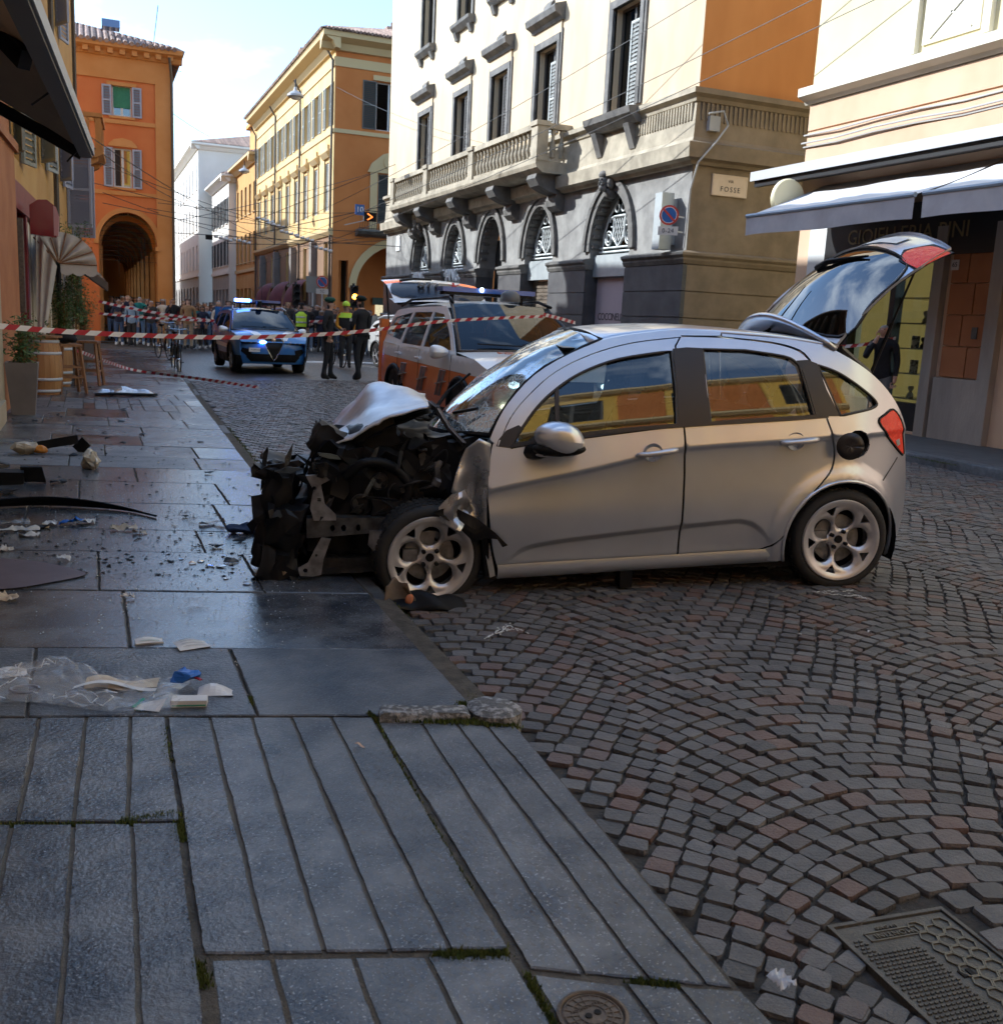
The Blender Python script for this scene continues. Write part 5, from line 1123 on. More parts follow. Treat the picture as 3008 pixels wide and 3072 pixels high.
# house behind the camera that the car windows mirror
mh = thing('mirrored_yellow_house', 'yellow house with orange panels across the street behind the viewer', 'building', (-14, -13, 0)); Fm = Fac((0, 0, 0), (1, 0, 0), (0, 1, 0))
m_sy = mat('strong_yellow_plaster', (.72, .42, .06), (.78, .48, .09), .6, .85)
cols_ = [13.9+i*4.2 for i in range(6)]
b = MB(); Fm.sheet(b, rect(13.2, 40, 0, 14.6), [rect(c, c+1.3, z, z+2.1) for c in cols_ for z in (4.6, 8.2, 11.6)]+[rect(c-.5, c+1.8, .1, 3.0) for c in cols_], thick=.3); b.build('wall', m_sy, mh)
for c in cols_:
    for z in (4.6, 8.2, 11.6):
        b = MB(); Fm.box(b, c+1.7, c+3.4, z-.2, z+2.4, 0, .04); b.build('orange_panel', m_ora, mh); window(Fm, mh, c+.65, z, 1.3, 2.1, .15, m_wframe, shut='closed', shut_m=mat('dark_shutter'))
    b = MB(); Fm.box(b, c-.5, c+1.8, .1, 3.0, -.35, -.3); b.build('shop_window', m_dark, mh)
for z in (3.8, 7.4, 10.9, 14.3): b = MB(); Fm.prof(b, 13.2, 40, [(0, z-.2), (.2, z-.1), (.35, z+.1), (.3, z+.3), (0, z+.35)]); b.build('cornice', m_tan, mh)
# ================================================================ the wrecked silver hatchback
m_silver = mat('silver_paint', (.56, .595, .66), (.64, .675, .735), 2.2, .29, metal=.74, coat=.55, lo=.3, hi=.7)
m_silvd = mat('scuffed_silver_paint', (.44, .455, .48), (.58, .595, .62), 9, .25, .42, metal=.8, coat=.2)
m_blk = mat('black_plastic', (.005, .005, .006), (.011, .011, .012), 6, .38, .6, spec=.2)
m_blks = mat('black_satin_trim', (.03, .026, .024), rough=.35)
m_rub = mat('tyre_rubber', (.016, .016, .016), (.024, .023, .022), 10, .75, bump=.2, bscale=60)
m_alloy = mat('alloy_rim', (.66, .66, .68), (.52, .52, .54), 6, .34, metal=.6)
m_carg = glass('car_side_glass', (.42, .45, .44), 2.1)
m_steel = mat('bare_steel', (.30, .30, .31), (.13, .13, .135), 12, .45, .6, metal=.7)
m_rust = mat('orange_scrape', (.55, .16, .05), (.3, .1, .04), 20, .7)
m_redl = mat('red_lamp', (.42, .010, .006), (.50, .03, .012), 18, .18, spec=.3, emit=.10, bump=.5, bscale=22, ecol=(1, .08, .03)); m_clear = mat('clear_lamp', (.5, .5, .5), rough=.15, metal=.3)
m_seat = mat('seat_cloth', (.035, .036, .04), (.05, .05, .055), 30, .9)
A_ = Vector((1.705, 5.077, -.075)); ES = Vector((.975, -.218, .03)).normalized(); TH = Vector((.218, .976, 0)).normalized(); UP = ES.cross(TH)
car = thing('crashed_hatchback', 'silver five door hatchback with crushed front, shattered windscreen and raised tailgate', 'car')
Mx = Matrix((ES, TH, UP)).transposed().to_4x4(); Mx.translation = A_; car.matrix_world = Mx
CW = 1.71
def itp(tab, x):
    if x <= tab[0][0]: return tab[0][1]
    for (a, b), (c, d) in zip(tab, tab[1:]):
        if x <= c: t = (x-a)/(c-a); t = t*t*(3-2*t) if False else t; return b+(d-b)*t
    return tab[-1][1]
def smooth_tab(tab): return crv(tab, 6)
BELT = smooth_tab([(.2, .80), (.34, .832), (.53, .852), (.824, .903), (1.365, .956), (2.146, 1.004), (2.289, 1.016), (2.7, 1.03)])
CREA = smooth_tab([(.3, .60), (.404, .628), (.831, .713), (1.154, .785), (1.433, .843), (2.059, .887), (2.347, .908), (2.8, .93)])
LOWL = smooth_tab([(.40, .17), (.456, .226), (.604, .299), (1.149, .365), (1.71, .417), (1.83, .415), (1.904, .383), (1.974, .31), (2.02, .18)])
def side_t(s, z):
    x = (s-1.95)/.95; t = 0
    if x > 0: t += .055*x*x+.75*max(0, x-.55)**2
    if s < .5: t += .03*((.5-s)/.6)**2
    zc, zb = itp(CREA, s), itp(BELT, s)
    if z < zc: t += .022*max(0, (.5-z)/.3)**2+.017*sstep(.45, zc-.03, z)*(1-sstep(zc-.03, zc+.004, z))
    else: t += .30*(min(z, zb)-zc)
    if z > zb: t += .31*(z-zb)+.16*(z-zb)**2
    if .40 < s < 2.02:
        zl = itp(LOWL, s); e = sstep(.40, .6, s)*(1-sstep(1.85, 2.02, s)); t += .026*sstep(zl+.012, zl-.028, z)*(.35+.65*sstep(.10, .30, z))*e
    d = math.hypot(s-2.432, z-.27); t -= .022*sstep(.48, .40, d)      # flared rear arch
    return t
def side(s, z, off=0.): return (s, side_t(s, z)+off, z)
def far(s, z, off=0.): return (s, CW-side_t(s, z)-off, z)
def panel(name, poly, m, off=0., holes=(), step=.045, gap=.003, fn=side, thick=.012, parent=None):
    if sum(p[0]*q[1]-q[0]*p[1] for p, q in zip(poly, poly[1:]+poly[:1])) < 0: poly = list(reversed(poly))
    return skin(name, inset(clean(poly), gap) if gap else clean(poly), lambda s, z: fn(s, z, off), m, parent or car, [clean(h) for h in holes], step*.72, thick, rev=fn is far, e=.004, lines=CL if m is m_silver and fn is side else ())
def clean(p):
    o = []
    for q in p:
        if not o or math.hypot(q[0]-o[-1][0], q[1]-o[-1][1]) > 4e-3: o.append(q)
    if math.hypot(o[0][0]-o[-1][0], o[0][1]-o[-1][1]) < 4e-3: o.pop()
    return o
SS = [.30+i*.022 for i in range(120)]
CL = [[(s, itp(CREA, s)+d) for s in SS] for d in (.012, .0, -.014, -.032)]+[[(s, itp(LOWL, s)+d) for s in SS if .41 < s < 2.01] for d in (.016, 0, -.016, -.032)]
# outlines in car coordinates (s along, z up)
W_F = crv([(.452, .835), (.515, .935), (.612, 1.058), (.729, 1.160), (.876, 1.248), (1.086, 1.322), (1.392, 1.372)], 4)+[(1.398, 1.15), (1.392, .962)]+crv([(1.392, .962), (.86, .893), (.53, .852), (.452, .835)], 4)[1:-1]
W_R = [(1.575, 1.385), (1.829, 1.382)]+crv([(1.829, 1.382), (2.06, 1.352), (2.13, 1.318), (2.155, 1.27), (2.214, 1.018)], 3)[1:]+crv([(2.214, 1.018), (1.9, 1.0), (1.59, .980)], 3)[1:]
W_Q = crv([(2.262, 1.305), (2.389, 1.262), (2.529, 1.175), (2.625, 1.098), (2.605, 1.066), (2.5, 1.043), (2.378, 1.02)], 4)
DT = crv([(.385, .84), (.454, .993), (.572, 1.127), (.721, 1.247), (.931, 1.347), (1.176, 1.415), (1.47, 1.452)], 4)
belt = lambda a, b, n=8: [(a+(b-a)*i/n, itp(BELT, a+(b-a)*i/n)) for i in range(n+1)]
ARC = [(2.432+.375*math.cos(t), .27+.375*math.sin(t)) for t in [math.pi*1.08-math.pi*1.16*i/22 for i in range(23)]]
fd = [(.355, .862)]+crv([(.345, .83), (.325, .70), (.323, .555), (.351, .288), (.388, .150)], 4)+[(1.157, .190), (1.436, .212), (1.441, .694), (1.432, .945), (1.415, 1.40), (1.45, 1.452)]+list(reversed(DT))[1:-1]
d1 = panel('front_door', fd, m_silver, holes=[W_F])
rd = [(1.442, .212), (1.915, .236)]+crv([(1.915, .236), (1.99, .27), (2.055, .33), (2.09, .42), (2.154, .51), (2.273, .645), (2.335, .72), (2.348, .80), (2.33, .885), (2.285, 1.015)], 3)[1:]+[(2.245, 1.20), (2.215, 1.33)]+crv([(2.215, 1.33), (2.15, 1.385), (2.0, 1.425), (1.7, 1.452), (1.455, 1.455)], 3)[1:]+[(1.42, 1.40), (1.438, .945), (1.447, .694)]
d2 = panel('rear_door', rd, m_silver, holes=[W_R])
FUEL = [(2.487+.088*math.cos(t*.4488), .857+.084*math.sin(t*.4488)) for t in range(14)]
LAMP = crv([(2.635, .985), (2.69, 1.025), (2.765, 1.05), (2.835, .985), (2.868, .90), (2.905, .775), (2.845, .80), (2.725, .89)], 3, True)
tail = crv([(2.476, 1.345), (2.62, 1.255), (2.765, 1.13), (2.865, 1.0), (2.92, .85), (2.965, .63), (2.975, .495), (2.965, .368), (2.91, .241), (2.81, .165)], 4)
qp = [(1.92, .172), (1.925, .231), (1.995, .264)]+[(2.062, .325)]+crv([(2.062, .325), (2.097, .42), (2.160, .508), (2.279, .642), (2.342, .718), (2.355, .80), (2.337, .888), (2.292, 1.018)], 3)[1:]+[(2.252, 1.20), (2.222, 1.335)]+crv([(2.222, 1.335), (2.16, 1.392), (2.0, 1.432), (1.70, 1.458)], 3)[1:]+[(1.70, 1.476), (2.1, 1.452), (2.33, 1.42)]+tail+list(reversed(ARC))
qp = [p for p in qp]
qp2 = qp[:qp.index(tail[-1])+1]
ARCc = [p for p in reversed(ARC)]
qpoly = qp2+[(2.79, .165)]+ARCc+[(2.055, .176)]
def rear_panel(nm='quarter_panel', fn=side): return panel(nm, qpoly, m_silver, holes=[W_Q, FUEL, LAMP], step=.04, gap=.0015, fn=fn)
rear_panel()
panel('a_pillar_rail', DT[:]+[(1.46, 1.458), (1.69, 1.46), (1.70, 1.486), (1.517, 1.497), (1.329, 1.485)]+list(reversed(crv([(.335, .88), (.379, .975), (.452, 1.085), (.6, 1.232), (.809, 1.352), (1.051, 1.442), (1.329, 1.485)], 3)))[1:], m_silver, off=-.004)
# glazing and black trim
gt = .016
for nm, pl_, dx in (('front_side_window', W_F, 0), ('rear_side_window', W_R, 0), ('quarter_window', W_Q, 0)):
    panel(nm, pl_, m_carg, off=gt, gap=-.012, step=.06, thick=0)
    panel(nm, pl_, m_carg, off=gt, gap=-.012, step=.09, fn=far, thick=0)
panel('pillar_trim', [(1.40, 1.386), (1.405, 1.15), (1.40, .966), (1.588, .985), (1.578, 1.18), (1.573, 1.392), (1.48, 1.395)], m_blks, off=-.006, gap=0)
panel('pillar_trim', [(2.135, 1.33), (2.165, 1.27), (2.224, 1.02), (2.372, 1.022), (2.30, 1.17), (2.258, 1.315), (2.2, 1.335)], m_blks, off=-.006, gap=0)
panel('window_divider', [(.70, .882), (.722, .886), (.735, 1.165), (.712, 1.148)], m_blks, off=-.004, gap=0)
panel('belt_moulding', [(s, z-.004) for s, z in belt(.46, 2.30)]+[(s, z+.018) for s, z in reversed(belt(.46, 2.30))], m_blks, off=-.008, gap=0)
panel('mirror_base_trim', [(.372, .845), (.47, .835), (.62, .862), (.452, .842), (.520, .945), (.50, .96), (.43, .93), (.385, .88)], m_blks, off=-.004, gap=0)
for W_, nm in ((W_F, 'window_seal'), (W_R, 'window_seal'), (W_Q, 'window_seal')):
    b = MB(); pts = W_+[W_[0]]; b.tube([side(s, z, .002) for s, z in pts], .009, 5, cap=False); b.build(nm, m_blks, car, smooth=True)
# sill
b = MB(); b.grid(lambda u, v: (.385+1.67*u, [.02, .012, .03, .09][int(v*3+.5)], [.192, .155, .11, .105][int(v*3+.5)]+.0+(.012+.065*u-.02)), 12, 3); b.build('sill', m_silver, car, smooth=True)
b = MB(); b.bb(1.10, 1.17, .03, .12, .03, .14); b.build('jacking_bracket', m_blk, car)
# dark shell behind the gaps, wheel well, floor
b = MB(); b.bb(.40, 2.2, .10, CW-.1, .12, .2); b.bb(2.2, 2.78, .3, CW-.3, .2, .3); b.build('floor_pan', m_blk, car)
panel('door_inner_panel', [(.40, .20), (1.42, .22), (1.425, .93), (.42, .82)], m_seat, off=.075, gap=0, step=.2); panel('door_inner_panel', [(1.46, .22), (2.05, .32), (2.25, .66), (2.25, .99), (1.46, .94)], m_seat, off=.075, gap=0, step=.2)
panel('door_inner_panel', [(.40, .20), (1.42, .22), (1.425, .93), (.42, .82)], m_seat, off=.075, gap=0, step=.2, fn=far); panel('door_inner_panel', [(1.46, .22), (2.05, .32), (2.25, .66), (2.25, .99), (1.46, .94)], m_seat, off=.075, gap=0, step=.2, fn=far)
b = MB(); b.grid(lambda u, v: (2.432+.385*math.cos(math.pi*(1.1-1.2*u)), .07+.40*v, .27+.385*math.sin(math.pi*(1.1-1.2*u))), 20, 3); b.build('wheel_well', m_blk, car, smooth=True)
b = MB(); b.tube([side(p[0], p[1], -.004) for p in ARC], .010, 6); b.build('arch_lip', m_silver, car, smooth=True)
# far side skin
panel('far_front_door', fd, m_silver, holes=[W_F], fn=far, step=.12); panel('far_rear_door', rd, m_silver, holes=[W_R], fn=far, step=.12); panel('far_quarter_panel', qpoly, m_silver, holes=[W_Q, LAMP], fn=far, step=.1, gap=.0015)
# roof, rear bumper
RC = smooth_tab([(.9, 1.462), (1.08, 1.503), (1.53, 1.524), (2.06, 1.492), (2.42, 1.452)]); RE = smooth_tab([(.9, 1.385), (1.051, 1.437), (1.329, 1.482), (1.517, 1.492), (2.0, 1.468), (2.42, 1.418)])
def roof(u, v):
    s = .93+1.48*u; e = side_t(s, itp(RE, s))+.0; t = e+(CW-2*e)*v; k = 1-(2*v-1)**4*.75-(2*v-1)**2*.25
    return (s-.12*math.sin(math.pi*v)*(1-u)*-1*.0, t, itp(RE, s)+(itp(RC, s)-itp(RE, s))*k)
b = MB(); b.grid(roof, 22, 18); o = b.build('roof', m_silver, car, smooth=True); q = o.modifiers.new('sheet', 'SOLIDIFY'); q.thickness = .012
def rbump(u, v):
    z = .17+.62*v; s0 = itp(smooth_tab([(.15, 2.90), (.24, 2.98), (.37, 3.05), (.5, 3.07), (.63, 3.05), (.78, 3.0)]), z); s0 -= 0
    x = abs(2*u-1); t = .25+(CW-.5)*u; edge = itp(smooth_tab([(.165, 2.81), (.241, 2.91), (.368, 2.965), (.495, 2.975), (.63, 2.965), (.8, 2.93)]), z)
    return (s0+(edge-s0)*x**3.0, side_t(edge, z)+(CW-2*side_t(edge, z))*u, z)
b = MB(); b.grid(rbump, 16, 10); b.build('rear_bumper', m_silver, car, smooth=True)
panel('bumper_seam', [(2.700, .637), (2.706, .633), (2.838, .757), (2.834, .764)], m_blks, off=-.0025, gap=0, thick=.002)
# tail lamp, fuel flap
panel('tail_lamp', LAMP, m_redl, off=-.006, gap=.001, step=.03)
panel('tail_lamp_lens', [(2.80, .865), (2.835, .875), (2.848, .84), (2.82, .83)], m_clear, off=-.010, gap=0, step=.03)
b = MB(); b.tube([side(s, z, -.002) for s, z in LAMP+[LAMP[0]]], .008, 5); b.build('lamp_seal', m_blk, car)
panel('fuel_recess', [(2.487+.092*math.cos(t*.4488), .857+.088*math.sin(t*.4488)) for t in range(14)], m_blk, off=.03, gap=0); b = MB(); p = side(2.487, .857, -.0); b.tube([(p[0]+.088*math.cos(t*.314), side_t(p[0]+.088*math.cos(t*.314), p[2])+.012, p[2]+.084*math.sin(t*.314)) for t in range(21)], .014, 5); b.build('fuel_collar', m_blk, car)
b = MB(); p = Vector(side(2.40, .857, -.035)); ax = Vector((.8, -.6, 0)); b.grid(lambda u, v: p+Vector((.075*v*math.cos(6.283*u)*.93, -.05-.030*v*math.cos(6.283*u), .078*v*math.sin(6.283*u))), 24, 2); fo = b.build('fuel_flap', m_blks, car, smooth=True); q = fo.modifiers.new('sheet', 'SOLIDIFY'); q.thickness = .008
b = MB(); b.bar(p+Vector((.06, -.06, 0)), Vector(side(2.46, .857, .03)), .03, .02); b.build('flap_hinge', m_blk, car)
# door handles
def handle(s0, z0, s1, z1):
    c = Vector(side((s0+s1)/2-.02, (z0+z1)/2, .0)); b = MB(); b.grid(lambda u, v: (c.x+.055*v*math.cos(6.283*u), c.y-.003+.018*(1-v*v), c.z+.052*v*math.sin(6.283*u)), 20, 5); b.build('handle_recess', m_silvd, car, smooth=True)
    P = [Vector(side(s0+(s1-s0)*t, z0+(z1-z0)*t, 0))+Vector((0, -.012-.022*math.sin(math.pi*min(1, max(0, t)))**.5, 0)) for t in [i/10 for i in range(11)]]
    b = MB(); b.tube(P, [.011]+[.0155]*9+[.012], 8); b.build('door_handle', m_alloy, car, smooth=True)
handle(1.153, .802, 1.387, .832); handle(2.003, .868, 2.229, .889)
# mirror
b = MB()
def mir(u, v):
    a = 6.283*u; r_ = math.sin(math.pi*v)**.6; x = -math.cos(math.pi*v)
    return (.685+.142*math.cos(a)*r_*(1.0 if math.cos(a) > 0 else .95), -.10+.085*x, .905+.085*math.sin(a)*r_*(1.12-.35*math.cos(a)*-.4)+.02*math.cos(a)*-1*r_)
b.grid(mir, 24, 12); b.build('mirror_cap', m_silver, car, smooth=True)
b = MB(); b.grid(lambda u, v: (.69+.148*math.cos(6.283*u)*math.sin(math.pi*v)**.5, -.095+.08*-math.cos(math.pi*v), .852+.042*math.sin(6.283*u)*math.sin(math.pi*v)**.5), 20, 8); b.build('mirror_lower_shell', m_blk, car, smooth=True)
b = MB(); b.tube([(.66, -.08, .85), (.60, -.02, .82), (.56, .06, .815)], [.03, .035, .045], 8); b.build('mirror_stalk', m_blk, car, smooth=True)
b = MB(); b.ball((.62, -.045, .812), (.05, .02, .012), 10, 6); b.build('mirror_indicator', m_alloy, car, smooth=True)

# wheels --------------------------------------------------------
def rim_mesh():
    b = MB(); RO = .240; outer = [(RO*math.cos(6.283*i/60), RO*math.sin(6.283*i/60)) for i in range(60)]; hs = []
    for k in range(5):
        a = R(90+72*k); c = (.122*math.cos(a), .122*math.sin(a)); hs.append([(c[0]+.060*math.cos(t*.35), c[1]+.060*math.sin(t*.35)) for t in range(18)])
        a2 = a+R(36); e = lambda r_, d: (r_*math.cos(a2+d), r_*math.sin(a2+d)); hs.append([e(.205, -.16), e(.205, .16), e(.158, .03), e(.158, -.03)])
    hs.append([(.023*math.cos(t*.52), .023*math.sin(t*.52)) for t in range(12)])
    def dish(x, z):
        r_ = math.hypot(x, z); near = min([abs(math.hypot(x-.122*math.cos(R(90+72*k)), z-.122*math.sin(R(90+72*k)))-.060) for k in range(5)])
        return (x, -.004+.030*sstep(.19, .05, r_)-.014*sstep(.20, .226, r_)+.016*sstep(.014, 0, near), z)
    patch(b, outer, dish, hs, .014, thick=.022, back=(0, 1, 0)); return b.mesh('rim', m_alloy, True)
RIM = None
def tyre_prof(r=.302, w=.195): return [(.236, .012), (.244, -.006), (.262, -.012), (.288, -.004), (.299, .012), (r, .03), (r+.001, w/2), (r, w-.03), (.295, w-.008), (.262, w+.006), (.225, w)]
def wheel(name, s, t, z, mx, flat=0, spin=0, par=car):
    global RIM
    wh = link(name, None, par); wh.location = (s, t, z); wh.rotation_euler = mx
    b = MB(); b.lathe(tyre_prof(), n=56, ax='Y', cap=False)
    if flat: b.v = [(x, y+.03*max(0, (-zz-flat)/.1)*(1 if y > .1 else -1)*0.6, max(zz, -flat)) for x, y, zz in b.v]
    ty = b.build('tyre', m_rub, wh, smooth=True)
    tb = MB()
    for i in range(56):
        a = 6.283*i/56
        for y0 in (.045, .10, .15):
            p = Vector((.303*math.cos(a), y0, .303*math.sin(a)))
            if flat and p.z < -flat+.02: continue
            tb.x = Matrix.Translation(p) @ Matrix.Rotation(-a, 4, 'Y'); tb.box((0, 0, 0), (.008, .038, .022))
    tb.x = None; tb.build('tread_blocks', m_rub, ty)
    if RIM is None: RIM = rim_mesh()
    rm = link('rim', RIM, wh); rm.rotation_euler = (0, spin, 0)
    b = MB(); b.lathe([(.241, .0), (.244, -.006), (.241, -.011), (.235, -.004), (.226, .008), (.205, .03), (.195, .16), (.21, .19)], n=48, ax='Y', cap=False); b.build('rim_barrel', m_alloy, wh, smooth=True)
    b = MB(); b.lathe([(.0, .06), (.145, .06), (.145, .085), (0, .085)], n=32, ax='Y', cap=False); b.bb(-.15, -.07, .03, .12, -.05, .05); b.build('brake_disc', m_steel, wh)
    b = MB(); b.lathe([(.0, .10), (.20, .10)], n=24, ax='Y', cap=False); b.build('wheel_back', m_blk, wh)
    b = MB()
    for k in range(4):
        a = R(45+90*k)+spin; b.lathe([(.012, .03), (.012, .008), (.008, .004), (0, .004)], (.052*math.cos(a), 0, .052*math.sin(a)), 8, 'Y')
    b.build('wheel_bolts', m_blk, wh)
    b = MB(); b.lathe([(.024, .04), (.024, .018), (0, .018)], n=14, ax='Y'); b.build('hub_bore', m_blk, wh)
    return wh
wheel('wheel', 2.432, .025, .290, (0, 0, 0), spin=R(14))
wheel('wheel', .012, .03, .225, (R(5), 0, R(7)), flat=.225, spin=R(0))
wheel('wheel', 2.432, CW-.22, .30, (0, 0, 0)); wheel('wheel', .02, CW-.25, .28, (0, 0, 0), flat=.27)

# interior ------------------------------------------------------
def seat(s, t, w_, name='front_seat'):
    b = MB(); pr = lambda x, z, ww, d: [(x, z, ww, d)]
    b.grid(lambda u, v: (s+.25+.27*v+.03*math.sin(6.28*u), t+w_/2*math.cos(6.283*u)*(1-.12*v), .55+.55*v+.06*math.sin(6.283*u)), 16, 5); b.grid(lambda u, v: (s-.22+.5*v, t-w_/2+w_*u, .5-.05*math.sin(math.pi*v)+.04*abs(2*u-1)), 6, 6)
    b.ball((s+.54, t, 1.19), (.07, .13, .095), 12, 8); b.tube([(s+.52, t-.05, 1.0), (s+.53, t-.05, 1.15)], .01, 5); b.tube([(s+.52, t+.05, 1.0), (s+.53, t+.05, 1.15)], .01, 5)
    return b.build(name, m_seat, car, smooth=True)
seat(.85, .45, .48); seat(.85, 1.25, .48)
b = MB(); b.grid(lambda u, v: (1.95+.25*v, .22+1.27*u, .5+.5*v), 8, 4); b.grid(lambda u, v: (1.55+.45*v, .22+1.27*u, .5), 6, 3); [b.ball((2.22, t, 1.08), (.06, .12, .09), 10, 6) for t in (.45, .86, 1.26)]; b.build('rear_seat', m_seat, car, smooth=True)
b = MB(); b.grid(lambda u, v: (.30+.40*v, .18+1.35*u, .80+.10*math.sin(math.pi*min(1, v*1.2))-.10*v*v), 10, 8); b.bb(.45, .66, .16, 1.55, .45, .80); b.build('dashboard', m_blk, car, smooth=False)
b = MB(); c = Vector((.74, .45, .86)); b.tube([c+Vector((.06*math.sin(t*.3142)*1.0, .185*math.cos(t*.3142), .17*math.sin(t*.3142))) for t in range(21)], .014, 6); b.tube([c, c+Vector((-.15, 0, -.05))], .03, 6); b.ball(c, (.03, .06, .05), 8, 6); b.build('steering_wheel', m_blk, car, smooth=True)
b = MB(); b.grid(lambda u, v: (.82+.03*math.sin(9*u+4*v), .45-.19+.38*u, .72+.3*v-.05*math.sin(math.pi*u)), 8, 8); b.jitter(.03, 8); b.build('deployed_airbag', mat('airbag_cloth', (.6, .58, .54), rough=.9), car, smooth=True)
b = MB(); b.grid(lambda u, v: (.78+1.55*u, .30+1.1*v, 1.41-.03*abs(2*v-1)), 6, 4); b.build('headlining', mat('headlining_cloth', (.35, .34, .32), rough=.9), car)
b = MB(); b.ball((.93, .84, 1.30), (.02, .11, .035), 10, 6); b.build('interior_mirror', m_blk, car, smooth=True)

# windscreen: dished, crazed -----------------------------------
def crazed():
    m = bpy.data.materials.new('shattered_glass'); m.use_nodes = True; t = m.node_tree; t.nodes.clear(); _mats['shattered_glass'] = m
    o = nd(t, 'ShaderNodeOutputMaterial'); tr = nd(t, 'ShaderNodeBsdfTransparent'); tr.inputs[0].default_value = (.62, .68, .66, 1); gl = nd(t, 'ShaderNodeBsdfGlossy'); gl.inputs['Roughness'].default_value = .06; gl.inputs['Color'].default_value = (.9, .95, 1, 1)
    co = nd(t, 'ShaderNodeTexCoord'); v = nd(t, 'ShaderNodeTexVoronoi', Scale=26., feature='DISTANCE_TO_EDGE'); t.links.new(co.outputs['Object'], v.inputs['Vector'])
    v2 = nd(t, 'ShaderNodeTexVoronoi', Scale=26.); t.links.new(co.outputs['Object'], v2.inputs['Vector'])
    n = nd(t, 'ShaderNodeTexNoise', Scale=3.2, Detail=3); t.links.new(co.outputs['Object'], n.inputs['Vector'])
    mm = nd(t, 'ShaderNodeMapRange'); mm.inputs[1].default_value = .40; mm.inputs[2].default_value = .56; t.links.new(n.outputs['Fac'], mm.inputs[0])         # crazed areas
    cr = nd(t, 'ShaderNodeMapRange'); cr.inputs[1].default_value = .07; cr.inputs[2].default_value = .0; t.links.new(v.outputs['Distance'], cr.inputs[0])
    df = nd(t, 'ShaderNodeBsdfDiffuse'); df.inputs[0].default_value = (.72, .80, .82, 1)
    bp = nd(t, 'ShaderNodeBump', Strength=.6, Distance=.02); sp_ = nd(t, 'ShaderNodeSeparateColor'); t.links.new(v2.outputs['Color'], sp_.inputs[0]); t.links.new(sp_.outputs[0], bp.inputs['Height']); t.links.new(bp.outputs[0], gl.inputs['Normal'])
    fr, _ = schlick(t, 2.0); a = nd(t, 'ShaderNodeMixShader'); t.links.new(fr.outputs[0], a.inputs[0]); t.links.new(tr.outputs[0], a.inputs[1]); t.links.new(gl.outputs[0], a.inputs[2])
    f = nd(t, 'ShaderNodeMath', operation='MULTIPLY'); t.links.new(mm.outputs[0], f.inputs[0]); t.links.new(cr.outputs[0], f.inputs[1])
    f2 = nd(t, 'ShaderNodeMath', operation='MULTIPLY_ADD'); f2.inputs[1].default_value = .22; t.links.new(mm.outputs[0], f2.inputs[0]); t.links.new(f.outputs[0], f2.inputs[2]); f2.use_clamp = True
    b_ = nd(t, 'ShaderNodeMixShader'); fx = nd(t, 'ShaderNodeMath', operation='MULTIPLY_ADD'); fx.inputs[1].default_value = .55; fx.use_clamp = True; t.links.new(mm.outputs[0], fx.inputs[0]); t.links.new(fr.outputs[0], fx.inputs[2]); t.links.new(fx.outputs[0], a.inputs[0]); t.links.new(f2.outputs[0], b_.inputs[0]); t.links.new(a.outputs[0], b_.inputs[1]); t.links.new(df.outputs[0], b_.inputs[2]); t.links.new(b_.outputs[0], o.inputs[0])
    return m
m_craz = crazed()
PI_ = smooth_tab([(0, .875), (.2, 1.05), (.45, 1.215), (.7, 1.335), (1, 1.44)])
def wscr(u, v):
    # v across (t), u from cowl to roof
    s0, s1 = .34, 1.0; s = s0+(s1-s0)*u; z = itp(smooth_tab([(.34, .90), (.452, 1.075), (.6, 1.222), (.809, 1.345), (1.0, 1.428)]), s); e = side_t(s, z)+.02
    k = 4*v*(1-v); t = e+(CW-2*e)*v
    dish = .05*math.exp(-((u-.35)**2*9+(v-.62)**2*14))+.012*noise.noise(Vector((u*5, v*7, 2)))
    return (s-.26*k*(1-u*.75)+dish*.5, t, z+.03*k*(1-u)*-1+.055*k*u-dish*.8)
b = MB(); b.grid(wscr, 30, 34); b.build('windscreen', m_craz, car, smooth=True)
b = MB(); [b.tube([wscr(i/12, v) for i in range(13)], .012, 5) for v in (.0, 1.0)]; b.tube([wscr(1, i/12) for i in range(13)], .012, 5); b.tube([wscr(0, i/12) for i in range(13)], .016, 5); b.build('windscreen_seal', m_blk, car)
b = MB(); P = lambda u, v, h: Vector(wscr(u, v))+Vector((-.02, 0, .03))*h; b.tube([P(.03, .3, 1), P(.08, .45, 1.6), P(.05, .75, 1)], .009, 5); b.tube([P(.02, .62, 1), P(.14, .70, 1.6), P(.30, .74, 1.6)], [.014, .012, .008], 5); b.tube([P(.05, .2, 2), P(.10, .1, 1)], .01, 5); b.build('wiper', m_blk, car)
# crushed front ------------------------------------------------
rc_ = random.Random(21)
def crumple(mb, a=.03, f=6, seed=0): return mb.jitter(a, f, seed)
HN = smooth_tab([(-.56, .80), (-.42, .865), (-.28, .93), (-.1, 1.0), (.03, 1.045)]); HF = smooth_tab([(-.50, .83), (-.36, .98), (-.27, 1.085), (-.12, 1.085), (.10, 1.02)])
def hood(u, v):
    s0 = -.56+.04*v; s1 = .03+.06*v; s = s0+(s1-s0)*u; zn, zf = itp(HN, s), itp(HF, s); k = sstep(0, .9, v)
    z = zn+(zf-zn)*k+.045*(abs(math.sin(v*4.7+u*2))-.5)*math.sin(u*3.1)+.03*abs(noise.noise(Vector((u*4, v*5, 4))))
    return (s+.03*noise.noise(Vector((u*4, v*5, 9))), .26+1.15*v, z)
b = MB(); b.grid(hood, 16, 14); o = b.build('bonnet', mat('creased_silver', (.46, .48, .52), (.58, .60, .64), 8, .36, .48, metal=.6), car, auto=28); q = o.modifiers.new('sheet', 'SOLIDIFY'); q.thickness = .012
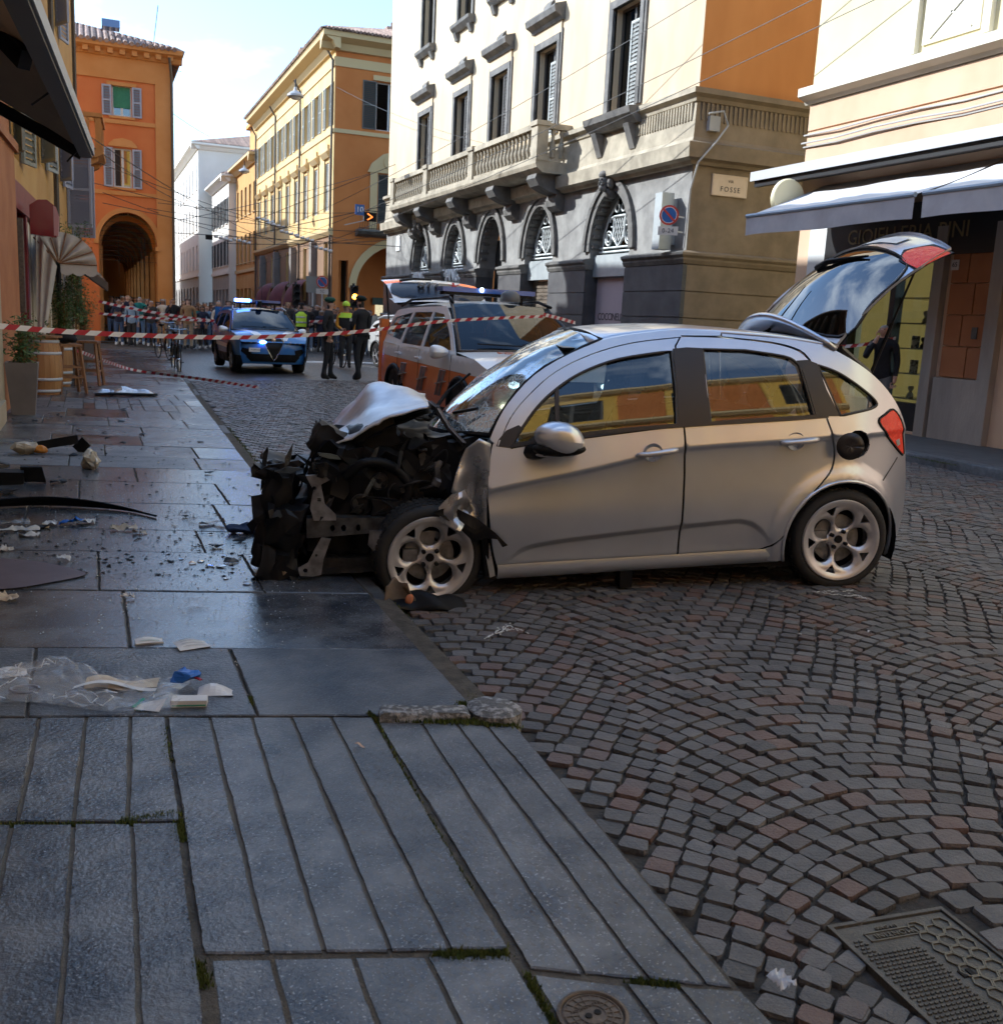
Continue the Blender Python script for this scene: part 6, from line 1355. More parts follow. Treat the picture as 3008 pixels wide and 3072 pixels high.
b = MB(); b.grid(lambda u, v: Vector(hood(u, v))+Vector((.01, .0, -.035-.03*math.sin(u*3.14))), 12, 10); b.build('bonnet_liner', m_blk, car)
# nose piece of the bonnet bent down
b = MB(); b.grid(lambda u, v: (-.56-.05*math.sin(3.14*u)+.02*v, .25+1.1*v, .80-.11*u+.02*math.sin(v*9)), 5, 10); crumple(b, .015, 7); b.build('bonnet_nose', m_silvd, car, auto=28)
# bent strip standing in front of the pillar
b = MB(); pts = [(.02, .28, 1.06), (.06, .24, 1.03), (.12, .20, .93), (.20, .16, .845)]; [b.bar(p, q, .006, .05, up=(.2, -1, .3)) for p, q in zip(pts, pts[1:])]; [b.bar(Vector(p)+Vector((.02, .03, 0)), Vector(q)+Vector((.02, .03, 0)), .05, .008, up=(1, 0, .6)) for p, q in zip(pts, pts[1:])]; b.build('bonnet_edge_strip', m_steel, car)
# crumpled wing
WG = [(.335, .865), (.27, .895), (.20, .835), (.145, .70), (.12, .60), (.175, .555), (.15, .49), (.10, .43), (.20, .42), (.27, .36), (.325, .30), (.322, .55), (.332, .74)]
def wing(s, z, off=0): 
    k = (.335-s)/.22; return (s, .02+.05*k+.05*math.sin(k*5)*sstep(.9, .6, z)+.05*noise.noise(Vector((s*7, z*7, 1)))*min(1, k*1.5)-.03*sstep(.6, .8, z)*math.sin(min(1, k)*3.14), z)
b = MB(); patch(b, WG, wing, (), .03); o = b.build('crumpled_wing', m_silvd, car, auto=35); q = o.modifiers.new('sheet', 'SOLIDIFY'); q.thickness = .008; q.offset = 0
b = MB(); patch(b, [(.12, .60), (.19, .62), (.24, .50), (.16, .40), (.06, .44), (.05, .52)], lambda s, z: (s, -.02+.09*noise.noise(Vector((s*11, z*11, 5))), z), (), .025); b.build('torn_wing_flap', m_silvd, car, auto=30)
b = MB(); patch(b, [(.02, .50), (.12, .53), (.26, .46), (.36, .38), (.43, .31), (.40, .30), (.37, .345), (.30, .35), (.24, .33), (.15, .42)], lambda s, z: (s, -.035+.03*noise.noise(Vector((s*9, z*9, 3))), z), (), .025, thick=.012, back=(0, 1, 0)); b.build('torn_arch_liner', m_blk, car)
b = MB(); patch(b, [(.30, .33), (.335, .32), (.375, .12), (.345, .11)], lambda s, z: (s, .03, z), (), .05, thick=.02, back=(0, 1, 0)); b.build('wing_lower_strip', m_silvd, car)
b = MB(); b.tube([(.31, .04, .37), (.33, .06, .20), (.34, .06, .12)], .03, 6); b.build('door_hinge_post', m_blk, car)
# engine bay: block, battery, boxes, hoses
def lump(name, c, d, m, jit=.02, rz=0, n=5):
    b = MB(); x, y, z = d
    for ax in range(3):
        for sg in (-1, 1):
            def fn(u, v, ax=ax, sg=sg):
                q = [0, 0, 0]; q[ax] = sg*.5; q[(ax+1) % 3] = (u-.5)*(sg); q[(ax+2) % 3] = v-.5; return Vector((q[0]*x, q[1]*y, q[2]*z))
            b.grid(fn, n, n)
    mr = Matrix.Rotation(rz, 3, 'Y'); b.v = [tuple(mr @ Vector(p)+Vector(c)) for p in b.v]; b.jitter(jit, 11, rc_.random()*9); b.jitter(jit*.45, 34, rc_.random()*9); return b.build(name, m, car, auto=32, fix=True)
m_eng = mat('sooty_engine', (.012, .012, .012), (.04, .037, .034), 14, .5, .7, metal=.3, bump=.5, bscale=30)
m_engg = mat('engine_alloy', (.10, .10, .102), (.03, .03, .031), 14, .5, .7, metal=.6)
lump('engine_block', (-.12, .75, .58), (.42, .6, .42), m_eng, .03); lump('cylinder_head', (-.10, .62, .80), (.34, .5, .12), m_blk, .02, .15)
lump('gearbox', (.0, .42, .52), (.26, .22, .22), m_engg, .02); lump('battery_box', (.12, .35, .78), (.22, .2, .2), m_blk, .02); lump('air_box', (-.28, .5, .86), (.26, .34, .16), m_blk, .03, -.3)
lump('headlamp_shell', (-.55, .40, .84), (.16, .26, .15), m_blk, .03, .5); lump('fan_shroud', (-.62, .85, .52), (.07, 1.1, .55), m_blk, .03, .12); lump('radiator', (-.54, .85, .5), (.05, .95, .45), m_eng, .03, .1)
lump('bumper_core', (-.80, .80, .30), (.20, 1.35, .42), m_blk, .06, .15, 9); lump('bumper_remnant', (-.83, .35, .42), (.16, .3, .55), m_blk, .05, .2, 8); lump('undertray', (-.48, .75, .14), (.72, 1.1, .06), m_blk, .03, -.04, 5)
lump('front_panel_remnant', (-.80, .62, .66), (.26, .7, .05), m_blk, .05, .1, 5); lump('slam_panel', (-.55, .7, .70), (.12, 1.2, .07), m_blk, .04, .2, 5)
lump('engine_mass', (-.33, .8, .50), (.62, 1.15, .62), m_blk, .07, .1, 12); lump('scuttle_mass', (.10, .8, .68), (.42, 1.2, .34), m_blk, .05, 0, 9); lump('washer_bottle', (-.20, .24, .40), (.2, .14, .26), m_blk, .03); lump('suspension_turret', (.05, .30, .68), (.18, .18, .3), m_engg, .02)
lump('crushed_crossmember', (-.35, .25, .16), (.5, .12, .09), m_eng, .03)
for i in range(58):      # shredded plastic and sheet around the nose
    b = MB(); c = Vector((rc_.uniform(-.92, .0), rc_.uniform(.08, .6), rc_.uniform(.15, .80))); k = rc_.randrange(4, 7)
    wv, hv = rc_.choice([(.09, .02), (.05, .04), (.02, .08), (.12, .015)]); pts = [(wv*rc_.uniform(.6, 1.1)*math.cos(6.283*j/k), hv*rc_.uniform(.6, 1.1)*math.sin(6.283*j/k)) for j in range(k)]
    e = Euler((rc_.uniform(-.7, .7), rc_.uniform(-1.5, 1.5), rc_.uniform(-.7, .7))).to_matrix(); patch(b, pts, lambda x, y: e @ Vector((x, .02*math.sin(x*30), y))+c, (), .2, thick=.008, back=(0, 1, 0)); b.build('torn_fragment', rc_.choice([m_blk, m_blk, m_blk, m_eng, m_blk, m_engg]), car)
# jagged bumper pieces sticking out to the left
for pl_ in ([(-.93, .68), (-.86, .72), (-.70, .745), (-.66, .72), (-.78, .69), (-.88, .655)], [(-.96, .55), (-.90, .56), (-.88, .42), (-.93, .40), (-.955, .34), (-.985, .40), (-.95, .43)], [(-.92, .28), (-.84, .60), (-.74, .62), (-.78, .3), (-.86, .16), (-.93, .17)]):
    b = MB(); t0 = rc_.uniform(.12, .3); patch(b, pl_, lambda s, z: (s, t0+.04*noise.noise(Vector((s*8, z*8, 2))), z), (), .04, thick=.015, back=(0, 1, 0)); b.build('bumper_shard', m_blk, car)
# grey brackets: rail, bracket with holes, lower arm
b = MB(); patch(b, [(-.66, .68), (-.52, .69), (-.52, .66), (-.58, .63), (-.56, .52), (-.50, .46), (-.50, .43), (-.62, .43), (-.64, .5), (-.62, .6)], lambda s, z: (s, .12, z), ([(-.615+.012*math.cos(t*.9), .61+.012*math.sin(t*.9)) for t in range(7)], [(-.60, .535), (-.58, .535), (-.58, .555), (-.60, .555)]), .05, thick=.02, back=(0, 1, 0)); b.build('front_bracket', m_steel, car)
b = MB(); patch(b, [(-.66, .33), (-.20, .36), (-.20, .44), (-.66, .44)], lambda s, z: (s, .13, z), [[(q+.014*math.cos(t*.9), .385+.02*math.sin(t*.9)) for t in range(7)] for q in (-.52, -.46, -.38)], .05, thick=.10, back=(0, 1, 0)); b.build('chassis_rail', m_engg, car)
b = MB(); patch(b, [(-.58, .34), (-.53, .33), (-.57, .22), (-.585, .13), (-.63, .12), (-.70, .125), (-.71, .17), (-.655, .2), (-.62, .27)], lambda s, z: (s, .10, z), [[(-.67+.014*math.cos(t*.9), .155+.014*math.sin(t*.9)) for t in range(7)], [(-.61+.008*math.cos(t*.9), .24+.008*math.sin(t*.9)) for t in range(7)]], .04, thick=.015, back=(0, 1, 0)); b.build('lower_bracket', m_steel, car)
b = MB(); patch(b, [(-.32, .38), (-.2, .395), (-.08, .40), (-.10, .37), (-.16, .36), (-.22, .28), (-.30, .27), (-.33, .3)], lambda s, z: (s, .06+.03*math.sin(s*30), z), (), .03, thick=.01, back=(0, 1, 0)); b.build('bent_steel_plate', m_steel, car)
b = MB(); b.bar((-.90, .2, .03), (-.78, .14, .16), .05, .05); b.build('wooden_wedge', mat('dirty_beige_plastic', (.30, .22, .13), (.2, .15, .09), 8, .8), car)
lump('headlamp_reflector', (.06, .14, .68), (.05, .03, .13), m_steel, .03, .3); b = MB(); b.tube([(.02+.055*math.cos(a*.7), .20+.055*math.sin(a*.7), .42+.012*a) for a in range(34)], .010, 6); b.build('coil_spring', m_eng, car, smooth=True)
for x, z, r_ in ((-.14, .56, .075), (-.26, .63, .05), (-.05, .50, .045), (-.36, .50, .06)): b = MB(); b.lathe([(r_*.3, .02), (r_*.3, 0), (r_*.8, 0), (r_*.8, .012), (r_, .012), (r_, -.012), (r_*.9, -.02), (r_*.9, .05)], (x, .22, z), 22, 'Y'); b.build('belt_pulley', m_engg, car, auto=35)
for i in range(16): b = MB(); b.bar((-.60, .16, .52+i*.016), (-.55, .62, .50+i*.017), .03, .004); b.build('radiator_fin', m_engg, car)
b = MB(); hp_ = crv([(-.45, .2, .66), (-.34, .17, .74), (-.2, .2, .72), (-.1, .2, .62), (-.12, .2, .5)], 12); b.tube(hp_, [.026+.005*(i % 2) for i in range(len(hp_))], 9); b.build('ribbed_hose', m_blk, car, smooth=True)
for c in ((-.08, .25, .67), (.0, .24, .60), (-.01, .24, .50), (-.06, .23, .52)):
    b = MB(); b.ball(c, (.016, .02, .035), 7, 5); b.jitter(.012, 20); b.build('rusty_scrape', m_rust, car)
for i in range(30):      # hoses and wires
    p = Vector((rc_.uniform(-.55, .1), rc_.uniform(.12, .5), rc_.uniform(.3, .74))); pts = [p]
    for _ in range(5): p = p+Vector((rc_.uniform(-.12, .12), rc_.uniform(-.04, .06), rc_.uniform(-.12, .08))); pts.append(p.copy())
    b = MB(); b.tube(crv([tuple(q) for q in pts], 4), rc_.choice([.005, .007, .012, .018]), 6); b.build('engine_hose' if i % 3 else 'wire', rc_.choice([m_blk, m_blk, m_blk, m_eng, m_engg]) if i != 7 else m_rust, car, smooth=True)
b = MB(); b.tube(crv([(-.46, .05, -.02), (-.40, .03, -.01), (-.42, .05, .02), (-.36, .02, .0), (-.32, .0, .005)], 5), .006, 5); b.build('yellow_wire', mat('yellow_plastic', (.6, .45, .05), rough=.5), car)

# raised tailgate ----------------------------------------------
TG0, TG1 = Vector((2.385, 0, 1.43)), Vector((3.16, 0, 2.03)); TD = (TG1-TG0); TNn = Vector((-TD.z, 0, TD.x)).normalized()
def tg(w, l, off=0.):
    k = 1-(2*w-1)**2; p = TG0+TD*(l*(1-.10*(1-k)*l))+TNn*(.125*math.sin(math.pi*min(1, l*.95))*(.6+.4*k)+.08*k-.015*(1-k)+off)
    return (p.x, .17+(CW-.34)*w, p.z)
gl_ = crv([(.03, .05), (.5, .04), (.97, .05), (.985, .33), (.97, .60), (.87, .72), (.5, .75), (.13, .72), (.03, .60), (.015, .33)], 5, True)
lm = [(.0, .70), (.13, .72), (.16, .82), (.09, .93), (.0, .95)]
body_o = dens([(0, .0), (1, .0), (1.0, .72), (.97, .99), (.5, 1.02), (.03, .99), (0, .72)], .08)
tgt = skin('tailgate', body_o, tg, m_silver, car, [gl_], .05, .018)
tgt['label'] = 'raised silver tailgate with rear window and wiper'
b = MB(); patch(b, gl_, lambda a, c: tg(a, c, -.002), (), .06); b.build('rear_window', glass('rear_glass', (.14, .15, .15), 2.6), tgt, smooth=True)
b = MB(); pts = gl_+[gl_[0]]; b.tube([tg(a, c, -.003) for a, c in pts], .010, 5); b.build('rear_window_seal', m_blk, tgt)
b = MB(); patch(b, [(0.02, .02), (.98, .02), (.96, .97), (.04, .97)], lambda a, c: tg(a, c, -.03), (), .15); b.build('tailgate_lining', m_blk, tgt)
for f_ in (0, 1):
    b = MB(); patch(b, [(a if not f_ else 1-a, c) for a, c in crv([(.0, .70), (.11, .705), (.17, .80), (.12, .93), (.0, .96)], 4)], lambda a, c: tg(a, c, .006), (), .03); b.build('tailgate_lamp', m_redl, tgt, smooth=True)
    b = MB(); patch(b, [(a if not f_ else 1-a, c) for a, c in [(.0, .68), (.13, .69), (.20, .80), (.14, .96), (0, .985)]], lambda a, c: tg(a, c, .002), (), .03); b.build('lamp_surround', m_blk, tgt, smooth=True)
b = MB(); patch(b, [(.3, .84), (.7, .84), (.7, .95), (.3, .95)], lambda a, c: tg(a, c, .008), (), .1); b.build('number_plate', mat('white_letters'), tgt)
b = MB(); b.tube([tg(.64, .52, .012), tg(.55, .55, .022), tg(.30, .64, .012)], [.022, .020, .007], 6); b.build('rear_wiper', m_blk, tgt, smooth=True)
b = MB(); b.grid(lambda u, v: Vector(tg(.0+u, .0, 0))+Vector((-.06*v-.06*v*math.sin(math.pi*u), 0, .02*v+(.02+.085*math.sin(math.pi*u))*v-.012)), 18, 4); o = b.build('roof_spoiler', m_silver, tgt, smooth=True); q = o.modifiers.new('sheet', 'SOLIDIFY'); q.thickness = .025
for t in (.27, CW-.27):
    b = MB(); b.tube([(2.66, t, 1.22), (2.78, t, 1.55)], .011, 6); b.tube([(2.78, t, 1.55), (2.90, t, 1.87)], .007, 6); b.build('gas_strut', m_blk, car)
b = MB(); b.grid(lambda u, v: (2.36+.05*math.sin(3.14*v), .22+(CW-.44)*u, 1.40-.02*v), 4, 2); b.tube([(2.42, .2, 1.40), (2.62, .22, 1.26), (2.78, .28, .98), (2.82, .36, .80)], .025, 6); b.tube([(2.42, CW-.2, 1.40), (2.62, CW-.22, 1.26), (2.78, CW-.28, .98), (2.82, CW-.36, .80)], .025, 6); b.build('boot_opening_frame', m_blks, car)
b = MB(); b.tube([(2.24, .86, 1.475), (2.30, .86, 1.52), (2.50, .86, 1.78)], [.016, .006, .003], 6); b.build('aerial', m_blk, car)
b = MB(); b.bb(2.15, 2.85, .25, CW-.25, .55, .58); b.build('parcel_floor', m_seat, car)
# ================================================================ other vehicles
m_cglass = glass('vehicle_glass', (.10, .14, .17), 1.7); m_tyre2 = m_rub
m_chrome = mat('chrome', (.6, .6, .6), rough=.15, metal=1)
def simple_wheel(par, x, y, r, side_):
    wh = link('wheel', None, par, (x, y, r)); w_ = .22
    b = MB(); b.lathe([(r*.66, 0), (r*.70, -.01), (r*.92, -.008), (r, .03), (r, w_-.03), (r*.92, w_), (r*.66, w_)], n=28, ax='X', cap=False); b.build('tyre', m_rub, wh, smooth=True)
    b = MB(); b.lathe([(r*.66, .01), (r*.62, .03), (0, .035)], n=28, ax='X', cap=False); b.build('rim_back', m_blk, wh)
    b = MB()
    for k in range(5): a = 6.283*k/5; b.bar((.0, .03*math.cos(a), .03*math.sin(a)), (.0, r*.66*math.cos(a), r*.66*math.sin(a)), .02, .05, up=(1, 0, 0))
    b.lathe([(r*.68, .005), (r*.68, -.008), (r*.62, -.005), (r*.62, .01)], n=28, ax='X', cap=False); b.lathe([(.05, .02), (.05, -.01), (0, -.012)], n=12, ax='X'); b.build('rim', m_alloy, wh)
    if side_ > 0: wh.rotation_euler = (0, 0, math.pi)
    return wh
def vehicle(name, label, loc, rz, L, W, H, body, low=None, low_z=.8, clad=.45, hood_l=1.05, open_tail=False, extras=None, zb0=.98, zb1=1.06):
    t = thing(name, label, 'car', loc, rz); F_, B_ = L/2, -L/2; wb = L*.59; ya, yb = F_-.88, F_-.88-wb; r = .345
    zb = lambda y: zb0+(zb1-zb0)*(F_-y)/L
    def sx(y, z, off=0.):
        e = max(0, (y-(F_-.75))/.75); e2 = max(0, (B_+.6-y)/.6); w_ = W/2*(1-.16*e**2.2-.10*e2**2.2)
        if z < .62: w_ -= .07*((.62-z)/.4)**2
        else: w_ -= .02*((min(z, zb(y))-.62)/.4)**2
        if z > zb(y): w_ -= .30*(z-zb(y))+.10*(z-zb(y))**2+.01
        return w_+off
    def S(sg, off=0.): return lambda y, z: (sg*sx(y, z, off), y, z)
    def arcp(yc): return [(yc+(r+.07)*math.cos(a), r+(r+.07)*math.sin(a)) for a in [math.pi*(-.12+1.24*i/14) for i in range(15)]]
    zh = lambda y: itp([(F_-hood_l-.15, zb0+.06), (F_-.5, zb0-.0), (F_-.18, zb0-.11), (F_, zb0-.22)], y)
    def cut(z0, z1f, rev=False):
        """side outline between z0 and the height function, wheel arches cut out"""
        pts = [(B_+.06, z0)]
        for yc in (yb, ya):
            a = [p for p in reversed(arcp(yc)) if p[1] > z0]; pts += [(a[0][0], z0)]+a+[(a[-1][0], z0)] if a else []
        pts += [(F_-.10, z0)]; n = 26
        return pts+[(F_-.10-(L-.16)*i/n, z1f(F_-.10-(L-.16)*i/n)) for i in range(n+1)]
    top = lambda y: min(zb(y), zh(y)) if y > F_-hood_l-.15 else zb(y)
    for sg in (-1, 1):
        rv = sg < 0
        if low is not None:
            skin('lower_side', cut(clad, lambda y: low_z+.02*(F_-y)), S(sg), low, t, (), .10, .02, rev=rv, e=.02)
            b_ = [(F_-.10-(L-.16)*i/26, low_z+.02*(F_-(F_-.10-(L-.16)*i/26))+.004) for i in range(27)]
            skin('upper_side', list(reversed(b_))+[(F_-.10-(L-.16)*i/26, top(F_-.10-(L-.16)*i/26)) for i in range(27)], S(sg, .001), body, t, (), .10, .02, rev=rv, e=.02)
        else: skin('body_side', cut(clad, top), S(sg), body, t, (), .10, .02, rev=rv, e=.02)
        skin('cladding', cut(.22, lambda y: clad), S(sg, .008), m_blk, t, (), .12, .02, rev=rv, e=.02)
        for yc in (yb, ya): b = MB(); b.tube([S(sg, .012)(*p) for p in arcp(yc) if p[1] > .2], .035, 6); b.build('arch_trim', m_blk, t, smooth=True)
        # glasshouse
        yA, yR0, yR1, yE = F_-hood_l-.05, F_-hood_l-.95, B_+.75, B_+.12; zr = H-.10
        gh_o = [(yA, zb(yA))]+crv([(yA, zb(yA)), (yA-.42, zb(yA)+.30), (yR0, zr-.03), (0.0, zr+.0), (yR1, zr-.04), (yE+.22, zr-.14), (yE, zb(yE))], 5)[1:]
        w1 = crv([(yA-.20, zb(yA)+.05), (yA-.50, zb(yA)+.27), (yR0-.05, zr-.10)], 4)+[(yR0-.45, zr-.075), (yR0-.43, zb(yR0)+.04)]; w2 = [(yR0-.53, zr-.075), (yR0-1.30, zr-.085), (yR0-1.42, zb(yR0)+.05), (yR0-.51, zb(yR0)+.04)]
        w3 = [(yR0-1.40, zr-.09), (yE+.38, zr-.17), (yE+.16, zb(yE)+.12), (yR0-1.50, zb(yE)+.05)]
        skin('pillar_frame', list(reversed(gh_o)), S(sg), body, t, [w1, w2, w3], .12, .02, rev=rv, e=.02)
        for w_ in (w1, w2, w3): skin('side_window', inset(list(reversed(w_)) if sum(p[0]*q[1]-q[0]*p[1] for p, q in zip(w_, w_[1:]+w_[:1])) < 0 else w_, -.02), S(sg, -.015), m_cglass, t, (), .2, 0, rev=rv, e=.02)
        b = MB(); b.grid(lambda u, v: (sg*(sx(yA-.35, 1.05)+.02+.22*math.sin(math.pi*v/2)), yA-.28+.10*math.cos(6.283*u)*math.sin(math.pi*min(1, v+.15))**.5, 1.04+.085*math.sin(6.283*u)*math.sin(math.pi*min(1, v*.93+.07))**.5), 12, 8); b.build('door_mirror', body, t, smooth=True)
        for yc, zz in ((yR0-.35, .92), (yR0-1.28, .94)): b = MB(); b.tube([S(sg, .03)(yc, zz), S(sg, .035)(yc-.2, zz)], .018, 6); b.build('door_handle', body, t)
        for yc in (yR0-.48, yR0-1.47, yA-.1): b = MB(); b.tube([S(sg, .0015)(yc, z) for z in (.40, .55, .7, .85, zb(yc)-.01)], .004, 4); b.build('door_seam', m_blks, t)
        b = MB(); b.tube([S(sg, .0)(yR0+.1, zr+.05), S(sg, -.03)(yR0-.2, zr+.12), S(sg, -.03)(yR1+.1, zr+.09), S(sg, -.01)(yR1-.2, zr+.0)], .02, 6); b.build('roof_rail', m_blk if open_tail else m_alloy, t, smooth=True)
        for yc in (ya, yb): simple_wheel(t, sg*(W/2-.02), yc, r, 1 if sg > 0 else 0)
    # bonnet, screen, roof
    def hoodf(u, v):
        y = F_-.04-(hood_l+.0)*u; x = (2*v-1); e = sx(y, zh(y)-.01); return (x*e, y, zh(y)+.05*(1-x*x)*sstep(0, .3, u)-.0)
    b = MB(); b.grid(hoodf, 12, 14); b.build('bonnet', body, t, smooth=True)
    zr2 = H-.06
    def screen(u, v):
        y0, z0 = yA+.02, zb(yA)+.05; y1, z1 = yR0, zr2-.0; x = 2*v-1; y = y0+(y1-y0)*u; z = z0+(z1-z0)*(u**.92); e = sx(y-.02, min(z, zr))-.03
        return (x*e, y+.14*(1-x*x)*(1-.5*u), z+.02*(1-x*x))
    b = MB(); b.grid(screen, 10, 14); b.build('windscreen', m_cglass, t, smooth=True)
    b = MB(); b.tube([screen(0, i/10) for i in range(11)], .02, 5); b.tube([screen(i/10, 0) for i in range(11)], .02, 5); b.tube([screen(i/10, 1) for i in range(11)], .02, 5); b.build('screen_seal', m_blks, t)
    b = MB(); b.tube([Vector(screen(.05, .15))+Vector((0, .03, .03)), Vector(screen(.08, .55))+Vector((0, .03, .03))], .01, 4); b.tube([Vector(screen(.05, .5))+Vector((0, .03, .03)), Vector(screen(.08, .88))+Vector((0, .03, .03))], .01, 4); b.build('wiper', m_blk, t)
    b = MB(); b.grid(lambda u, v: ((2*v-1)*(sx(yR0+(yR1-.15-yR0)*u, zr)-.0), yR0+.02+(yR1-.15-yR0)*u, itp([(0, zr-.02), (.2, zr+.02), (.8, zr+.0), (1, zr-.06)], u)+.08*(1-(2*v-1)**2)), 12, 12); b.build('roof', body, t, smooth=True)
    # nose
    def nose(x, z, off=0): return (x, F_-.03-.30*(abs(x)/(W/2))**3-.10*max(0, (.45-z)/.3)**2-.07*max(0, (z-.62)/.2)**2+off, z)
    wn = W/2*.86; skin('front_bumper', [(-wn, .26), (wn, .26), (wn+.01, zb0-.25), (wn-.1, zb0-.22), (0, zb0-.20), (-wn+.1, zb0-.22), (-wn-.01, zb0-.25)], lambda x, z: nose(x, z), body, t, (), .08, .03, rev=True, e=.02)
    b = MB(); b.bb(-W/2+.12, W/2-.12, B_+.3, F_-.35, .24, .45); b.build('underbody', m_blk, t)
    b = MB(); b.bb(-W/2+.15, W/2-.15, B_+.2, F_-hood_l-.2, .5, .62); b.grid(lambda u, v: ((2*v-1)*(W/2-.14), yA-.15-.45*u, zb0+.0-.03*u), 4, 6); [b.box((x, yA-1.15, .95), (.46, .14, .65)) for x in (-.38, .38)]; [b.ball((x, yA-1.22, 1.33), (.13, .06, .09), 8, 6) for x in (-.38, .38)]; b.box((0, yA-2.1, .92), (1.25, .14, .6)); b.build('cabin_interior', m_seat, t)
    # tail
    yT = B_+.06
    if not open_tail:
        b = MB(); b.grid(lambda u, v: ((2*u-1)*W/2*.88, B_+.02+.10*(2*u-1)**4+.40*max(0, v-.55)**1.3, .28+(H-.30)*v), 10, 10); b.build('tailgate', body, t, smooth=True)
    else:
        b = MB(); [b.bb(s*W/2*.9-.06, s*W/2*.9+.06, B_+.05, B_+.18, .3, H-.3) for s in (-1, 1)]; b.bb(-W/2*.85, W/2*.85, B_+.02, B_+.16, .3, .65); b.build('boot_frame', low or body, t)
        hy, hz = B_+.42, H-.08
        def tgf(u, v, off=0): x = 2*u-1; l = v*1.02; return (x*W/2*(.80-.06*v*0), hy-.10-l*.80-.06*math.sin(math.pi*v)*.4, hz+.02+l*.34+.07*math.sin(math.pi*v)+.05*(1-x*x)+off)
        tb = MB(); tb.grid(lambda u, v: tgf(u, v), 12, 10); tl = tb.build('open_tailgate', body, t, smooth=True)
        gl2 = crv([(.08, .10), (.92, .10), (.95, .55), (.80, .63), (.20, .63), (.05, .55)], 3, True)
        b = MB(); patch(b, gl2, lambda u, v: tgf(u, v, .012), (), .08); b.build('rear_window', mat('dark_rear_glass', (.012, .016, .028), rough=.25, spec=.25), tl, smooth=True)
        b = MB(); patch(b, [(.03, .03), (.97, .03), (.97, .97), (.03, .97)], lambda u, v: Vector(tgf(u, v, -.05))+Vector((0, .03, 0)), (), .1); b.build('tailgate_lining', m_blk, tl)
        b = MB(); b.tube([tgf(.5, .72, .04), tgf(.7, .68, .05), tgf(.85, .66, .03)], .02, 5); b.build('rear_wiper', m_blk, tl)
        for s in (0, 1):
            b = MB(); patch(b, [(a if s else 1-a, c) for a, c in [(.80, .72), (1.0, .66), (1.0, .82), (.85, .84)]], lambda u, v: tgf(u, v, .01), (), .08); b.build('tail_lamp', mat('amber_red_lamp', (.5, .06, .02), rough=.2, emit=.5, ecol=(1, .2, .03)), tl)
            b = MB(); b.tube([((2*s-1)*W/2*.84, B_+.2, H-.45), tgf(s, .55)], .014, 5); b.build('gas_strut', m_blk, t)
        b = MB(); b.grid(lambda u, v: ((2*u-1)*W/2*.82, hy-.05-.30*v, hz+.02+.05*(1-(2*u-1)**2)+.09*v*(1-v*.3)), 10, 4); b.build('roof_spoiler', body, t, smooth=True)
    return t, dict(nose=nose, hood=hoodf, screen=screen, S=S, F=F_, B=B_, zb=zb, sx=sx, yA=yA, yR0=yR0, zr=zr, tgf=(tgf if open_tail else None), W=W, H=H, wn=wn)
def on(fn, poly, name, m, t, off, step=.08, rev=True): return skin(name, poly, lambda a, c: fn(a, c, off), m, t, (), step, 0, rev=rev, e=.02)

m_pblue = mat('police_blue_paint', (.05, .18, .46), (.055, .195, .50), 2, .3, coat=.6); m_pwhite = mat('white_car_paint', (.86, .87, .88), rough=.3, coat=.6); m_porange = mat('orange_red_film', (.85, .21, .035), (.80, .19, .035), 2, .35, coat=.3)
m_bluel = mat('blue_beacon_lit', (.05, .12, .9), rough=.3, emit=14, ecol=(.12, .25, 1)); m_blued = mat('blue_beacon', (.05, .12, .38), rough=.2, coat=.5); m_hl = mat('headlamp_lit', (.8, .85, .8), rough=.2, emit=5, ecol=(.8, .95, 1)); m_hld = mat('headlamp_dark', (.05, .055, .06), rough=.08, coat=1)
# police car -------------------------------------------------
fdir = Vector((.03, -1)); prz = math.atan2(-fdir.x, fdir.y)
pc, k_ = vehicle('police_car', 'blue and white police car with a lit blue beacon facing the wreck', (3.92, 25.9, road_z(4.0, 25)), prz, 4.5, 1.84, 1.62, m_pblue, hood_l=1.12)
pc.scale = (.94,)*3; nz_ = k_['nose']; F_ = k_['F']
on(nz_, [(-.20, .88), (.20, .88), (.235, .80), (.05, .42), (0, .36), (-.05, .42), (-.235, .80)], 'shield_grille', m_blk, pc, .02)
b = MB(); b.tube([nz_(x, z, .03) for x, z in [(-.22, .89), (-.245, .80), (-.055, .41), (0, .345), (.055, .41), (.245, .80), (.22, .89)]], .014, 5); b.build('grille_frame', m_chrome, pc); b = MB(); b.lathe([(.055, -.01), (.055, .012), (0, .014)], nz_(0, .84, .03), 16, 'Y'); b.build('round_emblem', m_chrome, pc)
for s in (-1, 1):
    on(nz_, [(s*.30, .80), (s*.76, .84), (s*.80, .775), (s*.70, .735), (s*.34, .75)][::s], 'headlamp', m_hld, pc, .02)
    for i in range(3): b = MB(); b.ball(nz_(s*(.42+.13*i), .785, .03), (.045, .02, .03), 8, 6); b.build('headlamp_ring', mat('headlamp_lens', (.5, .42, .38), rough=.1, metal=.6), pc)
    on(nz_, [(s*.52, .60), (s*.74, .64), (s*.78, .55), (s*.62, .42), (s*.55, .46)][::s], 'air_intake', m_blk, pc, .012)
on(nz_, [(-.62, .50), (.62, .50), (.66, .42), (.55, .31), (-.55, .31), (-.66, .42)], 'lower_grille', m_blk, pc, .014)
b = MB(); b.bb(.27-.0, .60, F_-.08, F_-.045, .545, .645); npl = b.build('number_plate', mat('white_letters'), pc)
text('plate_lettering', 'POLIZIA R1520', .038, mat('dark_letters'), npl, (.435, F_-.043, .595), (R(90), 0, R(180)))
hd = k_['hood']
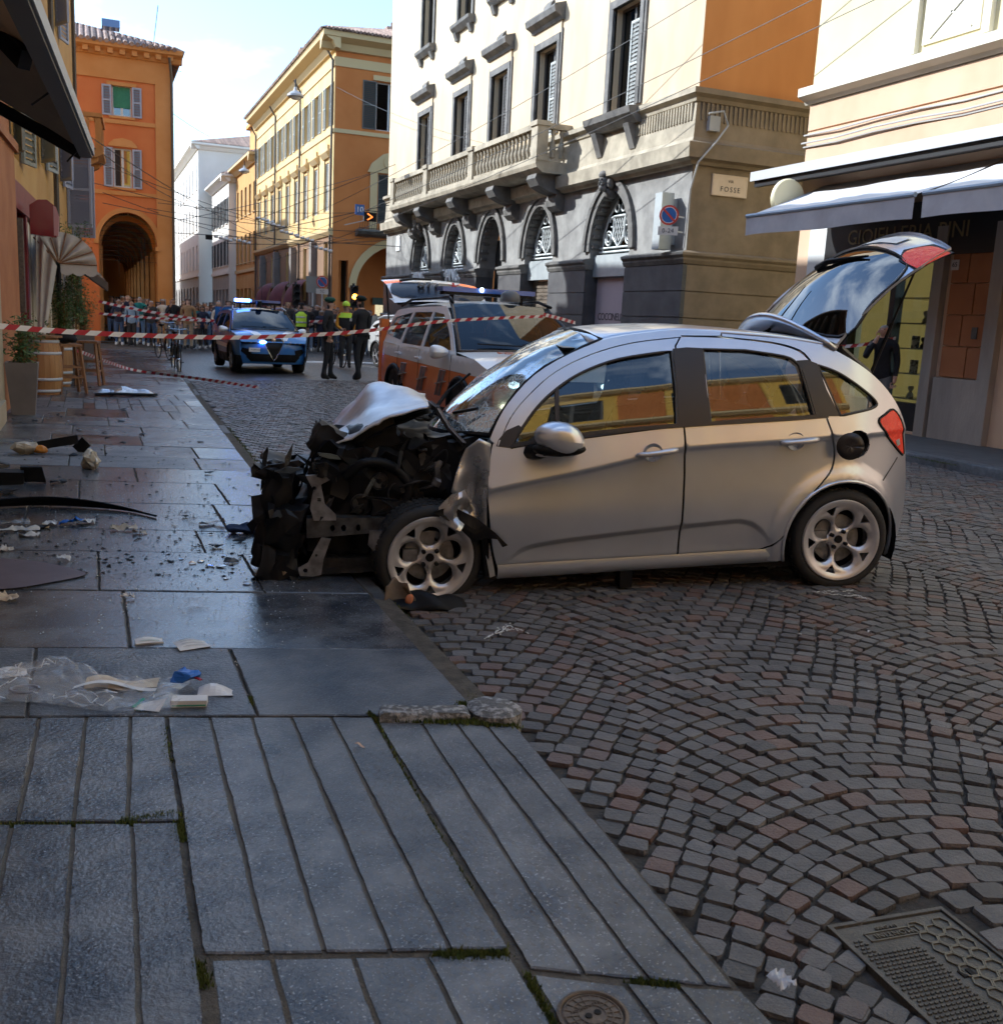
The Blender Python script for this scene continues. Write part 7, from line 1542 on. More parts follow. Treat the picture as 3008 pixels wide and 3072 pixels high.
for s in (-1, 1):
    P = lambda u, v: Vector(hd(u, .5+s*v))+Vector((0, 0, .006)); b = MB(); b.grid(lambda a, c: P(.06+.9*a, .10+.24*a*.9+.11*c), 8, 3); b.build('bonnet_stripe', m_pwhite, pc, smooth=True)
    skin('door_stripe', [(-1.6, .62), (.9, .58), (.9, .68), (-1.6, .74)], k_['S'](s, .006), m_pwhite, pc, (), .2, 0, rev=s < 0, e=.02)
for o in list(bpy.data.objects):
    if o.parent == pc and o.name.startswith('door_mirror'): o.data.materials[0] = m_pwhite
b = MB(); b.bb(-.60, .60, -.12, .10, 1.70, 1.76); b.build('light_bar', m_blk, pc)
b = MB(); b.bb(.22, .58, -.13, .12, 1.755, 1.83); b.build('lit_beacon', m_bluel, pc); b = MB(); b.bb(-.58, .18, -.13, .12, 1.755, 1.82); b.build('beacon', m_blued, pc); [MB().tube([(x, 0, 1.58), (x, 0, 1.7)], .03, 5).build('bar_mount', m_blk, pc) for x in (-.45, .45)]; MB().tube([(0, .18, 1.64), (0, .2, 1.80)], [.09, .075], 10).build('camera_pod', m_blk, pc)
b = MB(); b.ball(nz_(.27, .79, .05), (.09, .03, .035), 10, 6); b.build('grille_flasher', m_bluel, pc); b = MB(); b.tube([(-.3, -1.2, 1.62), (-.36, -1.3, 2.2)], .008, 4); b.build('aerial', m_blk, pc)
# ambulance car ----------------------------------------------
am, k_ = vehicle('medical_car', 'white and orange emergency doctor car with open tailgate and roof light bar', (4.97, 12.62, road_z(5, 12.6)), math.pi, 4.7, 1.88, 1.70, m_pwhite, low=m_porange, low_z=.80, clad=.36, hood_l=1.12, open_tail=True, zb0=1.0, zb1=1.07)
nz_ = k_['nose']; F_ = k_['F']
on(nz_, [(-.42, .80), (.42, .80), (.38, .62), (-.38, .62)], 'grille', m_blk, am, .02)
for s in (-1, 1):
    on(nz_, [(s*.44, .80), (s*.80, .815), (s*.80, .70), (s*.46, .70)][::s], 'headlamp', m_hld, am, .015); b = MB(); b.ball(nz_(s*.58, .75, .03), (.07, .03, .04), 10, 6); b.build('headlamp_bulb', m_hl, am); b = MB(); b.ball(nz_(s*.66, .50, .02), (.07, .03, .035), 10, 6); b.build('fog_lamp', mat('warm_lamp_lit', (.9, .8, .6), rough=.2, emit=4, ecol=(1, .85, .55)), am)
on(nz_, [(-.70, .44), (.70, .44), (.66, .30), (-.66, .30)], 'lower_grille', m_blk, am, .014)
on(nz_, [(-.26, .58), (.26, .58), (.26, .47), (-.26, .47)], 'number_plate', mat('white_letters'), am, .03)
hd = k_['hood']; hp = Vector(hd(.45, .5)); sl = math.atan2(Vector(hd(.7, .5)).z-Vector(hd(.3, .5)).z, -(Vector(hd(.7, .5)).y-Vector(hd(.3, .5)).y))
tx = text('bonnet_lettering', 'AUTOMEDICA', .20, mat('orange_letters', (.55, .13, .03), rough=.4), am, (0, hp.y, hp.z+.03), (sl*-1, 0, math.pi), ext=.004); tx.scale = (-1, 1, 1)
b = MB(); b.bb(-.62, .62, -.35, -.12, 1.76, 1.80); b.build('light_bar', m_blk, am); b = MB(); b.bb(-.66, .66, -.37, -.10, 1.80, 1.86); b.build('beacon', m_blued, am); b = MB(); b.ball((.12, -.09, 1.84), .03, 8, 6); b.build('beacon_flash', m_hl, am); b = MB(); [b.tube([(x, -.2, 1.66), (x, -.2, 1.78)], .03, 5) for x in (-.5, .5)]; b.build('bar_mount', m_blk, am)
b = MB(); b.lathe([(.13, 0), (.135, .03), (.12, .10), (.07, .14), (0, .15)], (-.18, .18, 1.70), 18); b.build('siren_dome', mat('grey_siren', (.12, .12, .12), rough=.5), am, auto=40)
tgf = k_['tgf']; P = Vector(tgf(.5, .38, .05))
for txt_, m_, dx in (('118', mat('white_letters'), .12),):
    tx = text('window_lettering', txt_, .24, m_, am, P+Vector((dx, .0, .0)), (R(-24), 0, math.pi), ext=.004, bold=.008); tx.scale = (-1, 1, 1)
b = MB(); [b.bar(P+Vector((-.28+.10*math.cos(a), .07*math.sin(a)*-.6, .07*math.sin(a)*.7+.01)), P+Vector((-.28-.10*math.cos(a), -.07*math.sin(a)*-.6, -.07*math.sin(a)*.7+.01)), .035, .01) for a in (.5, 1.55, 2.6)]; b.build('star_emblem', mat('red_mark', (.5, .03, .02), rough=.4), am)
for s in (-1, 1):
    for yc in (-.15, -1.05, .62):      # silver chevrons on the orange film
        b = MB(); S_ = k_['S'](s, .010)
        for j in (0, 1): b.bar(S_(yc+.13*j, .50), S_(yc+.18+.13*j, .82), .012, .055, up=(s, 0, 0))
        b.bar(S_(yc+.02, .64), S_(yc+.34, .69), .014, .06, up=(s, 0, 0)); b.build('reflective_chevron', mat('reflective_silver', (.42, .42, .42), rough=.3, metal=.5), am)
# grey car behind the officers ---------------------------------
gc, k_ = vehicle('grey_parked_car', 'pale grey car standing behind the two officers beside the medical car', (8.75, 27.4, road_z(8.7, 27)), math.pi+R(8), 4.2, 1.78, 1.5, mat('pale_grey_paint', (.5, .5, .49), rough=.3, coat=.5), hood_l=1.0)
on(k_['nose'], [(-.4, .70), (.4, .70), (.36, .58), (-.36, .58)], 'grille', m_blk, gc, .02)
for s in (-1, 1): on(k_['nose'], [(s*.42, .74), (s*.76, .76), (s*.76, .64), (s*.44, .64)][::s], 'headlamp', m_hld, gc, .015)
# ================================================================ people
def skin_body(J, E_, root):
    """J: joint -> (pos, radius x, radius y); E_: bones. One continuous surface grown round the bones."""
    names = list(J); idx = {n: i for i, n in enumerate(names)}
    me = bpy.data.meshes.new('body'); me.from_pydata([J[n][0] for n in names], [(idx[a], idx[b]) for a, b in E_], []); o = bpy.data.objects.new('body', me); col.objects.link(o)
    o.modifiers.new('s', 'SKIN'); sv = me.skin_vertices[0].data
    for n in names: sv[idx[n]].radius = (J[n][1], J[n][2]); sv[idx[n]].use_root = (n == root)
    q = o.modifiers.new('d', 'SUBSURF'); q.levels = 1; q.render_levels = 1
    dg = bpy.context.evaluated_depsgraph_get(); dg.update(); m2 = bpy.data.meshes.new_from_object(o.evaluated_get(dg)); bpy.data.objects.remove(o); bpy.data.meshes.remove(me)
    return m2
def pose(lean=0, arms=((.06, .02), (.06, .02)), legs=(0, 0), wide=.09, head=(0, 0), bag=False, turn=0):
    """arms: (hand position relative to the body) per side as key words; returns joints in metres, facing -Y"""
    J = {}
    J['pelvis'] = ((0, 0, .96), .155, .115); J['waist'] = ((0, -.01-lean*.3, 1.10), .145, .105); J['chest'] = ((0, -.02-lean*.7, 1.32), .175, .12); J['upper'] = ((0, -.01-lean, 1.44), .13, .09)
    J['neck'] = ((0, -.02-lean, 1.535), .055, .055); J['head'] = ((head[0]*.3, -.045-lean+head[1]*.3, 1.63), .078, .09); J['crown'] = ((head[0]*.4, -.03-lean+head[1]*.4, 1.725), .07, .08)
    B = [('pelvis', 'waist'), ('waist', 'chest'), ('chest', 'upper'), ('upper', 'neck'), ('neck', 'head'), ('head', 'crown')]
    for s, nm, a, lg in ((-1, 'l', arms[0], legs[0]), (1, 'r', arms[1], legs[1])):
        J['sh'+nm] = ((s*.185, -lean, 1.43), .07, .07)
        if a == 'down': el, wr, hd = (s*.235, .03-lean, 1.14), (s*.245, -.03-lean, .90), (s*.245, -.06-lean, .82)
        elif a == 'cross': el, wr, hd = (s*.25, -.06-lean, 1.16), (s*.06, -.20-lean, 1.20), (-s*.05, -.20-lean, 1.21)
        elif a == 'front': el, wr, hd = (s*.24, -.04-lean, 1.15), (s*.10, -.24-lean, 1.05), (s*.05, -.28-lean, 1.04)
        elif a == 'phone': el, wr, hd = (s*.25, -.12-lean, 1.17), (s*.12, -.30-lean, 1.38), (s*.09, -.31-lean, 1.46)
        elif a == 'face': el, wr, hd = (s*.20, -.20-lean, 1.20), (s*.06, -.20-lean, 1.46), (s*.03, -.16-lean, 1.56)
        elif a == 'hip': el, wr, hd = (s*.34, .03-lean, 1.20), (s*.20, -.06-lean, 1.02), (s*.17, -.09-lean, .98)
        elif a == 'pocket': el, wr, hd = (s*.27, .05-lean, 1.16), (s*.20, -.06-lean, .97), (s*.18, -.08-lean, .92)
        J['el'+nm] = (el, .052, .052); J['wr'+nm] = (wr, .036, .036); J['hd'+nm] = (hd, .038, .026)
        J['hip'+nm] = ((s*.095, 0, .90), .10, .10); J['kn'+nm] = ((s*(wide+.01), -.02+lg*.5, .50), .068, .068); J['an'+nm] = ((s*wide*1.15, .02+lg, .10), .048, .048); J['to'+nm] = ((s*wide*1.35, -.14+lg, .045), .042, .036); J['he'+nm] = ((s*wide*1.15, .06+lg, .05), .04, .04)
        B += [('upper', 'sh'+nm), ('sh'+nm, 'el'+nm), ('el'+nm, 'wr'+nm), ('wr'+nm, 'hd'+nm), ('pelvis', 'hip'+nm), ('hip'+nm, 'kn'+nm), ('kn'+nm, 'an'+nm), ('an'+nm, 'to'+nm), ('an'+nm, 'he'+nm)]
    return J, B
def body_mesh(J, B, long_hair=False, cap=False, skirt=0, coat=.86):
    me = skin_body(J, B, 'pelvis'); v = [tuple(p.co) for p in me.vertices]; f = [tuple(p.vertices) for p in me.polygons]; bpy.data.meshes.remove(me)
    mb = MB(); hc = Vector(J['head'][0]); segs = [(a, b, Vector(J[a][0]), Vector(J[b][0])) for a, b in B]
    def region(c):
        best, bd = None, 9
        for a, b, p, q in segs:
            d = q-p; t = max(0, min(1, (c-p).dot(d)/max(1e-9, d.length_squared))); k = (c-p-d*t).length
            if k < bd: bd, best = k, (a, b, t)
        a, b, t = best
        if b in ('head', 'crown') or (a == 'upper' and b == 'neck' and t > .75):
            if b == 'crown' and c.z > hc.z+.045: return 4
            if c.y > hc.y+.035 and c.z > hc.z-.07: return 4
            if abs(c.x-hc.x) > .062 and c.z > hc.z+.0 and c.y > hc.y-.02: return 4
            return 0
        if b.startswith('hd') or (b.startswith('wr') and t > .9): return 0
        if b.startswith('to') or b.startswith('he') or (b.startswith('an') and t > .86): return 3
        if b.startswith('kn') or b.startswith('an'): return 2
        if b.startswith('hip') and c.z < coat: return 2
        if c.z < coat: return 2
        return 1
    mb.v = v; mb.f = f; mb.m = [region(sum((Vector(v[i]) for i in t), Vector())/len(t)) for t in f]
    fw = hc.y-.085
    mb.mat(0).ball((hc.x, hc.y-.088, hc.z-.005), (.013, .02, .024), 6, 5)
    for s in (-1, 1): mb.mat(0).ball((hc.x+s*.078, hc.y+.01, hc.z), (.012, .02, .032), 6, 5); mb.mat(5).ball((hc.x+s*.031, hc.y-.079, hc.z+.022), (.012, .008, .007), 6, 4); mb.mat(4).ball((hc.x+s*.031, hc.y-.082, hc.z+.043), (.019, .007, .005), 6, 4)
    mb.mat(6).ball((hc.x, hc.y-.080, hc.z-.052), (.024, .008, .006), 6, 4)
    if long_hair: mb.mat(4).grid(lambda a, c: (hc.x+.098*math.cos(math.pi*(a*1.3-.15))*(1+.1*c), hc.y+.02+.10*math.sin(math.pi*(a*1.3-.15)), hc.z+.09-.30*c), 10, 5)
    for nm, s in (('l', -1), ('r', 1)):
        h = Vector(J['hd'+nm][0]); d = (h-Vector(J['wr'+nm][0])).normalized(); sd_ = d.cross(Vector((0, 1, .2))).normalized(); cu = d.cross(sd_)
        for k in range(4): p = h+d*.02+sd_*(.024*(k-1.5)); l = (.062, .072, .068, .052)[k]; mb.mat(0).tube([p, p+d*l*.55+cu*.006, p+d*l+cu*.03], [.0095, .0088, .0065], 5)
        p = h-d*.02+sd_*(-s*.034); mb.mat(0).tube([p, p+d*.03-sd_*s*.018, p+d*.06-sd_*s*.014], [.011, .010, .007], 5)
    mb.mi = 0; return mb.mesh('body', [m_skin, m_skin, m_skin, m_skin, m_skin, m_skin, m_skin], True)
m_skin = mat('skin', (.45, .26, .18), (.50, .30, .21), 8, .55)
m_eye = mat('eye_dark', (.03, .02, .015), rough=.3); m_lip = mat('lips', (.36, .14, .11), rough=.5)
skins = [m_skin, mat('skin_pale', (.58, .38, .29), rough=.55), mat('skin_tan', (.33, .18, .11), rough=.55)]
hairs = [('dark', mat('hair_dark', (.012, .009, .007), rough=.6)), ('brown', mat('hair_brown', (.05, .025, .012), rough=.6)), ('grey', mat('hair_grey', (.30, .29, .28), rough=.6)), ('fair', mat('hair_fair', (.28, .17, .08), rough=.6))]
cloth = lambda n, c: mat('cloth_'+n, c, tuple(x*1.25+.004 for x in c), 20, .9)
TOPS = [('black', (.010, .010, .012)), ('navy', (.015, .02, .045)), ('dark grey', (.04, .04, .042)), ('beige', (.34, .27, .19)), ('cream', (.55, .50, .42)), ('teal', (.02, .16, .14)), ('olive', (.07, .075, .035)), ('brown', (.09, .05, .03)), ('grey', (.18, .18, .18)), ('light blue', (.22, .32, .45)), ('burgundy', (.11, .02, .025)), ('camel', (.26, .16, .08)), ('dark green', (.02, .05, .03))]
LEGS_ = [('black', (.010, .010, .012)), ('blue jeans', (.05, .085, .17)), ('dark', (.03, .03, .032)), ('light jeans', (.20, .27, .38)), ('beige', (.30, .24, .17)), ('grey', (.14, .14, .14))]
POSES = [pose(arms=('cross', 'cross')), pose(arms=('down', 'down'), legs=(.03, -.03)), pose(arms=('phone', 'down'), head=(.05, -.05)), pose(arms=('pocket', 'pocket'), legs=(-.04, .03)), pose(arms=('front', 'front'), lean=.03), pose(arms=('hip', 'down'), wide=.12), pose(arms=('face', 'pocket')), pose(arms=('phone', 'phone'), lean=.02)]
MESH = [body_mesh(*POSES[i % 8], long_hair=(i >= 8), coat=(.80 if i % 3 else .62)) for i in range(16)]
def place(name, mesh, loc, rz, h, mats, label, group=None):
    o = link(name, mesh, None, loc, rz); o.scale = (h/1.79,)*3
    for i, m in enumerate(mats): o.material_slots[i].link = 'OBJECT'; o.material_slots[i].material = m
    return tag(o, label, 'person', group)
rp2 = random.Random(17); ORD = ['first', 'second', 'third', 'fourth', 'fifth', 'sixth', 'seventh', 'eighth', 'ninth', 'tenth', 'eleventh', 'twelfth', 'thirteenth', 'fourteenth', 'fifteenth', 'sixteenth', 'seventeenth', 'eighteenth', 'nineteenth', 'twentieth', 'twenty-first', 'twenty-second', 'twenty-third', 'twenty-fourth', 'twenty-fifth', 'twenty-sixth']
special = {3: ('cream', 'beige'), 9: ('cream', 'light jeans'), 11: ('teal', 'blue jeans'), 1: ('light blue', 'dark')}
def spectator(i, x, y, row, ntot):
    tn, tc_ = rp2.choice(TOPS if rp2.random() < .45 else TOPS[:3]); ln, lc = rp2.choice(LEGS_); hn, hm = rp2.choice(hairs)
    if row == 0 and i in special: tn, ln = special[i]; tc_ = dict(TOPS)[tn]; lc = dict(LEGS_)[ln]
    face = math.atan2(x-3.0, y)*-1+rp2.uniform(-.3, .3)
    gz = (0.0 if x < kx(y) else road_z(x, y))
    where = 'in front row' if row == 0 else f'in {ORD[row]} row' if row < 7 else f'under portico in row {ORD[row-7]}'
    lab = f'onlooker in {tn} top and {ln} trousers, {ORD[i]} from left {where}' if row == 0 else f'onlooker in {tn} top, {ORD[i]} from left {where}'
    place('person', rp2.choice(MESH), (x, y, gz), face, rp2.uniform(1.58, 1.86), [rp2.choice(skins), cloth(tn, tc_), cloth('leg_'+ln, lc), rp2.choice([cloth('shoe_black', (.012, .012, .012)), cloth('shoe_white', (.55, .55, .53))]), hm, m_eye, m_lip], lab, 'onlookers behind the tape')
for row, (y0, x0, x1, n) in enumerate([(37.6, .75, 11.2, 22), (38.6, .7, 11.4, 24), (39.4, 3.2, 11.2, 16), (40.6, 3.3, 11.2, 15), (42.0, 3.4, 11.2, 15), (44.0, 3.5, 11.2, 14), (46.5, 3.6, 11, 12), (41.0, .7, 2.2, 4), (43.2, .7, 2.2, 4), (46, .7, 2.2, 4)]):
    for i in range(n): spectator(i, x0+(x1-x0)*(i+.5)/n+rp2.uniform(-.12, .12), y0+rp2.uniform(-.3, .3), row, n)
# officers, cyclist, warden, man by the shop
m_uni = cloth('uniform_black', (.010, .011, .014)); m_boot = cloth('boot_black', (.008, .008, .008)); m_beret = cloth('beret_green', (.008, .05, .03))
def kit(p, parts):      # clothing children
    for nm, mb, m in parts: mb.build(nm, m, p, smooth=True)
def beret(J):
    c = Vector(J['crown'][0]); b = MB(); b.grid(lambda u, v: (c.x+.112*math.sin(math.pi*v)**.6*math.cos(6.283*u)+.02*v, c.y+.01+.125*math.sin(math.pi*v)**.6*math.sin(6.283*u), c.z+.025+.055*math.cos(math.pi*v)+.02*math.cos(6.283*u)*math.sin(math.pi*v)), 16, 6); return b
def belt_(z=1.0, r=.175): b = MB(); b.lathe([(r, z-.03), (r+.015, z-.025), (r+.015, z+.025), (r, z+.03)], n=18, cap=False); b.v = [(x, y*.78, z) for x, y, z in b.v]; b.box((.19, 0, z-.12), (.06, .09, .18)); b.box((-.18, .02, z-.06), (.05, .08, .1)); return b
J1 = pose(arms=('pocket', 'front'), legs=(.06, -.05)); M1 = body_mesh(*J1); J2 = pose(arms=('front', 'front'), legs=(-.28, .1), wide=.14); M2 = body_mesh(*J2); J3 = pose(arms=('front', 'down')); M3 = body_mesh(*J3); J4 = pose(arms=('down', 'down')); M4 = body_mesh(*J4); J5 = pose(arms=('face', 'down'), lean=.04); M5 = body_mesh(*J5, coat=.84)
p = gpt(622, 722, road_z(4.9, 22.2)); o = place('person', M1, p, R(65), 1.78, [m_skin, m_uni, m_uni, m_boot, hairs[0][1], m_eye, m_lip], 'officer in black uniform and green beret standing with his back to the police car'); kit(o, [('beret', beret(J1[0]), m_beret), ('duty_belt', belt_(), m_boot)])
p = gpt(684, 723, road_z(5.6, 22.4)); o = place('person', M2, p, R(-150), 1.84, [m_skin, m_uni, m_uni, m_boot, hairs[0][1], m_eye, m_lip], 'tall officer in black uniform with feet apart nearest the medical car'); kit(o, [('beret', beret(J2[0]), cloth('beret_dark', (.006, .02, .018))), ('duty_belt', belt_(), m_boot)])
b = MB(); c = Vector(J2[0]['elr'][0]); b.box((c.x+.04, c.y, c.z+.14), (.012, .05, .06)); b.build('sleeve_badge', mat('white_letters'), o)
m_hiv = mat('hi_vis_yellow', (.55, .80, .04), (.5, .72, .05), 14, .7); m_refl = mat('reflective_silver')
p = gpt(655, 700, road_z(6.4, 27)); o = place('person', M3, p, R(-12), 1.76, [m_skin, cloth('amber_jacket', (.50, .22, .015)), cloth('leg_dark', (.03, .035, .05)), m_boot, hairs[1][1], m_eye, m_lip], 'cyclist in yellow helmet and black vest over an amber jacket')
cc = Vector(J3[0]['crown'][0]); b = MB(); b.grid(lambda u, v: (cc.x+.108*math.sin(math.pi*.55*v)*math.cos(6.283*u), cc.y+.01+.135*math.sin(math.pi*.55*v)*math.sin(6.283*u), cc.z-.02+.115*math.cos(math.pi*.55*v)), 16, 6)
def vest(J, sc_=1.06):
    b = MB(); b.grid(lambda u, v: (itp([(0, .165), (.5, .185), (.8, .205), (1, .12)], v)*sc_*math.cos(6.283*u), -.015+itp([(0, .135), (.5, .15), (.85, .13), (1, .09)], v)*sc_*math.sin(6.283*u), .96+.52*v), 22, 10); return b
kit(o, [('cycle_helmet', b, m_hiv), ('vest', vest(J3[0]), cloth('vest_black', (.012, .012, .014)))]); b = MB(); b.grid(lambda u, v: ((.13+.075*v)*1.1*math.cos(6.283*u), -.015+(.10+.045*v)*1.1*math.sin(6.283*u), 1.50-.13*v), 20, 3); kit(o, [('hi_vis_yoke', b, m_hiv)])
p = gpt(571, 672, road_z(6, 32)); o = place('person', M4, (p.x, p.y, road_z(p.x, p.y)), R(170), 1.76, [m_skin, cloth('jacket_navy', (.012, .016, .03)), cloth('leg_black', (.01, .01, .012)), m_boot, hairs[0][1], m_eye, m_lip], 'warden seen from behind in a yellow hi-vis vest beside the police car'); bd = MB(); [bd.lathe([(.20, z), (.212, z+.005), (.212, z+.05), (.2, z+.055)], n=22, cap=False) for z in (1.08, 1.26)]; bd.v = [(x, y*.78-.015, z) for x, y, z in bd.v]
kit(o, [('hi_vis_vest', vest(J4[0], 1.12), m_hiv), ('reflective_band', bd, m_refl)]); b = MB(); c = Vector(J4[0]['crown'][0]); b.lathe([(.10, 0), (.105, .03), (.085, .07), (0, .075)], (c.x, c.y+.01, c.z), 16); kit(o, [('cap', b, cloth('cap_dark', (.01, .01, .014)))])
p = atX(1650, 900, 11.25); o = place('person', M5, (11.25, p.y, .03), R(-62), 1.74, [m_skin, cloth('sweater_black', (.008, .008, .010)), cloth('leg_grey', (.09, .09, .095)), m_boot, hairs[2][1], m_eye, m_lip], 'man in black sweater with a hand at his face by the jeweller door')
# ================================================================ left-hand street furniture
m_zinc = mat('grey_planter', (.17, .145, .13), (.21, .18, .16), 3, .5, metal=.2); m_oak = mat('barrel_oak', (.34, .15, .045), (.42, .21, .07), 6, .6, bump=.2, bscale=20, stretch=(1, 1, .15)); m_stool = mat('stool_wood', (.20, .09, .035), (.28, .13, .05), 8, .55, stretch=(1, 1, .15))
m_leaf = mat('bamboo_leaf', (.035, .075, .014), (.10, .14, .03), 7, .6, tint=.4); m_soil2 = mat('potting_soil', (.03, .022, .015), rough=.95)
def shrub(par, cx, cy, z0, h, r, n, seed, leaf=.07):
    q = random.Random(seed); st = MB(); lf = MB()
    for i in range(14):
        a, rr = q.uniform(0, 6.28), q.uniform(0, r*.25); x, y = cx+rr*math.cos(a), cy+rr*math.sin(a); tx, ty = cx+q.gauss(0, r*.45), cy+q.gauss(0, r*.45); hh = h*q.uniform(.55, 1.0)
        st.tube([(x, y, z0), ((x+tx)/2, (y+ty)/2, z0+hh*.55), (tx, ty, z0+hh)], [.008, .006, .003], 4)
        for k in range(n//14):
            t = q.uniform(.15, 1.05); p = Vector((x+(tx-x)*t, y+(ty-y)*t, z0+hh*min(t, 1)))+Vector((q.gauss(0, r*.22), q.gauss(0, r*.22), q.gauss(0, .04))); d = Vector((q.uniform(-1, 1), q.uniform(-1, 1), q.uniform(-.7, .5))).normalized(); s_ = d.orthogonal().normalized(); l = leaf*q.uniform(.6, 1.3)
            lf.add([p, p+d*l*.5+s_*l*.16, p+d*l, p+d*l*.5-s_*l*.16], [(0, 1, 2, 3)])
    st.build('stems', m_stool, par); lf.build('leaves', m_leaf, par)
def planter(name, label, x, y, wb, wt, h, ph, pr, n, seed, pl_name='potted_bamboo', pl_label=''):
    t = thing(name, label, 'planter', (x, y, 0)); b = MB(); a, c = wb/2, wt/2
    v = [(-a, -a, 0), (a, -a, 0), (a, a, 0), (-a, a, 0), (-c, -c, h), (c, -c, h), (c, c, h), (-c, c, h), (-c+.03, -c+.03, h), (c-.03, -c+.03, h), (c-.03, c-.03, h), (-c+.03, c-.03, h), (-c+.03, -c+.03, h-.05), (c-.03, -c+.03, h-.05), (c-.03, c-.03, h-.05), (-c+.03, c-.03, h-.05)]
    f = [(0, 1, 5, 4), (1, 2, 6, 5), (2, 3, 7, 6), (3, 0, 4, 7), (4, 5, 9, 8), (5, 6, 10, 9), (6, 7, 11, 10), (7, 4, 8, 11), (8, 9, 13, 12), (9, 10, 14, 13), (10, 11, 15, 14), (11, 8, 12, 15)]
    b.add(v, f); b.build('pot', m_zinc, t); b = MB(); b.add([v[12], v[13], v[14], v[15]], [(0, 1, 2, 3)]); b.build('soil', m_soil2, t)
    p = thing(pl_name, pl_label, 'plant', (x, y, h-.05)); shrub(p, 0, 0, 0, ph, pr, n, seed)
planter('tapered_planter', 'tapered grey planter nearest the viewer against the cream pier', -.79, 14.15, .27, .38, .66, .62, .22, 900, 1, 'potted_bamboo', 'low leafy bamboo in the nearest grey planter')
planter('tapered_planter', 'grey planter standing behind the barrels', -.42, 20.4, .36, .5, .72, 1.15, .3, 1500, 2, 'potted_bamboo', 'bushy bamboo behind the wine barrels')
planter('tapered_planter', 'farther grey planter with a tall bamboo by the wall', -.25, 23.6, .4, .5, .75, 2.6, .32, 2600, 3, 'potted_bamboo', 'tall dark bamboo below the cream awning end')
planter('tapered_planter', 'last grey planter before the crowd', -.1, 27, .4, .5, .75, 1.3, .3, 1200, 4, 'potted_bamboo', 'small bamboo nearest the crowd')
def barrel(x, y, label):
    t = thing('wine_barrel', label, 'barrel', (x, y, 0), 0, 'barrels used as tables'); H_ = .88; n = 22
    for i in range(n):
        a0, a1 = 6.283*i/n+.006, 6.283*(i+1)/n-.006; b = MB(); rr = lambda z: .235+.055*math.sin(math.pi*z/H_)
        b.grid(lambda u, v: (rr(H_*v)*math.cos(a0+(a1-a0)*u), rr(H_*v)*math.sin(a0+(a1-a0)*u), H_*v), 1, 8); b.build('stave', m_oak, t, smooth=True)
    for z in (.06, .24, .64, .82): r_ = .24+.055*math.sin(math.pi*z/H_); b = MB(); b.lathe([(r_, z-.022), (r_+.004, z-.02), (r_+.004, z+.02), (r_, z+.022)], n=28, cap=False); b.build('hoop', mat('galvanised'), t, smooth=True)
    b = MB(); b.lathe([(.3, H_), (.3, H_+.03), (0, H_+.03)], n=28); b.build('table_top', m_stool, t)
barrel(-.68, 17.3, 'oak wine barrel nearest the front planter'); barrel(-.55, 19.0, 'oak wine barrel behind the stool with the bag')
def stool(x, y, rz, label):
    t = thing('bar_stool', label, 'stool', (x, y, 0), rz, 'bar stools outside the wine shop'); b = MB(); b.bb(-.17, .17, -.17, .17, .74, .78); b.build('seat', m_stool, t)
    for sx, sy in ((-1, -1), (1, -1), (1, 1), (-1, 1)): b = MB(); b.bar((sx*.13, sy*.13, .74), (sx*.2, sy*.2, 0), .04, .04); b.build('leg', m_stool, t)
    for z, k in ((.26, .178), (.42, .163)): b = MB(); [b.bar(p, q, .02, .03) for p, q in (((-k, -k, z), (k, -k, z)), ((k, -k, z), (k, k, z)), ((k, k, z), (-k, k, z)), ((-k, k, z), (-k, -k, z)))]; b.build('footrest', m_stool, t)
stool(-.30, 17.55, .3, 'wooden bar stool with a black bag on its seat'); stool(.0, 19.3, -.2, 'wooden bar stool farther along without a bag')
b = MB(); b.ball((0, 0, .09), (.16, .12, .10), 14, 8); b.jitter(.05, 7); bg_ = thing('black_bag', 'crumpled black bag lying on the nearest bar stool', 'bag', (-.33, 17.55, .785)); b.build('body', cloth('bag_black', (.008, .008, .01)), bg_, smooth=True); b = MB(); b.tube([(-.15, 0, .12), (-.06, -.08, .22), (.08, -.06, .2), (.14, 0, .1)], .012, 5); b.build('strap', cloth('bag_black', (.008, .008, .01)), bg_)
# dark awning overhead
m_dawn = mat('brown_awning_underside', (.42, .31, .23), (.46, .345, .26), 2, .85); m_dbar = mat('anthracite_bar', (.05, .047, .045), rough=.4, metal=.3)
da = thing('dark_awning', 'wide dark brown awning seen from below in the top left corner', 'awning', (-1.0, 8.9, 3.55), R(-3.2)); xt = -.24+1.0
tip, rear_ = atY(157, 287, 8.9), atY(6, 152, 8.9); tl_ = Vector((tip.x+1.0, 0, tip.z-3.55)); rr_ = Vector((min(rear_.x+1.0, .1), 0, rear_.z-3.55))
b = MB(); b.grid(lambda u, v: (rr_.x+(tl_.x-rr_.x)*v+.02*u*0, -7.5*u, rr_.z+(tl_.z-rr_.z)*v+.02*math.sin(math.pi*v)), 10, 6); b.build('canopy', m_dawn, da, smooth=True)
b = MB(); b.bb(tl_.x-.02, tl_.x+.07, -7.5, .02, tl_.z-.05, tl_.z+.06); b.build('front_bar', m_dbar, da); b = MB(); b.bb(tl_.x+.07, tl_.x+.085, -7.5, .03, tl_.z-.03, tl_.z+.05); b.build('bar_edge', mat('galvanised'), da)
b = MB(); b.bar(rr_+Vector((-.1, .0, .0)), tl_+Vector((0, 0, -.03)), .05, .09); b.build('end_arm', m_blackm, da)
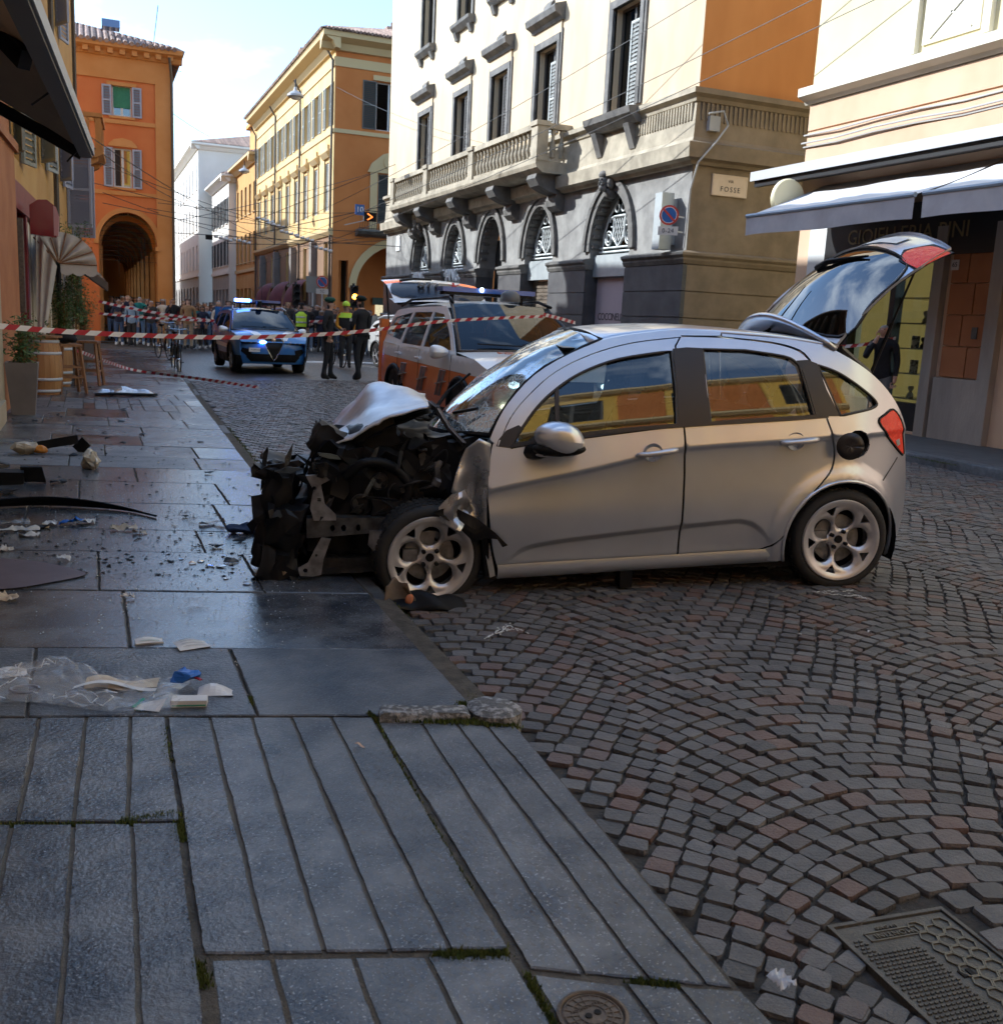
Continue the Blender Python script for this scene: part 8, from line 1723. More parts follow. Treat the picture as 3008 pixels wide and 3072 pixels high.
MB().bar((.1, -2.0, .0), (tl_.x-.05, -3.3, tl_.z-.05), .06, .09).build('folding_arm', m_blackm, da); MB().tube([(tl_.x, -.2, tl_.z), (tl_.x-.1, -.2, tl_.z-.12)], .008, 4).build('pull_cord', m_blackm, da); MB().tube([(tl_.x, -2.4, tl_.z), (tl_.x-.12, -2.4, tl_.z-.1)], .008, 4).build('pull_cord', m_blackm, da)
# cream scalloped awning, red projecting sign, long dark shop canopy
ca = thing('cream_awning', 'cream fabric awning with scalloped edge and drooping side over the red shop', 'awning', (0, 18.4, 0)); hub = atY(112, 499, 18.4); hub.y = 0
rt = (atY(184, 505, 18.4)-atY(112, 499, 18.4)).length; m_cf = mat('cream_canvas', (.52, .45, .36), (.58, .51, .42), 3, .85, bump=.15, bscale=10)
fan = lambda a: Vector((hub.x+rt*math.cos(a), 0, hub.z+rt*.86*math.sin(a)))
b = MB(); b.grid(lambda u, v: Vector((hub.x, 0, hub.z))+(fan(math.pi*.0+math.pi*.72*u)-Vector((hub.x, 0, hub.z)))*v+Vector((0, .04*math.sin(math.pi*v)*math.cos(u*math.pi*10), 0)), 30, 6); b.build('fan_end', m_cf, ca, smooth=True)
b = MB(); b.grid(lambda u, v: fan(math.pi*.72*u)+Vector((0, 2.6*v, -.02*math.sin(math.pi*v))), 16, 8); b.build('canopy', m_cf, ca, smooth=True)
b = MB(); [b.tube([Vector((hub.x, -.01, hub.z)), fan(math.pi*.72*k/5)+Vector((0, -.01, 0))], .012, 5) for k in range(6)]; b.build('rib_frame', m_stool, ca)
b = MB(); b.grid(lambda u, v: fan(0)+Vector((.0, 2.6*u, -(.13+.04*abs(math.sin(u*28)))*v)), 60, 2); b.grid(lambda u, v: Vector((hub.x+.02+(rt-.02)*u, 0, hub.z-.01-(.14+.045*abs(math.sin(u*9.4)))*v)), 30, 2); b.build('scalloped_valance', m_cf, ca)
pA, pB, pC = atY(68, 436, 18.35), atY(71, 696, 18.35), atY(108, 505, 18.35); b = MB(); b.grid(lambda u, v: (pA.lerp(pC, u)).lerp(pB+Vector((.05*u, 0, 0)), v)+Vector((0, -18.4+.05*math.sin(u*14)*(1-v), 0)), 14, 10); b.build('drooping_side', m_cf, ca, smooth=True)
sg_ = thing('red_shop_sign', 'glossy dark red projecting shop sign with a round top', 'sign', tuple(atY(84, 415, 17.6))); b = MB(); b.grid(lambda u, v: (-.16+.34*v, -.10+.2*math.sin(math.pi*u*.999)*0+(.0 if u < .5 else .0), 0), 1, 1)
b = MB(); pr = [(-.2, -.25), (.17, -.28), (.19, .05), (.15, .2), (.05, .28), (-.08, .27), (-.2, .18)]; b.prism(pr, lambda x, z: (x, -.12, z), lambda x, z: (x, .12, z)); b.build('sign_body', mat('gloss_red', (.20, .015, .02), rough=.15, coat=1), sg_, auto=40); b = MB(); b.prism([(.10, -.25), (.16, -.25), (.18, .05), (.14, .18), (.10, .2)], lambda x, z: (x+.035, -.125, z), lambda x, z: (x+.035, .125, z)); b.build('sign_face', mat('pale_red', (.5, .25, .24), rough=.3), sg_)
lc = thing('shop_canopy', 'dark folded shop canopy running back along the left houses', 'awning', (0, 0, 0)); a, c = atY(108, 455, 21), atY(196, 530, 30); b = MB(); b.bar(a, c, .30, .05, up=(.8, 0, .6)); b.build('cover', m_dbar, lc); b = MB(); b.bar(a+Vector((.1, 0, -.25)), c+Vector((.1, 0, -.2)), .05, .22); b.build('valance', m_blackm, lc)
k = MB(); k.bar(atY(86, 448, 20), atY(132, 500, 24), .28, .03, up=(.9, 0, .4)); k.build('cover_plate', mat('zinc_sheet', (.28, .27, .25), rough=.5, metal=.5), lc)
# ================================================================ barrier tape
m_tr = mat('tape_red', (.36, .02, .03), rough=.4); m_tw = mat('tape_white', (.68, .66, .65), rough=.4)
def tape(pts, label, wd=.075, st=.105, twist=0, side_=None):
    P = crv([tuple(p) for p in pts], 10); acc = [0]; P = [Vector(p) for p in P]
    for a, c in zip(P, P[1:]): acc.append(acc[-1]+(c-a).length)
    Lt = acc[-1]; n = max(2, int(Lt/st))
    def at(d):
        d = max(0, min(Lt-1e-6, d))
        for i in range(len(acc)-1):
            if d <= acc[i+1]: t = (d-acc[i])/max(1e-9, acc[i+1]-acc[i]); return P[i].lerp(P[i+1], t)
        return P[-1]
    mb = MB(); mb.mat(0)
    for i in range(n):
        a, c = at(i*Lt/n), at((i+1)*Lt/n); sk = st*.5; a2, c2 = at(i*Lt/n+sk), at((i+1)*Lt/n+sk)
        def upv(k): ang = twist*math.sin(k*.11); return Vector((math.sin(ang)*.8, .3*math.sin(ang), math.cos(ang)))*wd
        mb.mat(i % 2).add([a, c, c2+upv(i+1), a2+upv(i)], [(0, 1, 2, 3)])
    o = mb.build('barrier_tape', [m_tr, m_tw]); return tag(o, label, 'barrier tape')
tA = atY(-40, 612, 6.2); tB = atY(410, 640, 7.6); tC = atY(800, 612, 9.3); tD = atX(1030, 597, 4.35)
tape([atY(-40, 621, 6.0), atY(120, 634, 6.6), atY(300, 642, 7.2), atY(480, 644, 7.9), atY(680, 633, 8.7), atY(850, 612, 9.6), atY(1030, 603, 10.6)], 'nearest red and white barrier tape strung across the whole street', .031, .10)
tape([atY(1030, 600, 10.6), atY(1060, 607, 11.0), atY(1092, 616, 11.4)], 'short end of barrier tape past the medical car roof', .04, .09)
tape([Vector(gpt(148, 740))+Vector((0, 0, .62)), gpt(250, 715)+Vector((0, 0, .12)), gpt(360, 722)+Vector((0, 0, .03)), gpt(490, 738)+Vector((0, 0, -.0))], 'slack barrier tape sagging from the stools to the road', .06, .10, .5)
tape([atY(150, 668, 18.2), atY(152, 690, 18.2)], 'loose tape knot hanging by the bar stools', .05, .06)
tape([atY(186, 574, 34.5), atY(250, 588, 35.5), atY(340, 603, 36.3), atY(412, 612, 36.8)], 'upper striped tape in front of the crowd', .085, .16)
tape([atY(186, 597, 34.5), atY(280, 605, 35.5), atY(412, 612, 36.8)], 'lower striped tape in front of the crowd', .075, .16)
tape([atY(520, 612, 36.5), atY(600, 612, 36.8), atY(700, 608, 37)], 'striped tape behind the two officers', .085, .16)
tape([atX(1588, 662, 10.6), atX(1640, 657, 10.9), atX(1700, 645, 11.6)], 'barrier tape tied by the jeweller door', .05, .09)
# ================================================================ bicycles
def bicycle(loc, rz, label, col_):
    t = thing('bicycle', label, 'bicycle', loc, rz); mf = mat('bike_'+col_[0], col_[1], rough=.35, coat=.4)
    for y in (-.52, .52):
        w_ = link('wheel', None, t, (0, y, .34)); b = MB(); b.tube([(0, .325*math.cos(6.283*i/28), .325*math.sin(6.283*i/28)) for i in range(29)], .017, 6, cap=False); b.build('tyre', m_rub, w_, smooth=True); b = MB(); [b.tube([(0, 0, 0), (0, .31*math.cos(6.283*i/14), .31*math.sin(6.283*i/14))], .002, 3) for i in range(14)]; b.build('spokes', m_chrome, w_); b = MB(); b.tube([(-.05, 0, 0), (.05, 0, 0)], .02, 8); b.build('hub', m_chrome, w_)
    b = MB(); [b.tube(q, .016, 6) for q in ([(0, -.52, .34), (0, -.42, .85)], [(0, -.42, .82), (0, -.05, .32)], [(0, -.40, .70), (0, .18, .36+.3)], [(0, -.05, .32), (0, .14, .86)], [(0, .52, .34), (0, .14, .74)], [(0, .52, .34), (0, -.05, .32)])]; b.build('frame', mf, t)
    b = MB(); b.tube([(-.27, -.28, .98), (-.18, -.40, 1.02), (0, -.43, 1.0), (.18, -.40, 1.02), (.27, -.28, .98)], .014, 6); b.tube([(0, -.43, .85), (0, -.43, 1.0)], .014, 6); b.build('handlebar', m_chrome, t)
    b = MB(); b.ball((0, .17, .93), (.075, .14, .04), 10, 6); b.tube([(0, .14, .86), (0, .16, .92)], .013, 6); b.build('saddle', m_blk, t, smooth=True)
    b = MB(); [b.tube([(s*.04, -.05, .32), (s*.1, -.05+s*.14, .32-s*.08)], .012, 5) for s in (-1, 1)]; [b.box((s*.14, -.05+s*.14, .32-s*.08), (.09, .07, .02)) for s in (-1, 1)]; b.lathe([(.09, -.004), (.09, .004)], (.03, -.05, .32), 20, 'X'); b.build('pedals', m_blk, t)
    b = MB(); [b.grid(lambda u, v: (-.025+.05*v, y+.36*math.cos(.3+2.3*u), .34+.36*math.sin(.3+2.3*u)), 14, 1) for y in (-.52, .52)]; b.build('mudguard', m_blk, t)
    b = MB(); b.box((0, -.52, .82), (.2, .1, .08)); b.ball((0, -.49, .88), .045, 8, 6); b.build('front_lamp', m_chrome, t); return t
q = gpt(336, 708, -.05); bicycle((q.x+.02, q.y+.5, road_z(q.x, q.y)), R(3), 'dark bicycle parked at the kerb facing the viewer', ('black', (.012, .012, .014)))
q = gpt(312, 683, 0); bicycle((q.x, q.y+.3, 0), R(12), 'second bicycle on the pavement behind the parked one', ('grey', (.08, .08, .085)))
q = gpt(640, 698, 0); bicycle((q.x, q.y, road_z(q.x, q.y)), R(4), 'bicycle held by the cyclist in the yellow helmet', ('dark', (.02, .02, .025)))
q = gpt(600, 664, 0); bicycle((q.x, q.y, road_z(q.x, q.y)), R(80), 'blue bicycle standing across the road beside the warden', ('blue', (.02, .06, .14)))
# ================================================================ signs and signals by the crossing
q = atY(612, 535, 44); no_parking(q, .26, 'SC', 0, 'distant no parking sign on a pole before the yellow palazzo', pole=q.z)
t = thing('grey_road_sign', 'grey back of a road sign beside the distant no parking sign', 'sign', tuple(atY(594, 540, 45))); MB().bb(-.3, .3, 0, .02, -.35, .35).build('panel', mat('sign_back', (.25, .26, .25), rough=.5, metal=.4), t); z = t.location.z; MB().tube([(0, .05, -z), (0, .05, .3)], .04, 6).build('pole', mat('galvanised'), t)
def signal(x, y, Y, label, lit):
    q = atY(x, y, Y); t = thing('traffic_light', label, 'traffic light', (q.x, q.y, 0)); MB().tube([(0, .1, 0), (0, .1, q.z+.6)], .06, 8).build('pole', m_blackm, t); b = MB(); b.box((0, 0, q.z), (.34, .2, 1.0)); b.build('housing', m_blackm, t)
    for i, dz in enumerate((.32, 0, -.32)):
        b = MB(); b.lathe([(.115, -.11), (.115, -.13), (0, -.135)], (0, 0, q.z+dz), 16, 'Y'); b.build('lens', mat('amber_lit', (.9, .3, .02), rough=.3, emit=9, ecol=(1, .28, .02)) if (lit and i == 1) else m_blk, t)
        b = MB(); b.grid(lambda u, v: (.14*math.cos(math.pi*u), -.1-.2*v, q.z+dz+.14*math.sin(math.pi*u)), 8, 1); b.build('visor', m_blackm, t)
signal(672, 563, 46, 'traffic light showing amber in front of the portico arch', True); signal(789, 548, 40, 'traffic light showing amber above the open medical car tailgate', True); signal(562, 560, 47, 'unlit traffic light seen edge on near the distant sign pole', False)
t = thing('hanging_signal', 'small blue number sign with an orange arrow panel hung on wires', 'sign', tuple(atY(683, 398, 40))); b = MB(); b.box((0, 0, 0), (.36, .05, .4)); b.build('number_panel', mat('sign_blue'), t); text('panel_lettering', '10', .3, mat('white_letters'), t, (0, -.03, 0), (R(90), 0, 0)); b = MB(); b.box((.42, 0, -.24), (.5, .1, .34)); b.build('arrow_panel', m_blk, t); b = MB(); b.bar((.3, -.06, -.12), (.5, -.06, -.24), .02, .04); b.bar((.3, -.06, -.36), (.5, -.06, -.24), .02, .04); b.build('arrow', mat('arrow_orange', (.8, .15, .02), rough=.3, emit=1.2, ecol=(1, .2, .03)), t); b = MB(); b.bar((.17, 0, -.4), (.17, 0, .1), .03, .03); b.bar((-.6, 0, -.62), (.17, 0, -.4), .03, .03); b.build('bracket', mat('galvanised'), t)
# hanging street lamps
def street_lamp(x, y, Y, label):
    q = atY(x, y, Y); t = thing('hanging_street_lamp', label, 'street lamp', tuple(q)); b = MB(); b.lathe([(.05, .32), (.07, .2), (.16, .15), (.30, .05), (.31, -.02), (.26, -.05), (0, -.06)], n=18); b.build('shade', mat('lamp_grey', (.42, .42, .42), rough=.4, metal=.2), t, auto=40); b = MB(); b.ball((0, 0, -.05), (.2, .2, .09), 12, 6); b.build('diffuser', mat('lamp_glass', (.6, .6, .58), rough=.3), t); b = MB(); b.tube([(0, 0, .3), (0, 0, .6)], .03, 6); b.build('hook', m_blackm, t)
street_lamp(561, 182, 40, 'street lamp hung on wires before the yellow palazzo roof'); street_lamp(464, 325, 62, 'farther street lamp hung on wires beside the ochre house')
# wires
m_wire = mat('cable_black', (.02, .02, .02), rough=.5); m_wirel = mat('cable_pale', (.45, .43, .4), rough=.5)
def wire(p, q, sag=.15, r=.012, m=None, label=None, grp='overhead wires'):
    p, q = Vector(p), Vector(q); b = MB(); b.tube([p.lerp(q, i/12)-Vector((0, 0, sag*4*(i/12)*(1-i/12))) for i in range(13)], r, 4); return tag(b.build('overhead_wire', m or m_wire), label or 'thin overhead wire crossing the street among many', 'wire', grp)
A = lambda x, y, Y: atY(x, y, Y)
for p, q, sg, r in [((155, 262, 30), (380, 398, 45), .2, .012), ((165, 255, 30), (520, 460, 50), .2, .012), ((165, 300, 32), (560, 440, 48), .1, .012), ((170, 345, 32), (690, 460, 48), .1, .012), ((195, 365, 38), (480, 458, 44), .1, .014), ((195, 385, 38), (600, 470, 44), .0, .014), ((280, 178, 40), (400, 260, 60), .1, .012), ((180, 120, 40), (345, 135, 40), .0, .012), ((300, 385, 38), (745, 400, 42), .2, .012), ((280, 395, 38), (745, 440, 42), .2, .014), ((300, 440, 40), (760, 468, 40), .0, .018), ((430, 462, 44), (745, 455, 44), .1, .018), ((330, 420, 40), (700, 330, 52), .1, .012), ((480, 420, 44), (780, 300, 42), .0, .016), ((480, 445, 44), (780, 380, 42), .0, .02), ((520, 475, 44), (770, 440, 42), .0, .012), ((300, 10, 30), (280, 180, 60), .0, .012)]:
    wire(A(*p), A(*q), sg, r)
for (x0, y0, Y0), (x1, y1), X1, lab in [((505, 470, 44), (1660, -60), 11.9, 'long dark wire rising to the right across the palazzo front'), ((520, 440, 44), (1500, -110), 11.9, 'second long wire rising across the palazzo front'), ((500, 500, 44), (1700, -20), 11.8, 'lowest long wire rising across the palazzo front'), ((640, 165, 48), (1040, 300), 11.9, 'wire sagging from the yellow palazzo to the balcony')]:
    wire(A(x0, y0, Y0), atX(x1, y1, X1), .3, .008, m_wire, lab)
for i, (x, y, Y) in enumerate([(455, 455, 46), (520, 425, 45), (545, 440, 44), (420, 450, 46), (575, 450, 43), (610, 470, 43), (500, 415, 47)]):      # insulators and couplings on the wire bundle
    q = A(x, y, Y); b = MB(); [b.tube([q+Vector((-.3+.2*j, 0, -.04*j)), q+Vector((-.14+.2*j, .02, -.04*j+.02))], [.05, .07], 6) for j in range(4)]; tag(b.build('wire_insulator', mat('porcelain', (.6, .6, .6), rough=.25), smooth=True), 'pale insulators strung on the wire bundle over the crossing', 'insulator', 'wire insulators')
b = MB(); q = A(397, 450, 44); b.box((q.x, q.y, q.z), (.28, .1, .2)); tag(b.build('wire_junction_box', m_blk), 'small black box hung on the wires left of the palazzo', 'box')
# ================================================================ debris on the pavement
m_paper = mat('white_paper', (.66, .65, .63), (.58, .57, .56), 12, .8); m_gauze = mat('beige_gauze', (.48, .40, .30), (.56, .48, .38), 10, .9); m_blueg = mat('blue_glove', (.02, .12, .46), rough=.45); m_film = mat('clear_film', (.72, .76, .80), rough=.1, alpha=.17, spec=1.0, coat=1)
m_lampb = mat('cream_lamp_shell', (.50, .44, .34), (.36, .31, .24), 9, .5); m_dk = m_blk
rd = random.Random(33)
def shard(x, y, size, m, label, h=.03, group=None, name='plastic_shard', cat='debris', stretch=1.0, rz=None):
    p = gpt(x, y); b = MB(); k = rd.randrange(5, 9); rz = rd.uniform(0, 6.28) if rz is None else rz; pts = []
    for j in range(k): a = 6.283*j/k+rd.uniform(-.25, .25); r_ = size*rd.uniform(.5, 1.0); pts.append((r_*math.cos(a)*stretch, r_*math.sin(a)))
    n = len(pts); z = [rd.uniform(.3, 1.0)*h for _ in range(n)]; th = max(.004, size*.07)
    vs = [(q[0], q[1], zz) for q, zz in zip(pts, z)]+[(0, 0, h*.9)]; f = [(i, (i+1) % n, n) for i in range(n)]; m2 = n+1
    vs += [(q[0]*.96, q[1]*.96, max(.001, zz-th)) for q, zz in zip(pts, z)]+[(0, 0, h*.9-th)]; f += [((i+1) % n+m2, i+m2, n+m2) for i in range(n)]+[(i, i+m2, (i+1) % n+m2, (i+1) % n) for i in range(n)]
    lo = min(v_[2] for v_ in vs); vs = [(a, c, d-lo+.001) for a, c, d in vs]
    b.add(vs, f); o = b.build(name, m, None, loc=(p.x, p.y, (0.002 if p.x < kx(p.y) else road_z(p.x, p.y)+.004)), rz=rz); return tag(o, label, cat, group)
G = 'black shards on the pavement'
for x, y, s in [(5, 885, .10), (18, 910, .12), (45, 912, .09), (15, 938, .09), (112, 918, .07), (395, 900, .06), (205, 832, .05), (235, 842, .05), (200, 822, .04), (150, 818, .05), (270, 826, .05), (330, 705, .04), (160, 790, .05), (110, 788, .04), (230, 800, .06), (235, 778, .06), (298, 852, .03), (395, 755, .07), (405, 765, .07), (345, 743, .05), (112, 772, .04), (66, 800, .04), (460, 1010, .03), (140, 865, .07), (380, 840, .05), (560, 1078, .05), (410, 1040, .05), (455, 1028, .05), (520, 1045, .04), (78, 1003, .06), (525, 1080, .04), (840, 1225, .04), (300, 1092, .02), (325, 1068, .02), (590, 1012, .05), (352, 982, .03), (170, 736, .05), (152, 742, .06), (440, 1068, .06), (250, 770, .04)]:
    shard(x, y, s, m_dk, 'small black plastic shard scattered on the paving', h=s*.5, group=G)
for x, y, s in [(365, 1072, .03), (380, 1068, .025), (395, 1076, .03), (420, 1078, .035), (455, 1055, .02), (480, 1060, .03), (300, 690, .03), (520, 1092, .04), (345, 1063, .025), (430, 1100, .02), (470, 1110, .03), (140, 745, .03), (540, 1070, .03), (205, 815, .02), (330, 1000, .02), (1518, 1202, .02), (300, 880, .02), (90, 795, .03), (130, 800, .025)]:
    shard(x, y, s, mat('clear_shard', (.35, .38, .4), rough=.08, coat=1), 'small clear glass shard scattered on the paving', h=s*.4, group='glass shards on the pavement', name='glass_shard')
gr = MB(); 
for _ in range(1500):      # glass crumbs: nobody could count them
    x, y = rd.gauss(330, 150), rd.gauss(1010, 95)
    if not (0 < x < 640): continue
    p = gpt(x, y); s = rd.uniform(.002, .006); a = rd.uniform(0, 6.28)
    if p.x > 1.3 or p.x < -.9: continue
    gr.add([(p.x+s*math.cos(a+t*2.094), p.y+s*math.sin(a+t*2.094), .002) for t in range(3)]+[(p.x, p.y, .002+s)], [(0, 1, 3), (1, 2, 3), (2, 0, 3)])
tag(gr.build('glass_crumbs', mat('clear_shard')), 'fine crumbs of broken glass strewn over the wet slabs', 'glass crumbs', kind='stuff')
pc_ = MB()
for _ in range(700):      # plastic crumbs
    x, y = rd.uniform(0, 560), 760+340*rd.random()**.8; p = gpt(x, y); s = rd.uniform(.004, .016); a = rd.uniform(0, 6.28)
    if p.x > 1.3 or p.x < -.9: continue
    pc_.add([(p.x+s*math.cos(a+t*2.094)*(1+.8*(t == 0)), p.y+s*math.sin(a+t*2.094), .004) for t in range(3)]+[(p.x, p.y, .004+s*.5)], [(0, 1, 3), (1, 2, 3), (2, 0, 3)])
tag(pc_.build('plastic_crumbs', m_dk), 'fine crumbs of black plastic strewn over the pavement', 'plastic crumbs', kind='stuff')
# long bumper strip
b = MB(); pts = [gpt(-60, 968), gpt(60, 962), gpt(160, 965), gpt(240, 972), gpt(297, 984)]; pts = [Vector(q) for q in crv([tuple(p) for p in pts], 6)]
b.grid(lambda u, v: pts[min(len(pts)-1, int(u*(len(pts)-1)+.5))]+Vector((0, .02*math.cos(v*3.1), .004+.07*v*(.6+.4*math.sin(u*5)))), len(pts)-1, 3); o = b.build('bumper_strip', m_dk); q = o.modifiers.new('t', 'SOLIDIFY'); q.thickness = .008; tag(o, 'long black bumper trim strip curving across the pavement from the left', 'bumper trim')
# headlamp remains
def junk(name, label, cat, x, y, parts, rz=0):
    p = gpt(x, y); t = thing(name, label, cat, (p.x, p.y, .0 if p.x < kx(p.y) else road_z(p.x, p.y)), rz)
    for nm, mb, m in parts: mb.build(nm, m, t, smooth=False)
    return t
def blob(c, r, j=.03, f=14): b = MB(); b.ball(c, r, 12, 8); b.jitter(j, f, rd.random()*9); return b
junk('broken_lamp_shell', 'cream broken lamp shell with an amber lens near the left edge', 'car part', 50, 862, [('shell', blob((0, 0, .06), (.13, .08, .06)), m_lampb), ('amber_lens', blob((.13, -.02, .05), (.07, .035, .04), .015), mat('amber_lens', (.55, .22, .04), rough=.2)), ('black_arm', MB().bar((.0, .10, .05), (.42, .22, .13), .02, .09).jitter(.02, 8), m_dk), ('tip', MB().bar((.42, .22, .10), (.50, .2, .02), .02, .14), m_dk)], R(-10))
junk('broken_lamp_housing', 'crumpled cream lamp housing lying alone on the slabs', 'car part', 170, 890, [('housing', blob((0, 0, .08), (.075, .06, .085), .05, 18), m_lampb), ('reflector', blob((.05, -.02, .05), (.03, .05, .05), .02), mat('cream_metal', (.55, .5, .4), rough=.3, metal=.4))])
junk('torn_headlamp', 'torn silver headlamp unit lying by the small paving panels', 'car part', 235, 752, [('shell', MB().grid(lambda u, v: (-.45+.95*u, -.12+.24*v, .03+.11*math.sin(math.pi*v)*math.sin(math.pi*(.1+.85*u))+.02*math.sin(u*17)), 16, 6), m_silvd), ('dark_lip', MB().tube([(-.45, -.1, .03), (-.2, -.13, .05), (.2, -.14, .04), (.5, -.08, .03)], .025, 5), m_dk)], R(8))
sb = junk('black_box_part', 'black square plastic part at the left edge beyond the strip', 'car part', 20, 918, [('box', MB().box((0, 0, .05), (.2, .12, .1)).jitter(.02, 9), m_dk), ('flap', MB().box((.16, .03, .07), (.16, .03, .13)).jitter(.03, 9), m_dk)])
junk('dark_blue_cloth', 'folded dark blue cloth beside the crushed bumper', 'cloth', 462, 1012, [('folds', blob((0, 0, .03), (.11, .06, .035), .04, 12), cloth('cloth_blue', (.02, .035, .08)))])
# wheel-arch wreckage under the front wheel
p = gpt(790, 1160, -.09); t = thing('arch_liner_wreck', 'torn black wheel arch liner lying under the front wheel', 'car part', (p.x, p.y, road_z(p.x, p.y)-.005))
b = MB(); b.grid(lambda u, v: (-.16+.42*u, -.10+.22*v+.03*math.sin(u*7), .012+.075*math.sin(math.pi*min(1, v*1.1))*math.sin(math.pi*(.12+.8*u))+.012*math.sin(u*13+v*5)), 18, 10); o = b.build('liner', m_dk, t, smooth=True); q = o.modifiers.new('t', 'SOLIDIFY'); q.thickness = .006
b = MB(); b.grid(lambda u, v: (-.20+.20*u*(1-.45*v)+.03*v, -.05+.05*math.sin(u*3)+.03*v, .01+.15*v*(.55+.45*math.sin(math.pi*(.2+.6*u)))+.012*math.sin(u*11+v*9)), 10, 10); o = b.build('rusty_flap', mat('muddy_liner', (.085, .065, .045), (.14, .10, .07), 12, .8), t, smooth=True); q = o.modifiers.new('t', 'SOLIDIFY'); q.thickness = .006
b = MB(); b.ball((-.065, -.075, .07), (.022, .008, .022), 8, 6); b.jitter(.014, 30); b.build('orange_scrape', m_rust, t)
# papers, bags, gauze
def paper(x, y, w_, d_, rz, label, m=None, curl=.015, name='paper_sheet', z=.004, cat='paper', mark=None, thick=0):
    p = gpt(x, y); b = MB(); b.grid(lambda u, v: ((u-.5)*w_, (v-.5)*d_, z+curl*math.sin(math.pi*u+.4)*math.sin(2.2*v)), 6, 6); o = b.build(name, m or m_paper, None, loc=(p.x, p.y, .003), rz=rz)
    q = o.modifiers.new('t', 'SOLIDIFY'); q.thickness = thick or .0015
    if mark:
        for j in range(mark[0]): b = MB(); yy_ = -d_*.3+d_*.6*j/max(1, mark[0]-1); b.grid(lambda u, v: ((u-.5)*w_*.7, yy_+.004*v, z+.003+curl*math.sin(math.pi*(.15+.7*u)+.4)*math.sin(2.2*(yy_/d_+.5))), 6, 1); b.build('printed_line', mark[1], o)
    return tag(o, label, cat)
m_prt = mat('print_grey', (.3, .32, .34), rough=.8); m_prg = mat('print_green', (.05, .26, .20), rough=.8)
paper(283, 1220, .115, .055, .05, 'small white booklet with a green line above the plastic bag', thick=.008, mark=(1, m_prg)); paper(365, 1228, .14, .10, .25, 'creased white leaflet right of the booklet', mark=(4, m_prt), curl=.02)
paper(22, 1281, .11, .09, .1, 'printed white card at the left edge beside the bag', mark=(3, m_prt)); paper(410, 1318, .13, .07, -.2, 'crumpled white foil wrapper right of the blue glove', m=mat('foil_white', (.6, .6, .61), rough=.3), curl=.03, name='foil_wrapper', cat='wrapper')
p = gpt(360, 1339); t = thing('medicine_box', 'flattened white medicine box with red and green edges', 'box', (p.x, p.y, .002), R(-12)); MB().box((0, 0, .013), (.125, .05, .026)).jitter(.004, 20).build('carton', m_paper, t); MB().box((.0, -.0255, .006), (.12, .002, .006)).build('green_edge', m_prg, t); MB().box((-.0635, 0, .013), (.002, .045, .02)).build('red_edge', m_tr, t)
p = gpt(285, 1347); t = thing('open_card_sleeve', 'open white and green card sleeve beside the medicine box', 'packaging', (p.x, p.y, .002), R(-30)); b = MB(); b.grid(lambda u, v: (.10*u-.05, .06*v-.03, .005+.03*u*v), 4, 4); o = b.build('card', m_paper, t); b = MB(); b.bar((-.05, -.03, .012), (-.045, .04, .02), .012, .003); b.build('green_edge', m_prg, t)
# clear plastic bag with gauze and blue glove
p = gpt(170, 1318); t = thing('clear_plastic_bag', 'large crumpled clear plastic bag spread over the joint of the slabs', 'plastic bag', (p.x, p.y, .002), R(-14))
def film(u, v): n_ = noise.noise(Vector((u*5, v*4, 1))); return (-.42+.76*u+.02*math.sin(v*9), -.15+.30*v+.05*math.sin(u*6), .006+.06*abs(noise.noise(Vector((u*7, v*5, 3))))+.012*abs(noise.noise(Vector((u*17, v*13, 6))))+.09*math.exp(-((u-.35)**2*30+(v-.7)**2*12))+.008*n_)
b = MB(); b.grid(film, 84, 48); b.build('upper_film', m_film, t, auto=25); b = MB(); b.grid(lambda u, v: (film(u, v)[0]*.97, film(u, v)[1]*.95, .003+.012*abs(noise.noise(Vector((u*8, v*7, 8))))), 30, 16); b.build('lower_film', m_film, t, auto=25)
m_highlight = mat('fold_highlight', (.82, .86, .9), rough=.15, alpha=.55, spec=1.0)  # whitish tubes: highlights of the wrinkles put in as colour along the film
for _ in range(26):
    u0, v0, a = rd.uniform(.05, .95), rd.uniform(.05, .95), rd.uniform(0, 6.28); l = rd.uniform(.05, .16); ps = []
    for k in range(9): t_ = k/8-.5; ps.append(film(min(1, max(0, u0+l*t_*math.cos(a)+.015*math.sin(k*1.3))), min(1, max(0, v0+2.2*l*t_*math.sin(a)+.03*math.sin(k*1.1+a)))))
    b = MB(); b.tube(ps, [.0006]+[.0022]*7+[.0006], 4); b.build('fold_highlight', m_highlight, t)
b = MB(); b.grid(lambda u, v: (-.02+.26*u, .0+.10*v+.02*math.sin(u*8), .018+.03*math.sin(math.pi*v)*(.5+.5*math.sin(u*5+1))), 12, 6); b.build('gauze', m_gauze, t, smooth=True)
b = MB(); b.grid(lambda u, v: (-.05+.30*u, -.045+.03*v+.04*math.sin(u*3.5), .035+.012*math.sin(u*6)), 14, 2); b.build('paper_strip', m_paper, t, smooth=True); b = MB(); b.tube([(-.22+.05*math.cos(a*.5), -.03+.035*math.sin(a*.5), .03) for a in range(12)], .006, 5); b.build('tubing_coil', mat('grey_tubing', (.25, .27, .32), rough=.3), t)
p = gpt(348, 1303); t = thing('blue_glove', 'crumpled blue disposable glove on the clear plastic bag', 'glove', (p.x, p.y, .025)); blob((0, 0, .02), (.05, .036, .024), .03, 22).build('rubber', m_blueg, t); MB().box((.05, -.02, .01), (.012, .05, .004), .5).build('red_band', m_tr, t)
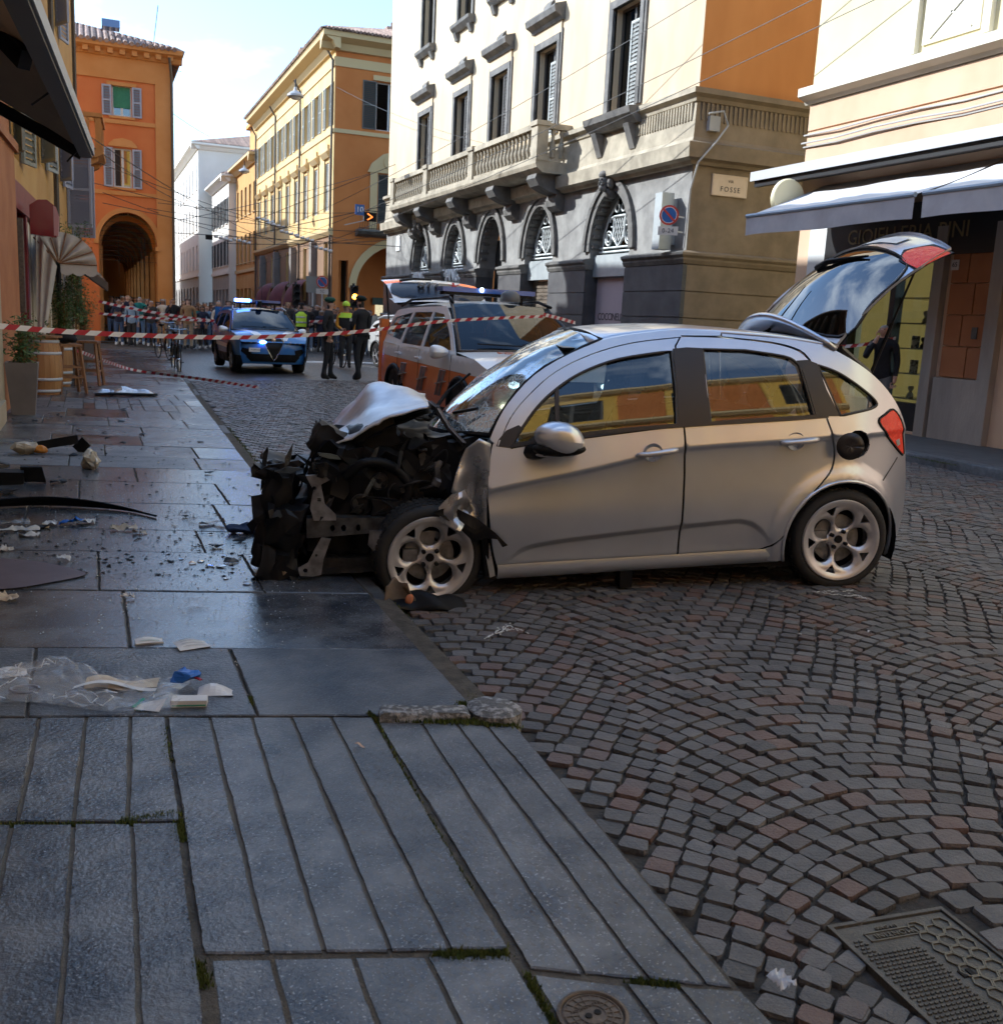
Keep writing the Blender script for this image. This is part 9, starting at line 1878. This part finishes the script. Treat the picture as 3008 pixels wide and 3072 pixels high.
# scattered dressings farther up
def scrap(x, y, r_, m, label, name='dressing_scrap', cat='dressing', h=.03, j=.04): p = gpt(x, y); t = thing(name, label, cat, (p.x, p.y, .002)); b = MB(); b.grid(lambda u, v: (r_[0]*(2*u-1), r_[1]*(2*v-1), .004+h*abs(noise.noise(Vector((u*4+x, v*4, 2))))*1.6), 10, 8); b.jitter(j*.6, 12, x*.1); lo = min(q[2] for q in b.v); b.v = [(a, c, d-lo) for a, c, d in b.v]; b.build('sheet', m, t, smooth=True); return t
scrap(25, 997, (.10, .06), m_film, 'clear plastic sleeve at the left edge below the strip', 'plastic_sleeve', 'plastic'); scrap(30, 1010, (.14, .025), m_paper, 'torn white paper strip below the clear sleeve', 'paper_scrap', 'paper'); scrap(92, 997, (.04, .05), m_paper, 'small white torn label beside a black lump', 'paper_scrap', 'paper'); scrap(138, 995, (.075, .035), m_blueg, 'blue glove lying flat in the middle distance', 'blue_glove', 'glove'); scrap(163, 994, (.06, .03), m_paper, 'white wrapper touching the farther blue glove', 'paper_scrap', 'paper')
scrap(236, 1007, (.075, .035), m_gauze, 'folded beige gauze pad on the slab joint', 'gauze_pad', 'dressing'); scrap(265, 1014, (.05, .02), m_gauze, 'smaller gauze scrap right of the folded pad', 'gauze_pad', 'dressing'); scrap(350, 982, (.04, .02), m_film, 'clear blister under the end of the bumper strip', 'plastic_sleeve', 'plastic'); scrap(385, 990, (.10, .02), m_film, 'clear peel-off film near the crushed bumper', 'plastic_sleeve', 'plastic'); scrap(405, 996, (.09, .03), m_paper, 'white peel-off paper near the crushed bumper', 'paper_scrap', 'paper')
scrap(55, 1020, (.05, .022), m_paper, 'white open paper frame at the left', 'paper_scrap', 'paper'); scrap(85, 1002, (.02, .02), m_gauze, 'tiny gauze ball left of the blue glove'); scrap(12, 1047, (.03, .015), m_paper, 'paper corner at the left edge by the dark stain', 'paper_scrap', 'paper'); scrap(120, 1065, (.035, .03), m_paper, 'crumpled tissue above the dark stain', 'tissue', 'tissue'); scrap(12, 1140, (.045, .03), m_gauze, 'pale glove at the left edge below the dark stain', 'pale_glove', 'glove'); scrap(375, 1150, (.05, .05), m_film, 'clear film scrap on the wet slab', 'plastic_sleeve', 'plastic'); scrap(240, 1137, (.03, .008), m_paper, 'short white tube on the slab joint', 'paper_scrap', 'paper')
scrap(1483, 1868, (.022, .03), m_paper, 'crumpled white tissue on the cobbles at the bottom', 'tissue', 'tissue', .02, .02)
bb_ = bpy.data.objects[-1] if False else None
# dark wet stain at the left
p = gpt(40, 1092); b = MB(); pts = crv([(-.42, -.10), (-.2, -.13), (.05, -.12), (.22, -.06), (.33, .0), (.22, .05), (.05, .10), (-.2, .13), (-.42, .12)], 5, True); b.add([(x+.012*noise.noise(Vector((x*9, y*9, 0))), 2.5*y+.02*noise.noise(Vector((x*9, y*9, 5))), 0) for x, y in pts], [tuple(range(len(pts)))]); o = b.build('dark_wet_stain', mat('dark_stain', (.075, .042, .045), (.10, .065, .068), 5, .5), None, loc=(p.x, p.y, .0095), rz=R(-14)); tag(o, 'dark reddish wet stain on the slabs at the left edge', 'stain')
# chalk marks and small litter
m_chk = mat('chalk_white', (.62, .62, .6), rough=.9)
def chalk(segs, label):
    b = MB()
    for (x0, y0), (x1, y1) in segs:
        n = 12
        for i in range(n):
            if rd.random() < .25: continue
            p = gpt(x0+(x1-x0)*i/n, y0+(y1-y0)*i/n+rd.uniform(-1.5, 1.5)); q = gpt(x0+(x1-x0)*(i+.8)/n, y0+(y1-y0)*(i+.8)/n+rd.uniform(-1.5, 1.5)); z = lambda v_: Vector((v_.x, v_.y, road_z(v_.x, v_.y)+.009)); b.bar(z(p), z(q), .006, .003)
    tag(b.build('chalk_mark', m_chk), label, 'chalk mark')
chalk([((920, 1193), (962, 1170)), ((925, 1190), (965, 1178)), ((960, 1168), (1005, 1186)), ((945, 1175), (985, 1180)), ((950, 1185), (970, 1165))], 'white chalk arrow on the cobbles by the front wheel'); chalk([((1535, 1128), (1620, 1127)), ((1600, 1128), (1655, 1145)), ((1560, 1130), (1640, 1140))], 'white chalk line on the cobbles under the rear wheel')
for x, y, m_, lab in ((682, 1419, mat('dry_leaf', (.42, .28, .2), rough=.8), 'dry leaf on the grooved slab'), (1182, 1284, mat('orange_leaf', (.35, .1, .04), rough=.8), 'small orange leaf on the cobbles'), (1650, 1203, m_paper, 'white scrap of paper on the cobbles right of centre')):
    p = gpt(x, y); b = MB(); b.grid(lambda u, v: (.04*(u-.5), .016*(v-.5)*math.sin(math.pi*(.08+.84*u)), .004+.008*math.sin(u*5)), 6, 3); tag(b.build('litter_leaf', m_, None, loc=(p.x, p.y, .004 if p.x < 1.3 else road_z(p.x, p.y)+.008), rz=rd.uniform(-.6, .6), smooth=True), lab, 'litter')
